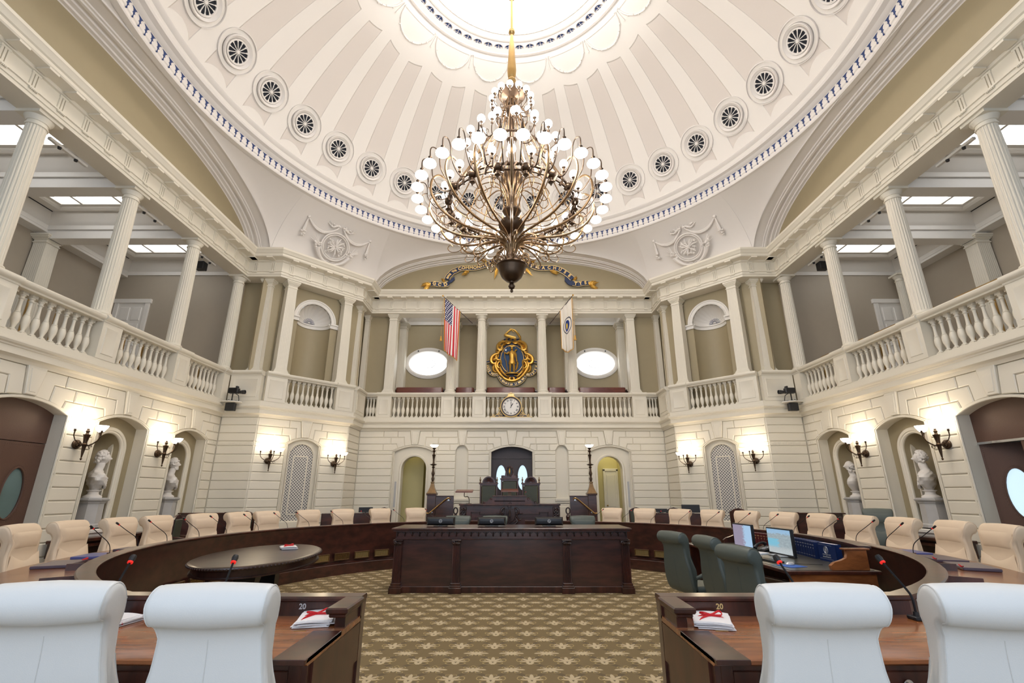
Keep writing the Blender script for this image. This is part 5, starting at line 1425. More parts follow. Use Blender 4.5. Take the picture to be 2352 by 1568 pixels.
# --- busts on pedestals
HAIR = {0: 'curly', 1: 'beard', 2: 'bald', 3: 'swept'}
def bust(loc, rz, kind, label, plabel, ph):
    z0 = .945
    p = empty('bust_pedestal', (loc[0], loc[1], z0), rz); q = MB(); H = ph - z0
    N = 8 if kind != 9 else 4
    def oct_(w, z): return [(w * math.cos(2 * PI * (i + .5) / 8), w * math.sin(2 * PI * (i + .5) / 8), z) for i in range(8)]
    q.rings([oct_(w, z) for w, z in ((.27, 0), (.27, .06), (.235, .08), (.225, H - .12))]); q.build('shaft', GREYM, p)
    q = MB(); q.rings([oct_(w, z) for w, z in ((.225, H - .12), (.24, H - .11), (.25, H - .08), (.29, H - .055), (.30, H - .03), (.27, H - .025), (.27, H))]); q.build('cap', GREYM, p)
    tag(p, plabel, 'pedestal', 'bust pedestals')
    t = empty('marble_bust', (loc[0], loc[1], ph), rz)
    q = MB(); q.lathe([(.155, 0), (.155, .03), (.13, .045), (.095, .07), (.085, .11), (.095, .13), (.12, .145), (.12, .16)], n=24); q.build('socle', MARB, t)
    q = MB(); rd = random.Random(kind)
    # torso: loft of rounded sections; x = right shoulder direction, -y = front
    secs = [(.155, .06, .07, .0), (.20, .12, .085, 0), (.27, .21, .12, .0), (.35, .275, .135, .0), (.42, .295, .135, .01), (.48, .27, .12, .015), (.52, .20, .105, .02), (.55, .12, .09, .02), (.575, .078, .08, .015), (.62, .068, .075, 0), (.68, .068, .075, -.01), (.72, .06, .07, -.01)]
    if kind == 2: secs = [(z, w * .86, d, y) for z, w, d, y in secs]
    nn = 36; R = []
    for z, w, d, y in secs:
        L = []
        for i in range(nn):
            a = 2 * PI * i / nn; f = 0
            if kind != 2 and z < .56: f = .014 * math.sin(a * 3 + z * 34) + .008 * math.sin(a * 7 - z * 52)
            if kind == 1: f *= .8
            cs, sn = math.cos(a), math.sin(a); e = .85
            L.append(((w + f) * math.copysign(abs(cs) ** e, cs), y + (d + f) * math.copysign(abs(sn) ** e, sn), z))
        R.append(L)
    q.rings(R)
    # toga roll across the chest
    if kind != 2:
        for k in range(4): q.tube([(.25 - .02 * k, .02, .47 - .01 * k), (.14, -.10 - .008 * k, .42 - .05 * k), (0, -.14 - .006 * k, .35 - .05 * k), (-.14, -.13, .40 - .05 * k), (-.25, -.02, .47 - .03 * k)], .026, 7)
    # head
    hz = .83; yh = -.03
    def H(i, j):
        th = 2 * PI * i; ph_ = PI * j; x = math.sin(ph_) * math.cos(th); y = math.sin(ph_) * math.sin(th); z = -math.cos(ph_)
        X, Y, Z = .082 * x, .108 * y, .135 * z
        if z < 0: X *= (1 - .28 * (-z)); Y *= (1 - .12 * (-z))
        fr = max(0, -y)
        g = lambda cx, cz, sx, sz: math.exp(-((X - cx) / sx) ** 2 - ((Z - cz) / sz) ** 2) * (1 if y < .1 else 0)
        d = .034 * g(0, -.018, .014, .026) + .022 * g(0, .008, .010, .03) - .014 * (g(.032, .016, .016, .012) + g(-.032, .016, .016, .012)) + .010 * (g(.032, .038, .024, .010) + g(-.032, .038, .024, .010)) + .010 * g(0, -.062, .024, .009) - .006 * g(0, -.052, .022, .005) + .016 * g(0, -.102, .026, .016)
        return (X, yh + Y - d, hz + Z)
    q.grid(H, 56, 44, True)
    for sx in (-1, 1): q.sphere((sx * .083, yh + .012, hz - .005), .024, 8, 1.3, .7)
    sp_ = lambda a, e, r=1.: (.088 * r * math.cos(e) * math.cos(a), yh + .008 + .114 * r * math.cos(e) * math.sin(a), hz + .012 + .135 * r * math.sin(e))
    if kind in (0, 1, 3):
        for k in range(150 if kind != 3 else 110):
            a = rd.uniform(-.25 * PI, 1.25 * PI); e = rd.uniform(-.35 if kind == 0 else -.2, 1.5)
            if math.sin(a) < -.2 and e < .55: continue
            q.sphere(sp_(a, e, 1.06), rd.uniform(.020, .030), 6)
        if kind == 3:
            for sx in (-1, 1):
                for k in range(14): q.sphere((sx * rd.uniform(.07, .10), yh + rd.uniform(.0, .09), hz + rd.uniform(-.10, .03)), rd.uniform(.02, .03), 6)
        if kind == 0:
            for k in range(24): q.sphere((rd.uniform(-.09, .09), yh + rd.uniform(.05, .12), hz + rd.uniform(-.10, .03)), rd.uniform(.02, .03), 6)
    if kind == 1:
        for k in range(70):
            a = rd.uniform(1.0 * PI, 2.0 * PI); x = .062 * math.cos(a); q.sphere((x, yh - .015 + .085 * math.sin(a) * .9, hz - .085 - rd.uniform(0, .05)), rd.uniform(.013, .021), 6)
    if kind == 2:
        for k in range(90):
            a = rd.uniform(-.1 * PI, 1.1 * PI); q.sphere((.088 * math.cos(a) * 1.05, yh + .015 + .105 * math.sin(a), hz - .10 + rd.uniform(-.06, .12)), rd.uniform(.018, .028), 6)
    o = q.build('figure', MARB, t, sharp=0); o.data.shade_smooth()
    rm = o.modifiers.new('r', 'REMESH'); rm.mode = 'VOXEL'; rm.voxel_size = .0075; rm.use_smooth_shade = True
    sm = o.modifiers.new('s', 'SMOOTH'); sm.iterations = 3; sm.factor = .5
    t.scale = (.98, .98, .93) if kind == 2 else (1.02, 1.02, .98)
    tag(t, label, 'bust', 'marble busts')
NX = R0 + .36
bust((-NX, 2.13), PI * .80, 0, 'white marble bust of a curly-haired draped man, nearer one on the left', 'grey marble pedestal under the curly-haired bust on the left', 1.53)
bust((-NX, 4.27), PI * .80, 1, 'white marble bust of a bearded draped man, farther one on the left', 'grey marble pedestal under the bearded bust on the left', 1.53)
bust((NX, 4.27), -PI * .80, 2, 'white marble bust of a bald man with long side hair, on the right', 'grey marble pedestal under the bald bust on the right', 1.53)
bust((NX, 2.13), -PI * .80, 3, 'white marble bust of a draped man with swept-back hair, nearest on the right', 'grey marble pedestal under the swept-haired bust on the right', 1.53)
# --- video cameras on the ledge
for sg, nm in ((-1, 'left'), (1, 'right')):
    t = empty('video_camera', (sg * 7.96, CB - .34, 4.10)); fx = -sg
    q = MB(); q.lathe([(.16, -.01), (.28, 0), (.28, .02), (.001, .02)], n=20, sy=.7); q.build('shelf', WHITEP, t)
    q = MB(); q.cbox(-.13, .13, -.06, .06, -.24, -.02, .01); q.build('control_box', BLACK, t)
    q = MB(); q.cbox(-.012, .012, -.012, .012, .02, .26, .003); q.cbox(-.16, .14, -.02, .02, .03, .055, .004); q.lathe([(.045, .02), (.04, .05), (.02, .08)], n=12); q.build('stand', BLKM, t)
    q = MB(); q.cbox(-.12 if fx > 0 else -.16, .16 if fx > 0 else .12, -.07, .07, .26, .42, .02); q.build('camera_body', BLACK if sg > 0 else BLKM, t)
    q = MB(); q.T = Matrix.Translation((fx * .12, 0, .30)) @ Matrix.Rotation(fx * PI / 2, 4, 'Y'); q.lathe([(.045, 0), (.045, .10), (.05, .10), (.05, .14), (.06, .15), (.06, .22), (.05, .22), (.045, .2)], n=14); q.build('lens', BLACK, t)
    q = MB(); q.cbox(fx * .10 - .025, fx * .10 + .025, -.05, .05, .40, .47, .006); q.build('viewfinder', BLACK, t)
    q = MB(); q.tube([(fx * .06, 0, .27), (fx * .16, .02, .20), (fx * .19, .02, .08), (fx * .17, .03, .0)], .010, 6); q.tube([(-fx * .05, .03, .05), (-fx * .12, .05, .10), (-fx * .20, .06, .04)], .007, 5); q.build('cable', BLACK, t)
    tag(t, 'black video camera with control box on a bracket shelf in the %s corner' % nm, 'camera', 'bracket video cameras')
# ================================================================ CHANDELIER
def chandelier():
    t = empty('chandelier', (.0, 0, 5.2)); Z = lambda z: z - 5.2
    q = MB()
    q.lathe([(.001, 0), (.02, .01), (.03, .04), (.015, .07), (.05, .09), (.065, .13), (.05, .17), (.03, .19), (.045, .20), (.05, .22), (.12, .25), (.19, .32), (.235, .42), (.25, .50), (.27, .53), (.29, .54), (.285, .57), (.24, .58), (.22, .60), (.20, .68), (.15, .72), (.11, .74), (.09, .82), (.10, .9), (.07, 1.0), (.05, 1.15), (.06, 1.22), (.10, 1.25), (.20, 1.30), (.25, 1.38), (.265, 1.42), (.20, 1.45), (.22, 1.50), (.10, 1.54), (.08, 1.60), (.15, 1.66), (.19, 1.72), (.18, 1.76), (.10, 1.79), (.06, 1.85), (.05, 2.1), (.07, 2.15), (.12, 2.2), (.20, 2.35), (.23, 2.48), (.225, 2.55), (.15, 2.58), (.10, 2.62), (.08, 2.8), (.06, 3.1), (.07, 3.4), (.11, 3.45), (.06, 3.5), (.055, 4.0), (.09, 4.05), (.12, 4.2), (.10, 4.35), (.06, 4.4), (.05, 4.5), (.09, 4.53), (.28, 4.60), (.30, 4.63), (.2, 4.68), (.06, 4.72)], n=32); q.build('central_shaft', BRONZE, t)
    q = MB(); q.lathe([(.05, 4.7), (.04, 4.9), (.06, 4.95), (.09, 5.02), (.06, 5.09), (.085, 5.13), (.10, 5.3), (.06, 6.0), (.03, 6.35), (.07, 6.39), (.07, 6.45), (.03, 6.5), (.025, 7.35), (.03, 7.4), (.07, 7.44), (.075, 7.5), (.03, 7.55), (.025, 10.1)], (0, 0, 0), 16); q.build('suspension_rod', BRASS, t)
    # big hoop with balls
    q = MB(); N = 72
    for r_, z, w in ((1.22, 1.86, .028), (1.22, 1.74, .018)): q.tube([(r_ * math.cos(2 * PI * i / N), r_ * math.sin(2 * PI * i / N), z) for i in range(N)], w, 6, True)
    for i in range(48):
        a = 2 * PI * i / 48; q.tube([(1.22 * math.cos(a) + .0, 1.22 * math.sin(a), 1.70), (1.26 * math.cos(a + .03), 1.26 * math.sin(a + .03), 1.80), (1.22 * math.cos(a + .07), 1.22 * math.sin(a + .07), 1.90)], [.03, .022, .03], 5)
    q.build('main_hoop', BRONZE, t)
    b = MB(); b.sphere((0, 0, 0), .085, 14); b.lathe([(.03, -.09), (.02, -.13), (.05, -.16), (.055, -.175), (.025, -.20), (.01, -.24)], n=10); me = b.mesh('hoop_boss'); me.materials.append(BRONZE)
    for i in range(16):
        a = 2 * PI * (i + .5) / 16; o = bpy.data.objects.new('hoop_boss', me); COL.objects.link(o); o.parent = t; o.location = (1.24 * math.cos(a), 1.24 * math.sin(a), 1.80); o.rotation_euler = (0, 0, a)
    q = MB()
    for r_, z, w in ((.62, 3.12, .024), (.34, 4.0, .016)): q = MB(); q.tube([(r_ * math.cos(2 * PI * i / N), r_ * math.sin(2 * PI * i / N), z) for i in range(N)], w, 6, True); q.build('upper_hoop', BRONZE, t)
    def ringcopies(me, name, n, ph):
        for i in range(n):
            o = bpy.data.objects.new(name, me); COL.objects.link(o); o.parent = t; o.rotation_euler = (0, 0, 2 * PI * (i + ph) / n)
    def mk(b, nm, m): me = b.mesh(nm); me.materials.append(m); return me
    b = MB()   # basket rib
    b.ctube([(.07, 0, .72), (.10, 0, .95), (.28, 0, 1.12), (.62, 0, 1.16), (1.02, 0, 1.22), (1.40, 0, 1.42), (1.60, 0, 1.72), (1.60, 0, 2.0), (1.48, 0, 2.14), (1.34, 0, 2.08), (1.26, 0, 1.90)], [.012, .02, .022, .023, .024, .024, .024, .023, .02, .016, .012], 7)
    b.ctube([(.62, 0, 1.16), (.80, 0, 1.05), (.98, 0, 1.02), (1.10, 0, 1.08), (1.10, 0, 1.18), (1.02, 0, 1.20), (.98, 0, 1.14), (1.03, 0, 1.10)], .010, 5)
    b.ctube([(1.02, 0, 1.22), (1.16, 0, 1.12), (1.34, 0, 1.14), (1.42, 0, 1.24), (1.36, 0, 1.31), (1.30, 0, 1.26)], .009, 5)
    ringcopies(mk(b, 'basket_rib', BRONZL), 'basket_rib', 16, 0)
    b = MB()   # short lower scroll
    b.ctube([(.08, 0, .74), (.14, 0, 1.0), (.34, 0, 1.05), (.56, 0, .98), (.72, 0, .84), (.70, 0, .72), (.60, 0, .70), (.57, 0, .78), (.63, 0, .81)], [.012, .016, .016, .016, .014, .012, .01, .01, .008], 6)
    b.ctube([(.16, 0, .68), (.26, 0, .76), (.34, 0, .72), (.34, 0, .62), (.26, 0, .58), (.21, 0, .64), (.26, 0, .68)], .012, 6)
    ringcopies(mk(b, 'lower_scroll', BRONZL), 'lower_scroll', 12, .25)
    b = MB()   # inner rods from the shaft to the hoop
    b.ctube([(.06, 0, 1.3), (.10, 0, 2.0), (.30, 0, 2.35), (.60, 0, 2.28), (.75, 0, 2.05), (.66, 0, 1.9), (.56, 0, 1.98), (.62, 0, 2.08)], [.010, .011, .012, .012, .011, .010, .009, .007], 6)
    b.ctube([(.10, 0, 4.5), (.40, 0, 3.3), (.64, 0, 3.1), (.95, 0, 2.4), (1.20, 0, 1.92)], [.010, .012, .014, .013, .013], 6)
    b.ctube([(1.20, 0, 1.75), (.9, 0, 1.5), (.5, 0, 1.42), (.20, 0, 1.4)], .010, 6)
    ringcopies(mk(b, 'stay_rod', BRONZL), 'stay_rod', 16, .5)
    # tier of drooping lamps
    nb = 32; b = MB()
    b.ctube([(1.28, 0, 1.78), (1.45, 0, 1.72), (1.62, 0, 1.92), (1.66, 0, 2.16), (1.72, 0, 2.27), (1.80, 0, 2.27), (1.84, 0, 2.20), (1.84, 0, 2.06)], [.012, .012, .012, .011, .010, .010, .011, .014], 6)
    b.lathe([(.012, 2.06), (.035, 2.04), (.02, 2.01), (.03, 1.985), (.045, 1.97)], (1.84, 0, 0), 10)
    ringcopies(mk(b, 'lamp_arm', BRONZE), 'lamp_arm', nb, .5)
    b = MB(); b.lathe([(.03, 1.975), (.065, 1.965), (.103, 1.935), (.116, 1.905), (.112, 1.885), (.09, 1.865), (.06, 1.857), (.001, 1.855)], (1.84, 0, 0), 18)
    ringcopies(mk(b, 'saucer_globe', GLOBE), 'saucer_globe', nb, .5)
    def up_tier(n, r_, z, zr, rr_, gr, ph, dz=.20):
        b = MB(); b.ctube([(rr_, 0, zr), (rr_ + (r_ - rr_) * .5, 0, zr - .07), (r_, 0, zr + .02), (r_, 0, z - dz * .4)], [.012, .011, .010, .010], 6)
        b.lathe([(.010, -.12), (.03, -.10), (.012, -.08), (.012, -.03), (.035, -.01), (.04, .0)], (r_, 0, z), 10)
        b.ctube([(rr_ + (r_ - rr_) * .4, 0, zr - .06), (rr_ + (r_ - rr_) * .55, 0, zr + .06), (rr_ + (r_ - rr_) * .35, 0, zr + .10), (rr_ + (r_ - rr_) * .3, 0, zr + .04)], .007, 5)
        ringcopies(mk(b, 'candle_arm', BRONZE), 'candle_arm', n, ph)
        b = MB(); b.sphere((r_, 0, z + gr * .85), gr, 16, 1.04); ringcopies(mk(b, 'globe', GLOBE), 'globe', n, ph)
    up_tier(24, 1.32, 2.02, 1.86, 1.22, .078, .0)
    up_tier(16, .92, 3.24, 3.10, .62, .082, .25); up_tier(8, .60, 3.55, 3.2, .30, .080, .1)
    up_tier(14, .42, 4.42, 4.15, .12, .072, .3)
    tag(t, 'huge tiered bronze chandelier with white glass globes under the dome', 'chandelier')
chandelier()
# ================================================================ FURNITURE
CY, RI = -.5, 4.7
def ringpath(sg, f0=147.5, f1=4., n=56, r=RI, near=True):
    P = [(sg * .95, -4.5), (sg * 1.6, -4.5)] if near else []
    for i in range(n + 1):
        a = math.radians(f0 + (f1 - f0) * i / n); P.append((sg * r * math.sin(a), CY + r * math.cos(a)))
    return P
def desk_half(sg, nm):
    t = empty('senate_desk', (0, 0, 0)); P = ringpath(sg)
    S_ = lambda prof: [(o * sg, z) for o, z in prof]      # + = towards the well on the right side
    def sw(name, prof, m, par=t): q = MB(); q.sweep(P, S_(prof)); return q.build(name, m, par, sharp=30)
    sw('rim_cap', [(.0, .945), (.012, .955), (.012, .968), (.0, .978), (-.115, .978), (-.125, .968), (-.125, .955), (-.11, .945)], MAH)
    sw('well_panel', [(-.02, .24), (-.02, .85), (-.008, .90), (-.0, .945), (-.09, .945), (-.09, .24)], MAHX)
    sw('base_mould', [(.05, 0), (.05, .20), (.035, .215), (.045, .23), (.0, .25), (-.09, .25), (-.09, 0)], MAHX)
    sw('number_rail', [(-.085, .85), (-.085, .95), (-.105, .95), (-.105, .85)], MAH)
    sw('worktop', [(-.09, .835), (-.09, .865), (-.87, .862), (-.885, .855), (-.885, .84), (-.87, .83)], MAHL)
    sw('under_shelf', [(-.10, .62), (-.10, .83), (-.80, .83), (-.80, .66), (-.78, .66), (-.78, .62)], MAH)
    # end panel and raised end lip beside the aisle
    q = MB(); x0, x1 = sorted((sg * .962, sg * 1.01)); q.box(x0, x1, -5.34, -4.585, 0, .832, .003); q.box(x0, x1, -4.70, -4.60, .868, .94); q.build('end_panel', MAH, t)
    q = MB(); x0, x1 = sorted((sg * .93, sg * 1.055)); q.box(x0, x1, -4.93, -4.61, .945, .978, .008); x0, x1 = sorted((sg * .945, sg * 1.04)); q.box(x0, x1, -4.915, -4.62, .925, .946, .006); x0, x1 = sorted((sg * .96, sg * 1.02)); q.box(x0, x1, -4.86, -4.62, .86, .926, .004)
    q.build('end_lip', MAH, t)
    q = MB(); x0, x1 = sorted((sg * 1.25, sg * 1.05)); 
    for a, b, z0, z1 in ((.95, 1.11, .842, .8665),): x0, x1 = sorted((sg * a, sg * b)); q.box(x0, x1, -5.41, -4.93, z0, z1, .003)
    q.build('breadboard_edge', MAH, t)
    # drawer rail with drawers, one behind each near seat
    for k, (a, b) in enumerate(((1.02, 1.62), (1.66, 2.30))):
        x0, x1 = sorted((sg * a, sg * b)); q = MB(); q.box(x0, x1, -5.335, -5.31, .66, .825, .004); q.box(x0 + .03, x1 - .03, -5.345, -5.33, .685, .80, .003); d = q.build('drawer', MAH, t)
        q = MB(); q.T = Matrix.Translation(((x0 + x1) / 2 - sg * .12, -5.345, .745)) @ Matrix.Rotation(PI / 2, 4, 'X'); q.lathe([(.006, 0), (.022, .002), (.024, .006), (.008, .01), (.007, .022), (.017, .028), (.019, .036), (.012, .043)], n=14); q.build('knob', STEEL, d)
    for x in (1.02, 1.64): q = MB(); x0, x1 = sorted((sg * (x - .03), sg * (x + .03))); q.box(x0, x1, -5.345, -5.25, 0, .835, .004); q.build('front_stile', MAH, t)
    # radial dividers between the places
    for k in range(12):
        a = math.radians(140 - k * 11.2); q = MB(); M = Matrix.Translation((0, CY, 0)) @ Matrix.Rotation(-sg * a, 4, 'Z'); q.T = M
        q.box(-.012, .012, RI + .10, RI + .34, .86, .93, .003); q.build('place_divider', MAH, t)
    q = MB(); x0, x1 = sorted((sg * 1.66, sg * 1.685)); q.box(x0, x1, -4.95, -4.6, .86, .935, .003); q.build('place_divider', MAH, t)
    # low brass-coloured vent grilles in the well panel
    for k in range(15):
        a = math.radians(16 + k * 5.6)
        if a > math.radians(100): break
        M = Matrix.Translation((0, CY, 0)) @ Matrix.Rotation(-sg * a, 4, 'Z'); q = MB(); q.T = M; y = RI - .02
        for (xa, xb, za, zb) in ((-.17, .17, .405, .425), (-.17, .17, .285, .30), (-.17, -.15, .3, .41), (.15, .17, .3, .41)): q.box(xa, xb, y - .035, y + .0, za, zb, .003)
        f = q.build('vent_frame', BRONZL, t); q = MB(); q.T = M
        for i in range(13): q.box(-.145 + i * .0242 - .003, -.145 + i * .0242 + .003, y - .025, y - .015, .30, .405)
        for i in range(4): q.box(-.15, .15, y - .025, y - .015, .318 + i * .022, .323 + i * .022)
        q.build('vent_mesh', BRASS, f)
        q = MB(); q.T = M; q.box(-.15, .15, y - .014, y - .006, .30, .405); q.build('vent_backing', YELLOW if k % 3 else BLACK, f)
    # gilt seat numbers on the rail
    nums = ['20', '18', '16', '14', '12', '10', '8', '6'] if sg > 0 else ['20', '22', '24', '26', '28', '30', '32', '34']
    q = MB(); q2 = Matrix.Translation((sg * 1.32, -4.6065, .918)) @ Matrix.Rotation(PI / 2, 4, 'X'); put_text(q, '20', q2, .045, .001, .001); q.build('seat_number', SILV if sg < 0 else GOLDP, t)
    q = MB(); x0, x1 = sorted((sg * 1.15, sg * 1.22)); q.box(x0, x1, -4.935, -4.925, .8635, .8665); x0, x1 = sorted((sg * 1.5, sg * 1.57)); q.box(x0, x1, -4.935, -4.925, .8635, .8665); q.build('hinge_strips', BRASS, t)
    return tag(t, 'long curved mahogany desk forming the %s half of the ring around the well' % nm, 'desk', None)
desk_half(-1, 'left'); desk_half(1, 'right')
# --- chairs
def chair(leather, name, leath2=None, wood_base=True, H=1.25):
    t = empty(name); k = H / 1.25; leath2 = leath2 or leather
    # side outline of the back (y forward, z up); closed loop
    prof = [(-.13, .42), (-.165, .52), (-.155, .62), (-.15, .72), (-.175, .82), (-.20, .92), (-.195, 1.02), (-.205, 1.10), (-.225, 1.17), (-.26, 1.225), (-.31, 1.25), (-.365, 1.235), (-.395, 1.19), (-.395, 1.14), (-.37, 1.10), (-.335, 1.085), (-.315, 1.04), (-.305, .95), (-.30, .85), (-.285, .72), (-.27, .60), (-.24, .48), (-.19, .42)]
    Q = []; n_ = len(prof)
    for i in range(n_):                                  # smooth closed outline
        p0, p1, p2, p3 = (Vector(prof[(i + j) % n_]) for j in (-1, 0, 1, 2))
        for f in (0, .34, .67): Q.append(tuple(.5 * ((2 * p1) + (p2 - p0) * f + (2 * p0 - 5 * p1 + 4 * p2 - p3) * f * f + (3 * p1 - p0 - 3 * p2 + p3) * f ** 3)))
    prof = [(y, z * k) for y, z in Q]
    def wz(z):
        z /= k
        pts = [(.40, .28), (.55, .305), (.75, .298), (.92, .258), (1.04, .243), (1.10, .262), (1.18, .275), (1.26, .272)]
        for (a, b), (c, d) in zip(pts[:-1], pts[1:]):
            if z <= c: return b + (d - b) * max(0, (z - a)) / (c - a)
        return pts[-1][1]
    qa = [(1 - .13 * (1 - math.sin(b)), .036 * (1 - math.cos(b))) for b in [PI / 2 * j / 6 for j in range(7)]]
    st = [(-x, a) for x, a in qa[::-1]] + [(-.45, -.005), (0, -.008), (.45, -.005)] + qa
    q = MB(); q.rings([[(s * wz(z), y, z) for y, z in inset(prof, a)] for s, a in st]); q.build('backrest', leather, t, sharp=50)
    q = MB()
    for s in (-.955, .955):
        P = inset(prof, .006); q.tube([(s * wz(z), y, z) for y, z in P], .0035, 4, True)
    q.tube([(0, y - .009, z) for y, z in prof[48:]], .0018, 4); q.build('piping', leath2, t)
    # lumbar cushion and head panel crease on the front
    q = MB()
    def lum(i, j):
        x = (i - .5) * 2; z0 = .93 - .075 * (1 - abs(x) ** 2) + (0.0); z = .43 + (z0 - .43) * j
        b = .045 * math.sin(PI * min(1, j * 1.02)) ** .5 * (1 - abs(x) ** 6); yb = -.165 + .015 * math.sin(j * PI) - .02 * j
        return (x * .93 * wz(z * k), yb + b, z * k)
    q.grid(lum, 16, 12); q.build('lumbar_cushion', leather, t, sharp=70)
    q = MB()
    def hp(i, j):
        x = (i - .5) * 2; z = .965 + .20 * j; b = .028 * math.sin(PI * j) ** .5 * (1 - abs(x) ** 8); return (x * .93 * wz(z * k), -.205 - .005 * j + b, z * k)
    q.grid(hp, 14, 8); q.build('head_cushion', leather, t, sharp=70)
    q = MB(); q.rings([inset_loop for inset_loop in [[(x * w, y * w * .5 + .10 + (0), z * k) for x, y in [(-.27, -.5), (-.20, -.56), (.20, -.56), (.27, -.5), (.275, 0), (.26, .44), (.18, .53), (-.18, .53), (-.26, .44), (-.275, 0)]] for z, w in ((.40, .90), (.41, .98), (.44, 1.0), (.49, .99), (.515, .93), (.52, .80))]]); q.build('seat', leather, t, sharp=50)
    for s in (-1, 1):
        q = MB(); P = [(-.20, .64), (-.05, .675), (.10, .68), (.22, .665), (.27, .63), (.275, .58)]
        q.ctube([(s * .315, y, z * k) for y, z in P], [.022, .032, .034, .032, .030, .018], 8, 3); q.build('armrest', leath2, t, sharp=60)
        q = MB(); q.ctube([(s * .315, .20, .645 * k), (s * .315, .12, .50 * k), (s * .26, .06, .41 * k)], [.014, .014, .016], 6, 3); q.build('arm_bracket', BLKM, t)
    q = MB(); q.lathe([(.05, .34), (.03, .33), (.028, .12), (.045, .10), (.05, .07)], (0, .05, 0), 14); q.box(-.10, .10, -.05, .16, .365 * k, .405 * k); q.build('gas_column', BLKM, t)
    b = MB()
    b.rings([[(x, y, z) for y, z in ((-w, h0), (w, h0), (w * .8, h1), (-w * .8, h1))] for x, w, h0, h1 in ((.03, .03, .07, .12), (.15, .028, .065, .11), (.28, .022, .055, .085), (.30, .018, .055, .07))]); b.sphere((.28, 0, .028), .028, 8)
    me = b.mesh('base_leg'); me.materials.append(MAH if wood_base else BLKM)
    for i in range(5): o = bpy.data.objects.new('base_leg', me); COL.objects.link(o); o.parent = t; o.location = (0, .05, 0); o.rotation_euler = (0, 0, 2 * PI * i / 5 + .3)
    return t
proto = chair(CHAIR, 'swivel_chair'); first = True
AZL = [-110.5, -103, -95.6, -87.6, -80.8, -72.7, -65.2, -59.5, -50.4, -42.7, -33.4, -24.8]
AZR = [25.8, 34.1, 42.2, 49.9, 57.4, 65.4, 72.3, 80.0, 87.2, 95.6, 103.1, 110.5]
jl = [0, 3, -2, 1, 0, 4, -3, 2, -1, 0, 2, 0]
MICS = []
for lst, nm in ((AZL[::-1], 'left'), (AZR, 'right')):
    for i, az in enumerate(lst):
        c = proto if first else clone(proto); first = False
        a = math.radians(az); r = 5.93
        c.location = (r * math.sin(a) * .985, CY + r * math.cos(a) * .985, 0); c.rotation_euler = (0, 0, PI - a + math.radians(jl[i] * 1.5)) 
        # chair faces local +y; it must look at the centre
        tag(c, 'beige leather chair on the %s of the ring desk, %s counted from the rostrum' % (nm, ORD[i]), 'chair', 'beige chairs around the ring desk')
        MICS.append((az, nm, i))
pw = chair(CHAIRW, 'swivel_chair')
NEAR = [((-1.27, -5.36), 3, 'cream leather chair tinted daylight-white at the left near desk, next to the aisle'), ((-2.02, -5.32), 8, 'cream leather chair tinted daylight-white at the left edge of the frame, cut off'), ((1.33, -5.36), -3, 'cream leather chair tinted daylight-white at the right near desk, next to the aisle'), ((2.08, -5.38), -9, 'cream leather chair tinted daylight-white at the right edge of the frame, cut off')]
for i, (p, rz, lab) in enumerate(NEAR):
    c = pw if i == 0 else clone(pw); c.location = (p[0], p[1], 0); c.rotation_euler = (0, 0, math.radians(rz)); c.scale = (.90, 1, .985); tag(c, lab, 'chair', 'daylight-tinted chairs at the near desks')
gc = chair(GREEN, 'swivel_chair', wood_base=True, H=1.12)
for i, (x, y, az, lab) in enumerate(((2.42, -1.15, 70, 'green leather chair at the clerk desk, farthest of the three'), (2.62, -1.90, 84, 'green leather chair at the clerk desk, middle of the three'), (2.46, -2.95, 74, 'green leather chair at the clerk desk, nearest of the three'))):
    c = gc if i == 0 else clone(gc); c.location = (x, y, 0); c.rotation_euler = (0, 0, -math.radians(az)); c.scale = (.86, .9, 1); tag(c, lab, 'chair', 'green chairs at the clerk desk')
for x, y, rz, lab in ((-1.18, 2.35, 176, 'olive chair behind the centre desk, left one'), (-.36, 2.35, 180, 'olive chair behind the centre desk, middle one'), (1.55, 2.35, 184, 'olive chair behind the centre desk, right one')):
    c = clone(gc); c.location = (x, y, 0); c.rotation_euler = (0, 0, math.radians(rz)); c.scale = (1, 1, 1.03); tag(c, lab, 'chair', 'chairs behind the centre desk')
# --- gooseneck microphones, one per place
def mic(h=.36, lean=.2, ring=True, thick=1.):
    t = empty('gooseneck_microphone'); q = MB(); q.cbox(-.03, .03, -.045, .035, 0, .022, .005); q.lathe([(.016, .02), (.014, .045)], (0, 0, 0), 10); q.build('base', BLACK, t)
    q = MB(); q.ctube([(0, 0, .03), (0, -.004, .12), (lean * .12, -.03, h * .55), (lean * .62, -.09, h * .8), (lean, -.14, h)], .0042 * thick, 6, 5); q.build('stem', BLKM, t)
    d = Vector((lean * .38, -.05, h * .2)).normalized(); e = Vector((lean, -.14, h))
    q = MB(); q.tube([tuple(e + d * .002), tuple(e + d * .012)], .010 * thick, 8); q.build('light_ring', REDL if ring else RED, t)
    q = MB(); q.tube([tuple(e + d * .010), tuple(e + d * .035), tuple(e + d * .055)], [.009 * thick, .0125 * thick, .010 * thick], 8); q.build('capsule', BLACK, t)
    return t
m0 = mic(); mL = None; first = True
m1 = mic(.36, -.2)
fl = {'left': m0, 'right': m1}; us = {'left': False, 'right': False}
for az, nm, i in MICS:
    c = clone(fl[nm]) if us[nm] else fl[nm]; us[nm] = True
    a = math.radians(az + (2.2 if nm == 'left' else -2.2)); r = 4.95
    c.location = (r * math.sin(a), CY + r * math.cos(a), .863); c.rotation_euler = (0, 0, -a + PI + math.radians(((i * 37) % 23) - 11))
    c.rotation_euler[2] += 0
    tag(c, 'black gooseneck microphone on the %s ring desk, %s counted from the rostrum' % (nm, ORD[i]), 'microphone', 'gooseneck microphones')
m2 = mic(.30, .03, True, 1.7)
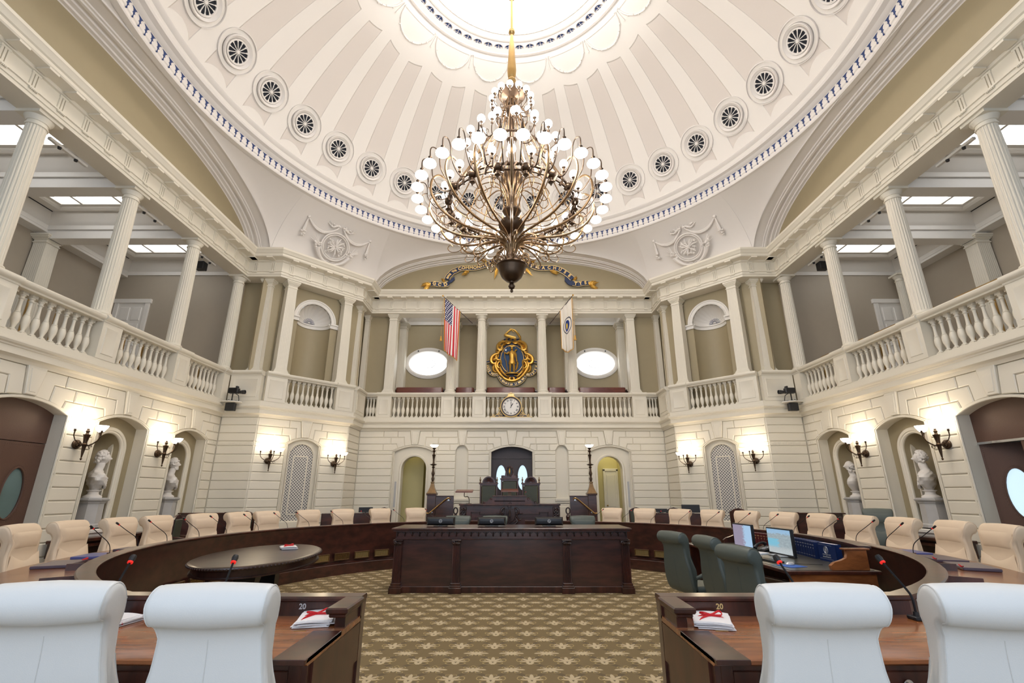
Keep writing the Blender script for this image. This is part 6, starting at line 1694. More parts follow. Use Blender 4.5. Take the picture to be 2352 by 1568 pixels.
for i, (x, lab) in enumerate(((-2.48, 'short black microphone with red ring between the two left near chairs'), (-1.80, 'short black microphone with red ring behind the left aisle chair'), (1.80, 'short black microphone with red ring behind the right aisle chair'), (2.48, 'short black microphone with red ring between the two right near chairs'))):
    c = m2 if i == 0 else clone(m2); c.location = (x, -4.70, .865); c.rotation_euler = (0, 0, PI); tag(c, lab, 'microphone', 'short microphones on the near desks')
# --- folders, papers with red ribbon
def folder(az, nm, m, lab, r=5.25, w=.42, d=.30):
    a = math.radians(az); t = empty('folder', (r * math.sin(a), CY + r * math.cos(a), .863), -a); q = MB(); q.cbox(-w / 2, w / 2, -d / 2, d / 2, 0, .030, .006); q.build('cover', m, t)
    q = MB(); q.box(-w / 2 + .01, w / 2 - .002, -d / 2 + .01, d / 2 - .01, .006, .024); q.build('pages', PAPER, t)
    q = MB(); q.ctube([(w / 2 - .10, -d / 2 + .02, .032), (w / 2 - .06, -d / 2 - .01, .05), (w / 2 - .03, -d / 2 - .0, .035), (w / 2 - .07, -d / 2 + .03, .034)], .007, 5, 4, .4); q.build('red_ribbon', RED, t)
    tag(t, lab, 'folder', 'folders on the ring desk')
folder(-104, 'left', BLUEB, 'blue folder on the left ring desk, third place from the near end'); folder(-112, 'left', PURPB, 'dark purple folder on the left ring desk near the frame edge', w=.5); folder(-96, 'left', PURPB, 'dark purple folder on the left ring desk, beyond the blue one', w=.3)
folder(100, 'right', BLUEB, 'blue folder on the right ring desk behind the bend'); folder(107, 'right', PURPB, 'dark purple folder on the right ring desk, middle of three', w=.5); folder(114, 'right', PURPB, 'dark purple folder on the right ring desk near the frame edge', w=.5)
def papers(x, y, z, rz, lab, sc=1.):
    t = empty('ribboned_papers', (x, y, z), rz); q = MB(); rd = random.Random(int(x * 100))
    for k in range(7):
        M = Matrix.Translation((rd.uniform(-.01, .01), rd.uniform(-.01, .01), .001 + k * .0045)) @ Matrix.Rotation(rd.uniform(-.12, .12), 4, 'Z'); q.T = M
        q.rings([[(-.10 + .2 * i / 6, y_, .006 * math.sin(PI * i / 6) * (k > 3)) for i in range(7)] + [(.10 - .2 * i / 6, y_, .0035 + .006 * math.sin(PI * (6 - i) / 6) * (k > 3)) for i in range(7)] for y_ in (-.135, .135)])
    q.T = None; q.build('sheets', PAPER, t)
    q = MB(); q.ctube([(-.105, 0, .01), (-.05, 0, .038), (0, 0, .042), (.05, 0, .038), (.105, 0, .01)], .006, 5, 4, .3); q.ctube([(0, 0, .045), (-.04, -.03, .06), (-.06, .01, .05), (0, 0, .046), (.05, .03, .062), (.06, -.01, .05), (0, 0, .045)], .006, 5, 4, .4); q.ctube([(0, 0, .045), (-.05, -.06, .04), (-.07, -.10, .03)], .006, 5, 4, .3); q.build('red_ribbon', RED, t)
    t.scale = (sc, sc, sc); tag(t, lab, 'papers', 'papers tied with red ribbon')
papers(-1.17, -4.74, .866, .2, 'white papers tied with red ribbon on the left near desk by the aisle'); papers(-2.36, -4.82, .866, -.2, 'white papers tied with red ribbon between the two near chairs'); papers(1.19, -4.78, .866, -.3, 'white papers tied with red ribbon on the right near desk by the aisle')
# --- oval table on the left of the well
def oval_table():
    t = empty('oval_table', (-3.6, -.70, 0), math.radians(8.5) * -1 + 0); t.rotation_euler = (0, 0, math.radians(8.5)); N = 64; A, B_ = .76, 1.35
    E = lambda o, z: [((A + o) * math.cos(2 * PI * i / N), (B_ + o) * math.sin(2 * PI * i / N), z) for i in range(N)]
    q = MB(); q.rings([E(-.03, .735), E(-.01, .74), E(.0, .755), E(-.005, .77), E(-.03, .78), E(-.045, .7805)]); q.build('table_top', MAHD, t, sharp=40)
    q = MB()
    for i in range(120): a = 2 * PI * i / 120; q.sphere(((A + .0) * math.cos(a), (B_ + .0) * math.sin(a), .752), .013, 6)
    q.build('gadrooned_edge', MAHD, t)['kind'] = 'stuff'
    q = MB(); q.rings([E(-.06, .635), E(-.03, .64), E(-.03, .655), E(-.06, .66), E(-.055, .735)], False); q.build('apron', MAHD, t)
    for y in (-.42, .42):
        q = MB(); q.rings([[(w * x, y + w2 * yy, z) for x, yy in ((-1, -1), (1, -1), (1, 1), (-1, 1))] for z, w, w2 in ((.12, .15, .13), (.2, .12, .10), (.45, .12, .10), (.6, .15, .13), (.70, .16, .14))]); q.build('pedestal_leg', BLACK, t)
        q = MB()
        for s in (-1, 1): q.tube([(s * .10, y, .12), (s * .30, y, .06), (s * .42, y, .03)], [.06, .05, .035], 8)
        q.build('foot', MAH, t)
    tag(t, 'dark oval mahogany table on two pedestals on the left of the well', 'table')
oval_table(); papers(-3.50, -.10, .782, .5, 'white papers tied with red ribbon on the oval table', 1.1)
# --- centre desk
def centre_desk():
    t = empty('centre_desk', (0, .70, 0)); W_ = 2.02; q = MB()
    q.box(-W_, W_, .02, .85, .09, .86); q.build('body', MAHX, t)
    q = MB(); q.cbox(-2.09, 2.09, -.07, .95, 1.0, 1.035, .01); q.box(-2.06, 2.06, -.04, .92, .978, 1.0); q.build('desk_top', MAH, t)
    q = MB(); q.box(-W_, W_, .02, .87, .86, .98); q.build('frieze_ground', MAHD, t)  # darker wood puts the shadow between the tongues into the colour
    q = MB(); n = 31; st = 2 * 1.99 / n; q.box(-2.0, 2.0, -.004, .03, .862, .902)
    for i in range(n):
        x = -1.99 + (i + .5) * st; w = st * .42
        q.prism([(x - w, .90), (x + w, .90), (x + w, .925), (x + w * .75, .948), (x + w * .35, .963), (x, .972), (x - w * .35, .963), (x - w * .75, .948), (x - w, .925)], .02, -.006, .004)
    q.build('gothic_tongues', MAHX, t)
    q = MB()
    for i in range(n + 1): q.lathe([(.004, 0), (.014, .006), (.014, .014), (.006, .022), (.006, .07), (.018, .09)], (-1.99 + i * st, -.004, .893), 8)
    q.box(-2.0, 2.0, -.02, .02, .968, .982); q.build('pendant_row', MAHD, t)
    q = MB(); q.box(-2.03, 2.03, -.02, .87, .845, .862, .004); q.box(-2.0, 2.0, .0, .87, 0, .10, .006); q.build('mouldings', MAH, t)
    for x in (-1.965, -.955, .955, 1.965):
        q = MB(); sec = section('square', .068); q.rings([[(x + a * w, -.0 + b * .6 * w, z) for a, b in sec] for z, w in ((.16, 1.05), (.18, 1.0), (.76, .95))]); q.build('fluted_pilaster', MAH, t, 50)
        q = MB()
        for a, b, w in ((0, .09, 1.55), (.09, .12, 1.4), (.12, .16, 1.2)): q.box(x - .068 * w, x + .068 * w, -.05 * w, .03, a, b, .004)
        q.build('pilaster_base', MAH, t)
        q = MB(); q.box(x - .085, x + .085, -.06, .02, .825, .845, .004)
        for s in (-1, 1): q.tube([(x + s * (.05 + .022 * math.cos(a)), -.05, .80 + .022 * math.sin(a)) for a in [i * .7 for i in range(10)]], .009, 5)
        for k in range(5): q.tube([(x - .05 + .025 * k, -.045, .76), (x - .05 + .025 * k, -.062, .785), (x - .05 + .025 * k, -.05, .80)], .011, 5)
        q.build('carved_capital', MAHD, t)
    tag(t, 'wide mahogany desk with gothic arcade frieze and fluted pilasters in the middle', 'desk')
centre_desk()
def monitor_back(x, y, z, lab):
    t = empty('monitor', (x, y, z)); q = MB(); q.rings([[(-.26 + i_, .0 + b, h) for i_, b, h in ((0 + a, -.02, .10 + a), (.52 - a, -.02, .10 + a), (.52 - a, -.02, .40 - a), (0 + a, -.02, .40 - a))] if False else [(-.26 + a, yy, -.02 + a), (.26 - a, yy, -.02 + a), (.26 - a, yy, .125 - a), (-.26 + a, yy, .125 - a)] for a, yy in ((.0, .03), (.0, .0), (.03, -.045), (.06, -.055))]); q.build('case', BLACK, t)
    q = MB(); q.T = Matrix.Translation((.0, -.058, .055)) @ Matrix.Rotation(PI / 2, 4, 'X'); q.tube([(.027 * math.cos(2 * PI * i / 24), .027 * math.sin(2 * PI * i / 24), 0) for i in range(24)], .004, 5, True); T = q.T; q.T = None; put_text(q, 'DELL', T, .021, .001, .0008); q.build('logo', SILV, t)
    q = MB(); q.box(-.03, .03, -.01, .02, -.035, 0); q.cbox(-.12, .12, -.09, .09, -.035, -.025, .003); q.build('stand', BLACK, t); t.location.z = z
    tag(t, lab, 'monitor', 'monitors on the centre desk')
for x, lab in ((-1.31, 'left of the three'), (-.37, 'middle one of the three'), (.69, 'right of the three')): monitor_back(x, 1.15, 1.071, 'black computer monitor seen from behind on the centre desk, ' + lab)
# --- clerk desk on the right of the well
def clerk_desk():
    t = empty('clerk_desk', (0, 0, 0)); q = MB()
    P = [(3.08, -2.28), (4.12, -2.28)] + [((RI - .28) * math.sin(math.radians(a)), CY + (RI - .28) * math.cos(math.radians(a))) for a in range(110, 70, -4)] + [(3.95, .85), (3.08, .85)]
    q.hprism(P, .745, .78, .008); q.build('desk_top', MAH, t)
    q = MB(); q.hprism(inset(P, .05), .775, .784); q.build('green_writing_top', TOPG, t)
    q = MB(); q.box(3.12, 4.08, -2.24, -2.20, 0, .745); q.build('end_panel', MAHL, t)
    q = MB(); q.box(3.12, 4.02, .76, .80, 0, .745); q.build('end_panel', MAH, t)
    q = MB(); R = RI - .32; pth = [(R * math.sin(math.radians(a)), CY + R * math.cos(math.radians(a))) for a in range(111, 69, -3)]; q.sweep(pth, [(0, .30), (0, 1.0), (-.03, 1.0), (-.03, .30)]); q.build('back_partition', MAH, t)
    q = MB(); q.sweep(pth, [(.03, .995), (.03, 1.02), (-.10, 1.02), (-.10, .995)]); q.build('partition_cap', MAH, t)
    for y, nm in ((-2.24, 'near'), (.80, 'far')):
        q = MB(); x1 = 4.02 if nm == 'near' else 4.16; C = [(0, .784), (-.30, .784), (-.34, .82), (-.33, .86), (-.27, .895), (-.22, .91), (-.20, .93), (-.205, .965), (-.19, 1.0), (0, 1.0)] if False else [(.0, .784), (-.42, .784), (-.43, .83), (-.38, .865), (-.30, .885), (-.24, .91), (-.225, .95), (-.225, .995), (0, .995)]
        q.prism([(x1 + a, z) for a, z in C], y, y + .045); q.box(x1 - .26, x1 + .03, y - .02, y + .065, .995, 1.012, .004); q.build('scrolled_end', MAHL if nm == 'near' else MAH, t)
    tag(t, 'mahogany clerk desk with scrolled partition on the right of the well', 'desk')
clerk_desk()
def screen_monitor(x, y, m, lab):
    t = empty('monitor', (x, y, .786)); t.rotation_euler = (0, 0, -PI / 2 + .06); w, h = .28, .36
    q = MB(); q.cbox(-w, w, -.015, .03, .0, h, .006); o = q.build('case', BLACK, t)
    q = MB(); q.box(-w + .018, w - .018, -.017, -.0155, .03, h - .018); q.build('screen', m, t, uv=lambda c: ((c.x + w) / (2 * w), c.z / h))
    q = MB(); q.cbox(-.15, .15, -.12, .12, .0, .012, .003); q.box(-.03, .03, .02, .05, .0, .15); q.build('stand', SILV, t)
    q = MB(); q.tube([(-.24, .03, .24), (-.10, .20, .01)], .008, 6) if False else q.tube([(-.22, .03, .22), (-.36, .26, .02)], .009, 6); q.build('support_rod', SILV, t)
    tag(t, lab, 'monitor', 'monitors on the clerk desk')
screen_monitor(3.74, -1.0, SCR1, 'computer monitor showing a coastal landscape, nearer one on the clerk desk'); screen_monitor(3.70, -.02, SCR2, 'computer monitor showing a canyon landscape, farther one on the clerk desk')
# books along the partition
y = -1.36; k = 0
def bookpos(a): R = RI - .46; return (R * math.sin(math.radians(a)), CY + R * math.cos(math.radians(a)))
def book(w, h, d, m, lab, a, big=False):
    x, y = bookpos(a); t = empty('law_book', (x, y, .785), math.radians(-a)); t.rotation_euler = (0, 0, math.radians(-a))
    q = MB(); q.box(-w / 2, -w / 2 + .004, -d, 0, 0, h); q.box(w / 2 - .004, w / 2, -d, 0, 0, h); q.box(-w / 2, w / 2, -d - .004, -d + .003, 0, h); q.build('cover', m, t)
    q = MB(); q.box(-w / 2 + .004, w / 2 - .004, -d + .003, -.004, .003, h - .004); q.build('pages', PAPER, t)
    if not big:
        q = MB(); q.box(-w / 2 + .006, w / 2 - .006, -d - .006, -d - .004, h * .80, h * .83); q.box(-w / 2 + .006, w / 2 - .006, -d - .006, -d - .004, h * .15, h * .165)
        put_text(q, str((a_i := int(a * 3)) % 90 + 10), Matrix.Translation((0, -d - .0055, h * .62)) @ Matrix.Rotation(PI / 2, 4, 'X'), .022, .0008); q.build('spine_lettering', SILV if m is BOOKB else GOLDP, t)
    tag(t, lab, 'book', 'law books on the clerk desk'); return t
n = 24
for k in range(n):
    a = 101.5 - 1.02 * (k + .5); red = k >= 12
    book(.062, .205, .15, BOOKR if red else BOOKB, '%s law book in the clerk desk row, %s from the %s' % ('maroon' if red else 'dark blue', ORD[k - 12 if red else k], 'blue volumes' if red else 'large blue volume'), a)
# the thick volume whose printed cover faces the room, lying open against the row
x, y_ = bookpos(104.6); t = empty('large_blue_volume', (x, y_, .785)); t.rotation_euler = (0, 0, math.radians(-104.6) + .25)
q = MB(); q.box(-.17, .17, -.10, -.095, 0, .215); q.box(-.17, .17, -.03, -.025, 0, .215); q.box(.166, .17, -.1, -.03, 0, .215); q.build('cover', BOOKB, t)
q = MB(); q.box(-.168, .165, -.095, -.03, .003, .212); q.build('pages', PAPER, t)
q = MB(); M = Matrix.Translation((.02, -.101, .0)) @ Matrix.Rotation(PI / 2, 4, 'X'); q.T = Matrix.Translation((-.02, -.101, .135)) @ Matrix.Rotation(PI / 2, 4, 'X')
q.tube([(.042 * math.cos(2 * PI * i / 28), .042 * math.sin(2 * PI * i / 28), 0) for i in range(28)], .0022, 4, True); q.tube([(.031 * math.cos(2 * PI * i / 28), .031 * math.sin(2 * PI * i / 28), 0) for i in range(28)], .0016, 4, True); q.hprism([(-.012, -.02), (.012, -.02), (.018, .012), (0, .024), (-.018, .012)], 0, .001); q.T = None
for s_, z, w_ in (('ANNOTATED LAWS', .080, .017), ('OF', .066, .012), ('MASSACHUSETTS', .052, .020)): put_text(q, s_, Matrix.Translation((-.02, -.101, z)) @ Matrix.Rotation(PI / 2, 4, 'X'), w_, .0006, .0004)
for z, x0, x1 in ((.192, -.16, .10), (.028, -.16, .10)): q.box(x0, x1, -.1015, -.1, z, z + .002)
q.build('cover_print', SILV, t); tag(t, 'large blue law volume with a round seal printed on its cover, clerk desk', 'book')
t = empty('desk_phone', (3.80, -.42, .785), -1.3); q = MB(); q.rings([[(-.11, -.10, 0), (.11, -.10, 0), (.11, .10, 0), (-.11, .10, 0)], [(-.11, -.10, .02), (.11, -.10, .02), (.11, .10, .07), (-.11, .10, .07)]]); q.build('body', BLACK, t); q = MB(); q.ctube([(-.075, -.10, .04), (-.075, -.05, .085), (-.075, .05, .11), (-.075, .10, .09)], [.03, .018, .018, .03], 8, 4); q.build('handset', BLACK, t)
q = MB()
for i in range(3):
    for j in range(4): q.cbox(-.01 + .03 * i, .012 + .03 * i, -.07 + .03 * j, -.05 + .03 * j, .03 + .0075 * j, .04 + .0075 * j, .002)
q.build('keys', SILV, t); tag(t, 'black desk telephone between the monitors on the clerk desk', 'telephone')
t = empty('keyboard', (3.30, -1.45, .785), PI / 2 - .1); t.rotation_euler = (0, 0, -PI / 2 + .1); q = MB(); q.cbox(-.22, .22, -.07, .07, 0, .016, .003); q.build('tray', BLACK, t); q = MB()
for i in range(14):
    for j in range(4): q.box(-.21 + i * .03, -.186 + i * .03, -.06 + j * .03, -.036 + j * .03, .016, .021)
q.build('keys', BLKM, t); tag(t, 'flat black keyboard on the clerk desk in front of the nearer monitor', 'keyboard')
t = empty('mouse_pad', (3.33, -1.93, .785), .3); q = MB(); q.cbox(-.13, .11, -.11, .11, 0, .004, .001); q.build('pad', PADB, t); tag(t, 'blue mouse pad near the end of the clerk desk', 'mouse pad')
t = empty('computer_mouse', (3.34, -1.87, .789), -1.2); q = MB(); q.lathe([(.001, .0), (.035, 0), (.038, .008), (.033, .022), (.02, .032), (.001, .035)], (0, 0, 0), 16, True, 1.6); q.build('shell', SILV, t); q = MB(); q.tube([(0, .05, .01), (.05, .2, .005), (.15, .35, .005)], .003, 5); q.build('cable', BLACK, t); tag(t, 'grey computer mouse on the blue pad', 'computer mouse')
papers_ = MB(); papers_.cbox(-.12, .12, -.08, .08, 0, .018, .001); t = papers_.build('notebook', PAPER, loc=(3.52, -.78, .785), rot=.5); tag(t, 'white notebook between phone and keyboard on the clerk desk', 'notebook')
# --- rostrum
def rostrum():
    X0 = -.06; t = empty('rostrum_desk', (X0, 6.0, 0)); q = MB(); q.box(-1.42, 1.42, .03, 1.0, 0, 1.26); q.build('body', MAHX, t)
    q = MB(); q.cbox(-1.46, 1.46, -.05, 1.02, 1.29, 1.335, .01); q.box(-1.43, 1.43, -.02, 1.0, 1.26, 1.29); q.build('desk_top', MAH, t)
    q = MB(); q.box(-.44, .44, .0, .9, 1.33, 1.53); q.cbox(-.50, .50, -.05, .95, 1.53, 1.565, .008); q.box(-.47, .47, -.02, .92, 1.51, 1.53); q.build('raised_centre', MAH, t)
    for s in (-1, 1):
        q = MB(); q.prism([(s * x, z) for x, z in ((.44, 1.335), (.80, 1.335), (.79, 1.37), (.72, 1.385), (.64, 1.41), (.60, 1.46), (.56, 1.50), (.44, 1.51))], -.01, .05, .01)
        for c, r_ in (((.74, 1.372), .03), ((.54, 1.475), .028)): q.tube([(s * (c[0] + r_ * math.cos(a)), -.015, c[1] + r_ * math.sin(a)) for a in [i * .6 for i in range(12)]], .010, 5)
        q.build('scroll_shoulder', MAH, t)
        q = MB(); x0, x1 = sorted((s * 1.24, s * 1.44)); q.box(x0, x1, -.03, .05, .10, 1.26, .01)
        rd = random.Random(2)
        for k in range(46): q.sphere((rd.uniform(x0 + .03, x1 - .03), -.035, rd.uniform(.5, 1.22)), rd.uniform(.018, .034), 6)
        q.tube([((x0 + x1) / 2 + .05 * math.cos(a), -.045, 1.16 + .05 * math.sin(a)) for a in [i * .5 for i in range(14)]], .014, 5); q.build('carved_corbel', MAHD, t)
    q = MB(); fr = [(-1.10, .2), (-1.10, 1.10), (-.86, 1.10), (-.86, 1.06), (.86, 1.06), (.86, 1.10), (1.10, 1.10), (1.10, .2)]
    for a, b in zip(fr[:-1], fr[1:]): q.box(min(a[0], b[0]) - .012, max(a[0], b[0]) + .012, .0, .04, min(a[1], b[1]) - .012, max(a[1], b[1]) + .012, .004)
    q.box(-.48, .48, -.0, .04, 1.40, 1.42); fr = [(-.98, .25), (-.98, .96), (.98, .96), (.98, .25)]
    for a, b in zip(fr[:-1], fr[1:]): q.box(min(a[0], b[0]) - .008, max(a[0], b[0]) + .008, .005, .04, min(a[1], b[1]) - .008, max(a[1], b[1]) + .008, .003)
    q.build('panel_mouldings', MAHD, t)
    q = MB(); rd = random.Random(8)
    q.prism([(-.15, 1.20), (.15, 1.20), (.17, 1.05), (.13, .90), (0, .80), (-.13, .90), (-.17, 1.05)], .03, -.02, .01); q.tube([(x, -.02, z) for x, z in ((-.02, 1.22), (-.06, 1.27), (-.03, 1.34), (0, 1.38), (.05, 1.34), (.04, 1.28), (.02, 1.22))], .016, 6)
    for s in (-1, 1):
        q.ctube([(s * .14, -.02, 1.22), (s * .22, -.04, 1.20), (s * .25, -.04, 1.10), (s * .20, -.04, 1.02), (s * .24, -.04, .92), (s * .30, -.03, .90), (s * .34, -.02, .94)], [.02, .028, .03, .026, .024, .018, .008], 7, 4); q.ctube([(s * .16, -.02, .96), (s * .22, -.04, .88), (s * .16, -.04, .80), (s * .06, -.03, .76), (s * .02, -.02, .70)], [.02, .03, .028, .022, .012], 7, 4); q.ctube([(s * .2, -.02, 1.1), (s * .32, -.04, 1.06), (s * .38, -.03, 1.09)], [.02, .016, .006], 6, 4)
        for k in range(16): q.sphere((s * rd.uniform(.15, .27), -.04, rd.uniform(.82, 1.24)), rd.uniform(.012, .022), 6)
    q.tube([(0, -.03, 1.16), (0, -.05, 1.10), (0, -.05, .98)], [.02, .035, .035], 8); q.tube([(-.02, -.04, .98), (-.03, -.04, .86)], .016, 6); q.tube([(.02, -.04, .98), (.03, -.04, .86)], .016, 6); q.tube([(-.03, -.05, 1.10), (-.08, -.05, 1.04)], .012, 6); q.tube([(-.09, -.04, 1.14), (-.08, -.04, .88)], .006, 5)
    q.build('carved_shield', MAHD, t); tag(t, 'carved mahogany rostrum desk with a shield relief on its front', 'desk')
    # book rests, lamp, microphone
    for x, zb, lab, arm in ((-1.39, 1.335, 'red-brown book rest on a bent arm at the left end of the rostrum desk', 1), (X0, 1.565, 'red-brown book rest on the raised centre of the rostrum desk', 0)):
        t = empty('book_rest', (x, 6.2, zb)); q = MB(); H_ = .33 if arm else .12
        q.rings([[(-.25, -.16, H_ - .02), (.25, -.16, H_ - .02), (.25, .16, H_ + .05), (-.25, .16, H_ + .05)], [(-.25, -.16, H_ + .0), (.25, -.16, H_ + .0), (.25, .16, H_ + .07), (-.25, .16, H_ + .07)]]); q.box(-.25, .25, -.185, -.16, H_ - .02, H_ + .02); q.build('slope', LECT, t)
        q = MB()
        if arm: q.ctube([(.14, 0, 0), (.14, 0, .12), (.10, 0, .20), (.0, 0, .20), (0, 0, H_)], .012, 6, 3); q.box(.06, .22, -.05, .05, 0, .012)
        else: q.box(-.05, .05, -.04, .04, 0, H_)
        q.build('support', BRONZE, t); tag(t, lab, 'book rest', 'rostrum book rests')
    c = clone(m0); c.location = (.62, 6.15, 1.335); c.rotation_euler = (0, 0, PI); c.scale = (1, 1, .9); tag(c, 'black gooseneck microphone on the rostrum desk', 'microphone')
rostrum()
def ornate_chair(x, kind, lab):
    t = empty('carved_chair', (x, 7.15, .55)); B_ = .40; W_ = .275; top = 1.50 if kind else 1.36; w2 = W_ - .05
    q = MB(); q.box(-W_, -w2, -.02, .05, 0, top, .01); q.box(w2, W_, -.02, .05, 0, top, .01); q.box(-W_, W_, -.02, .05, top - .05, top, .008); q.box(-W_, W_, -.02, .05, .38, .45, .008); q.build('back_frame', MAH, t)
    q = MB(); q.cbox(-w2, w2, -.04, .04, .45, top - .05, .02); q.build('green_back_pad', GREEND, t)
    q = MB()
    for sx in (-1, 1):
        z = .5
        while z < top - .07: q.sphere((sx * (w2 - .03), -.042, z), .006, 5); z += .035
    q.build('nail_heads', BRASS, t)
    q = MB(); q.box(-W_ - .03, W_ + .03, -.05, .07, top, top + .035, .008); q.box(-W_ - .01, W_ + .01, -.035, .06, top - .02, top)
    for i in range(15): q.box(-W_ + .01 + i * .038, -W_ + .03 + i * .038, -.04, -.03, top - .045, top - .022)
    q.build('dentil_cornice', MAH, t)
    q = MB()
    if kind == 0:
        R = .20; q.rings([[(r_ * math.cos(PI * i / 20), y, top + .035 + r_ * math.sin(PI * i / 20)) for r_, y in ((R, .05), (R, -.045), (R - .035, -.045), (R - .035, .05))] for i in range(21)])
        q.prism([(.17 * math.cos(PI * i / 16), top + .035 + .17 * math.sin(PI * i / 16)) for i in range(17)], .04, .0)
        for k in range(9): a = PI * (k + .5) / 9; q.tube([(.03 * math.cos(a), -.005, top + .05 + .03 * math.sin(a)), (.15 * math.cos(a), -.012, top + .045 + .15 * math.sin(a))], [.008, .022], 6)
        q.build('shell_crest', MAH, t)
        for s in (-1, 1): q = MB(); q.lathe([(.02, 0), (.026, .02), (.012, .04), (.028, .08), (.026, .11), (.010, .13), (.018, .15), (.004, .19)], (s * (W_ - .01), 0, top + .035), 10); q.build('finial', BRONZL, t)
    else:
        q.prism([(-.27, top + .03), (-.26, top + .10), (-.20, top + .13), (-.15, top + .12), (-.14, top + .20), (-.12, top + .32), (-.06, top + .40), (0, top + .42), (.06, top + .40), (.12, top + .32), (.14, top + .20), (.15, top + .12), (.20, top + .13), (.26, top + .10), (.27, top + .03)], .04, -.01, .01)
        rd = random.Random(6)
        for k in range(60):
            a = rd.uniform(0, 2 * PI); r_ = rd.uniform(.8, 1.05); q.sphere((.115 * r_ * math.cos(a), -.02, top + .25 + .16 * r_ * math.sin(a)), .014, 5)
        for s in (-1, 1): q.tube([(s * (.235 + .03 * math.cos(a)), -.02, top + .09 + .03 * math.sin(a)) for a in [i * .6 for i in range(11)]], .010, 5)
        q.build('carved_crest', MAH, t); q = MB(); q.T = Matrix.Translation((0, -.02, top + .25)) @ Matrix.Rotation(PI / 2, 4, 'X'); q.lathe([(.001, .0), (.07, 0), (.075, .006), (.085, .01)], (0, 0, 0), 28, False, 1.5); q.T = None; q.build('dark_oval', BLACK, t)
        q = MB(); q.lathe([(.012, 0), (.022, .05), (.03, .10), (.018, .13), (.02, .15), (.008, .17)], (0, -.035, top + .16), 10); q.tube([(-.02, -.035, top + .34), (.015, -.035, top + .36), (.025, -.035, top + .33)], .006, 5); q.build('gilt_emblem', GOLD, t)
    q = MB(); q.cbox(-W_, W_, -.42, .0, .38, .47, .02); q.build('seat', GREEND, t)
    for s in (-1, 1):
        q = MB(); q.ctube([(s * W_, 0, .66), (s * (W_ + .02), -.22, .68), (s * (W_ + .03), -.38, .64), (s * W_, -.40, .56)], .028, 8, 3); q.build('arm', MAH, t)
        q = MB(); q.lathe([(.03, 0), (.02, .1), (.03, .3), (.028, .38)], (s * (W_ - .03), -.38, 0), 10); q.build('leg', MAH, t)
    tag(t, lab, 'chair', 'carved rostrum chairs')
ornate_chair(-.07, 1, 'tall carved chair with a gilt oval crest in the middle of the rostrum'); ornate_chair(-.73, 0, 'carved chair with a shell crest on the left of the rostrum'); ornate_chair(.60, 0, 'carved chair with a shell crest on the right of the rostrum')
mb = MB(); mb.hprism([(-1.75, 6.5), (1.62, 6.5), (1.62, 8.3), (-1.75, 8.3)], 0, .55); tag(mb.build('rostrum_platform', MAHX), 'raised platform under the carved rostrum chairs', 'platform')
for s, nm in ((-1, 'left'), (1, 'right')):
    x0, x1 = sorted((s * 2.36, s * 2.62)); t = empty('stair_newel', (0, 6.95, 0)); q = MB(); q.box(x0, x1, 0, .26, 0, 1.57, .006); q.build('post', MAHX, t); q = MB(); q.box(x0 - .025, x1 + .025, -.025, .285, 1.57, 1.61, .008); q.build('cap', MAH, t)
    x0, x1 = sorted((s * 1.80, s * 2.355)); q = MB(); q.box(x0, x1, .03, .12, 0, 1.53, .004); q.build('side_panel', MAHX, t); q = MB(); q.box(x0 - .01, x1, .01, .14, 1.53, 1.56, .006); q.build('panel_cap', MAH, t)
    q = MB(); q.ctube([(s * 1.90, -.03, 1.46), (s * 2.0, -.07, 1.47), (s * 2.38, -.07, 1.16), (s * 2.52, -.07, 1.05), (s * 2.60, -.03, 1.05)], .020, 8, 4); q.build('handrail', BRASS, t)
    for xx, zz in ((1.97, 1.42), (2.47, 1.07)):
        q = MB(); q.T = Matrix.Translation((s * xx, .0 if xx > 2.3 else .03, zz)) @ Matrix.Rotation(PI / 2, 4, 'X'); q.lathe([(.04, 0), (.04, .008), (.012, .012), (.012, .07)], n=16); q.build('rail_bracket', STEEL, t)
    tag(t, 'mahogany stair newel and panel with a brass handrail on the %s of the rostrum' % nm, 'newel', 'rostrum newels'); lamppost(s * 2.49, 7.08, 1.61, 'tall bronze lamp post on the %s newel of the rostrum' % nm)
    t = empty('carved_stand', (s * 1.70, 6.75, 0)); q = MB(); q.tube([(.06 * math.cos(a), 0, 1.12 + .09 * math.sin(a)) for a in [2 * PI * i / 14 for i in range(14)]], .02, 6, True); q.lathe([(.12, 0), (.10, .1), (.04, .2), (.06, .6), (.09, .75), (.05, .85), (.07, .95), (.03, 1.03)], n=14); q.build('turned_post', MAHD, t); tag(t, 'dark turned stand beside the %s stair newel' % nm, 'stand', 'turned stands')
# --- staff desks along the walls
def tall_desk(sg, nm):
    t = empty('standing_desk', (sg * 7.05, 3.95, 0)); t.rotation_euler = (0, 0, sg * -.12); q = MB(); X = lambda a, b: tuple(sorted((sg * a, sg * b)))
    a, b = X(-.12, .95); q.box(a, b, 0, .03, 0, 1.14); a, b = X(-.12, -.09); q.box(a, b, 0, .6, 0, 1.16); a, b = X(.92, .95); q.box(a, b, 0, .6, 0, 1.14); q.build('body', MAHX, t)
    q = MB(); a, b = X(-.16, 1.0); q.box(a, b, -.05, .10, 1.14, 1.17, .006); a, b = X(-.16, -.05); q.box(a, b, -.05, .62, 1.145, 1.18, .006); q.build('top_ledge', MAH, t)
    q = MB(); a, b = X(-.10, .92); q.box(a, b, .1, .6, .98, 1.0); q.build('inner_shelf', MAHD, t); tag(t, 'tall dark mahogany reception desk by the %s wall, in front of the farther bust' % nm, 'desk', 'tall reception desks')
tall_desk(-1, 'left'); tall_desk(1, 'right')
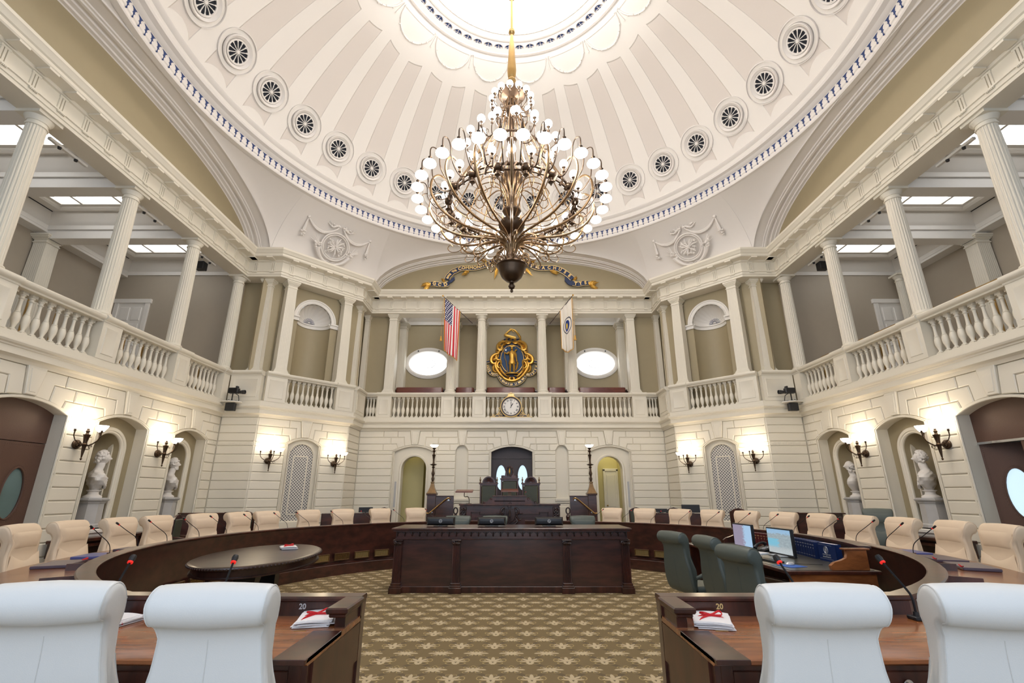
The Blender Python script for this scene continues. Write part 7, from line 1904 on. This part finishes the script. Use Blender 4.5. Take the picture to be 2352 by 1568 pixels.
def press_desk(sg, nm):
    d = Vector((-sg * .93, .37)); t = empty('staff_desk', (sg * 5.45, 6.0, 0)); t.rotation_euler = (0, 0, sg * -.35); q = MB(); a, b = sorted((0, -sg * 1.5)); q.box(a, b, 0, .03, 0, 1.04); q.box(a, b, -.02, .45, 1.04, 1.07, .006); q.box(a, a + .03, 0, .45, 0, 1.04); q.box(b - .03, b, 0, .45, 0, 1.04); q.build('desk_body', MAHX, t)
    tag(t, 'mahogany staff desk behind the beige chairs, %s of the rostrum' % nm, 'desk', 'staff desks'); return t
press_desk(-1, 'left'); press_desk(1, 'right')
def small_monitor(x, y, z, w, h, rz, lab):
    t = empty('monitor', (x, y, z)); t.rotation_euler = (0, 0, rz); q = MB(); q.cbox(-w / 2, w / 2, -.015, .02, .02, h, .005); q.build('case', BLACK, t); q = MB(); q.cbox(-.09, .09, -.05, .07, 0, .01, .003); q.box(-.02, .02, 0, .015, 0, .05); q.build('stand', BLACK, t); tag(t, lab, 'monitor', 'monitors on the staff desks')
small_monitor(5.22, 6.22, 1.07, .50, .24, -.35, 'black monitor at the outer end of the right staff desk'); small_monitor(4.42, 6.52, 1.07, .40, .12, -.35, 'low black monitor at the inner end of the right staff desk'); small_monitor(-5.05, 6.25, 1.07, .36, .12, .35, 'low black monitor at the outer end of the left staff desk'); small_monitor(-4.35, 6.52, 1.07, .40, .16, .35, 'black monitor at the inner end of the left staff desk')
def staff_chair(x, y, rz, lab, m=GREEND, H=1.22, woodtop=True):
    t = empty('side_chair', (x, y, 0), rz); q = MB(); q.prism([(-.22, .45), (.22, .45), (.23, H - .1), (.12, H - .03), (0, H), (-.12, H - .03), (-.23, H - .1)], -.02, .03, .01); q.build('back_frame', MAH if woodtop else m, t); q = MB(); q.cbox(-.19, .19, -.05, .0, .5, H - .10, .015); q.build('back_pad', m, t); q = MB(); q.cbox(-.24, .24, -.46, .02, .42, .50, .02); q.build('seat', m, t)
    for s in (-1, 1):
        for yy in (-.42, .0): q = MB(); q.box(s * .22 - .02, s * .22 + .02, yy - .02, yy + .02, 0, .43); q.build('leg', MAH, t)
        q = MB(); q.ctube([(s * .24, .0, .72), (s * .26, -.25, .70), (s * .25, -.38, .66), (s * .24, -.38, .46)], .02, 6, 3); q.build('arm', MAH, t)
    tag(t, lab, 'chair', 'wood-framed side chairs')
staff_chair(3.82, 6.95, -.2, 'wood-framed dark chair behind the right staff desk, inner one', H=1.22); staff_chair(4.90, 6.75, -.35, 'wood-framed dark chair behind the right staff desk, outer one'); staff_chair(-3.92, 6.95, .2, 'wood-framed dark chair behind the left staff desk', H=1.22)
staff_chair(5.85, 4.6, 2.4, 'wood-framed green armchair below the right lattice grille', H=1.26); staff_chair(-6.35, 3.75, 2.9 - PI, 'wood-framed chair behind the beige chairs below the left grille', H=1.22); staff_chair(-7.3, 2.75, PI / 2 + .3, 'wood-framed chair between the two left busts', H=1.18)
c = clone(gc); c.location = (7.25, 1.75, 0); c.rotation_euler = (0, 0, PI / 2 + .9); c.scale = (.92, .92, 1.18); tag(c, 'tall dark green swivel chair beside the right reception desk', 'chair')
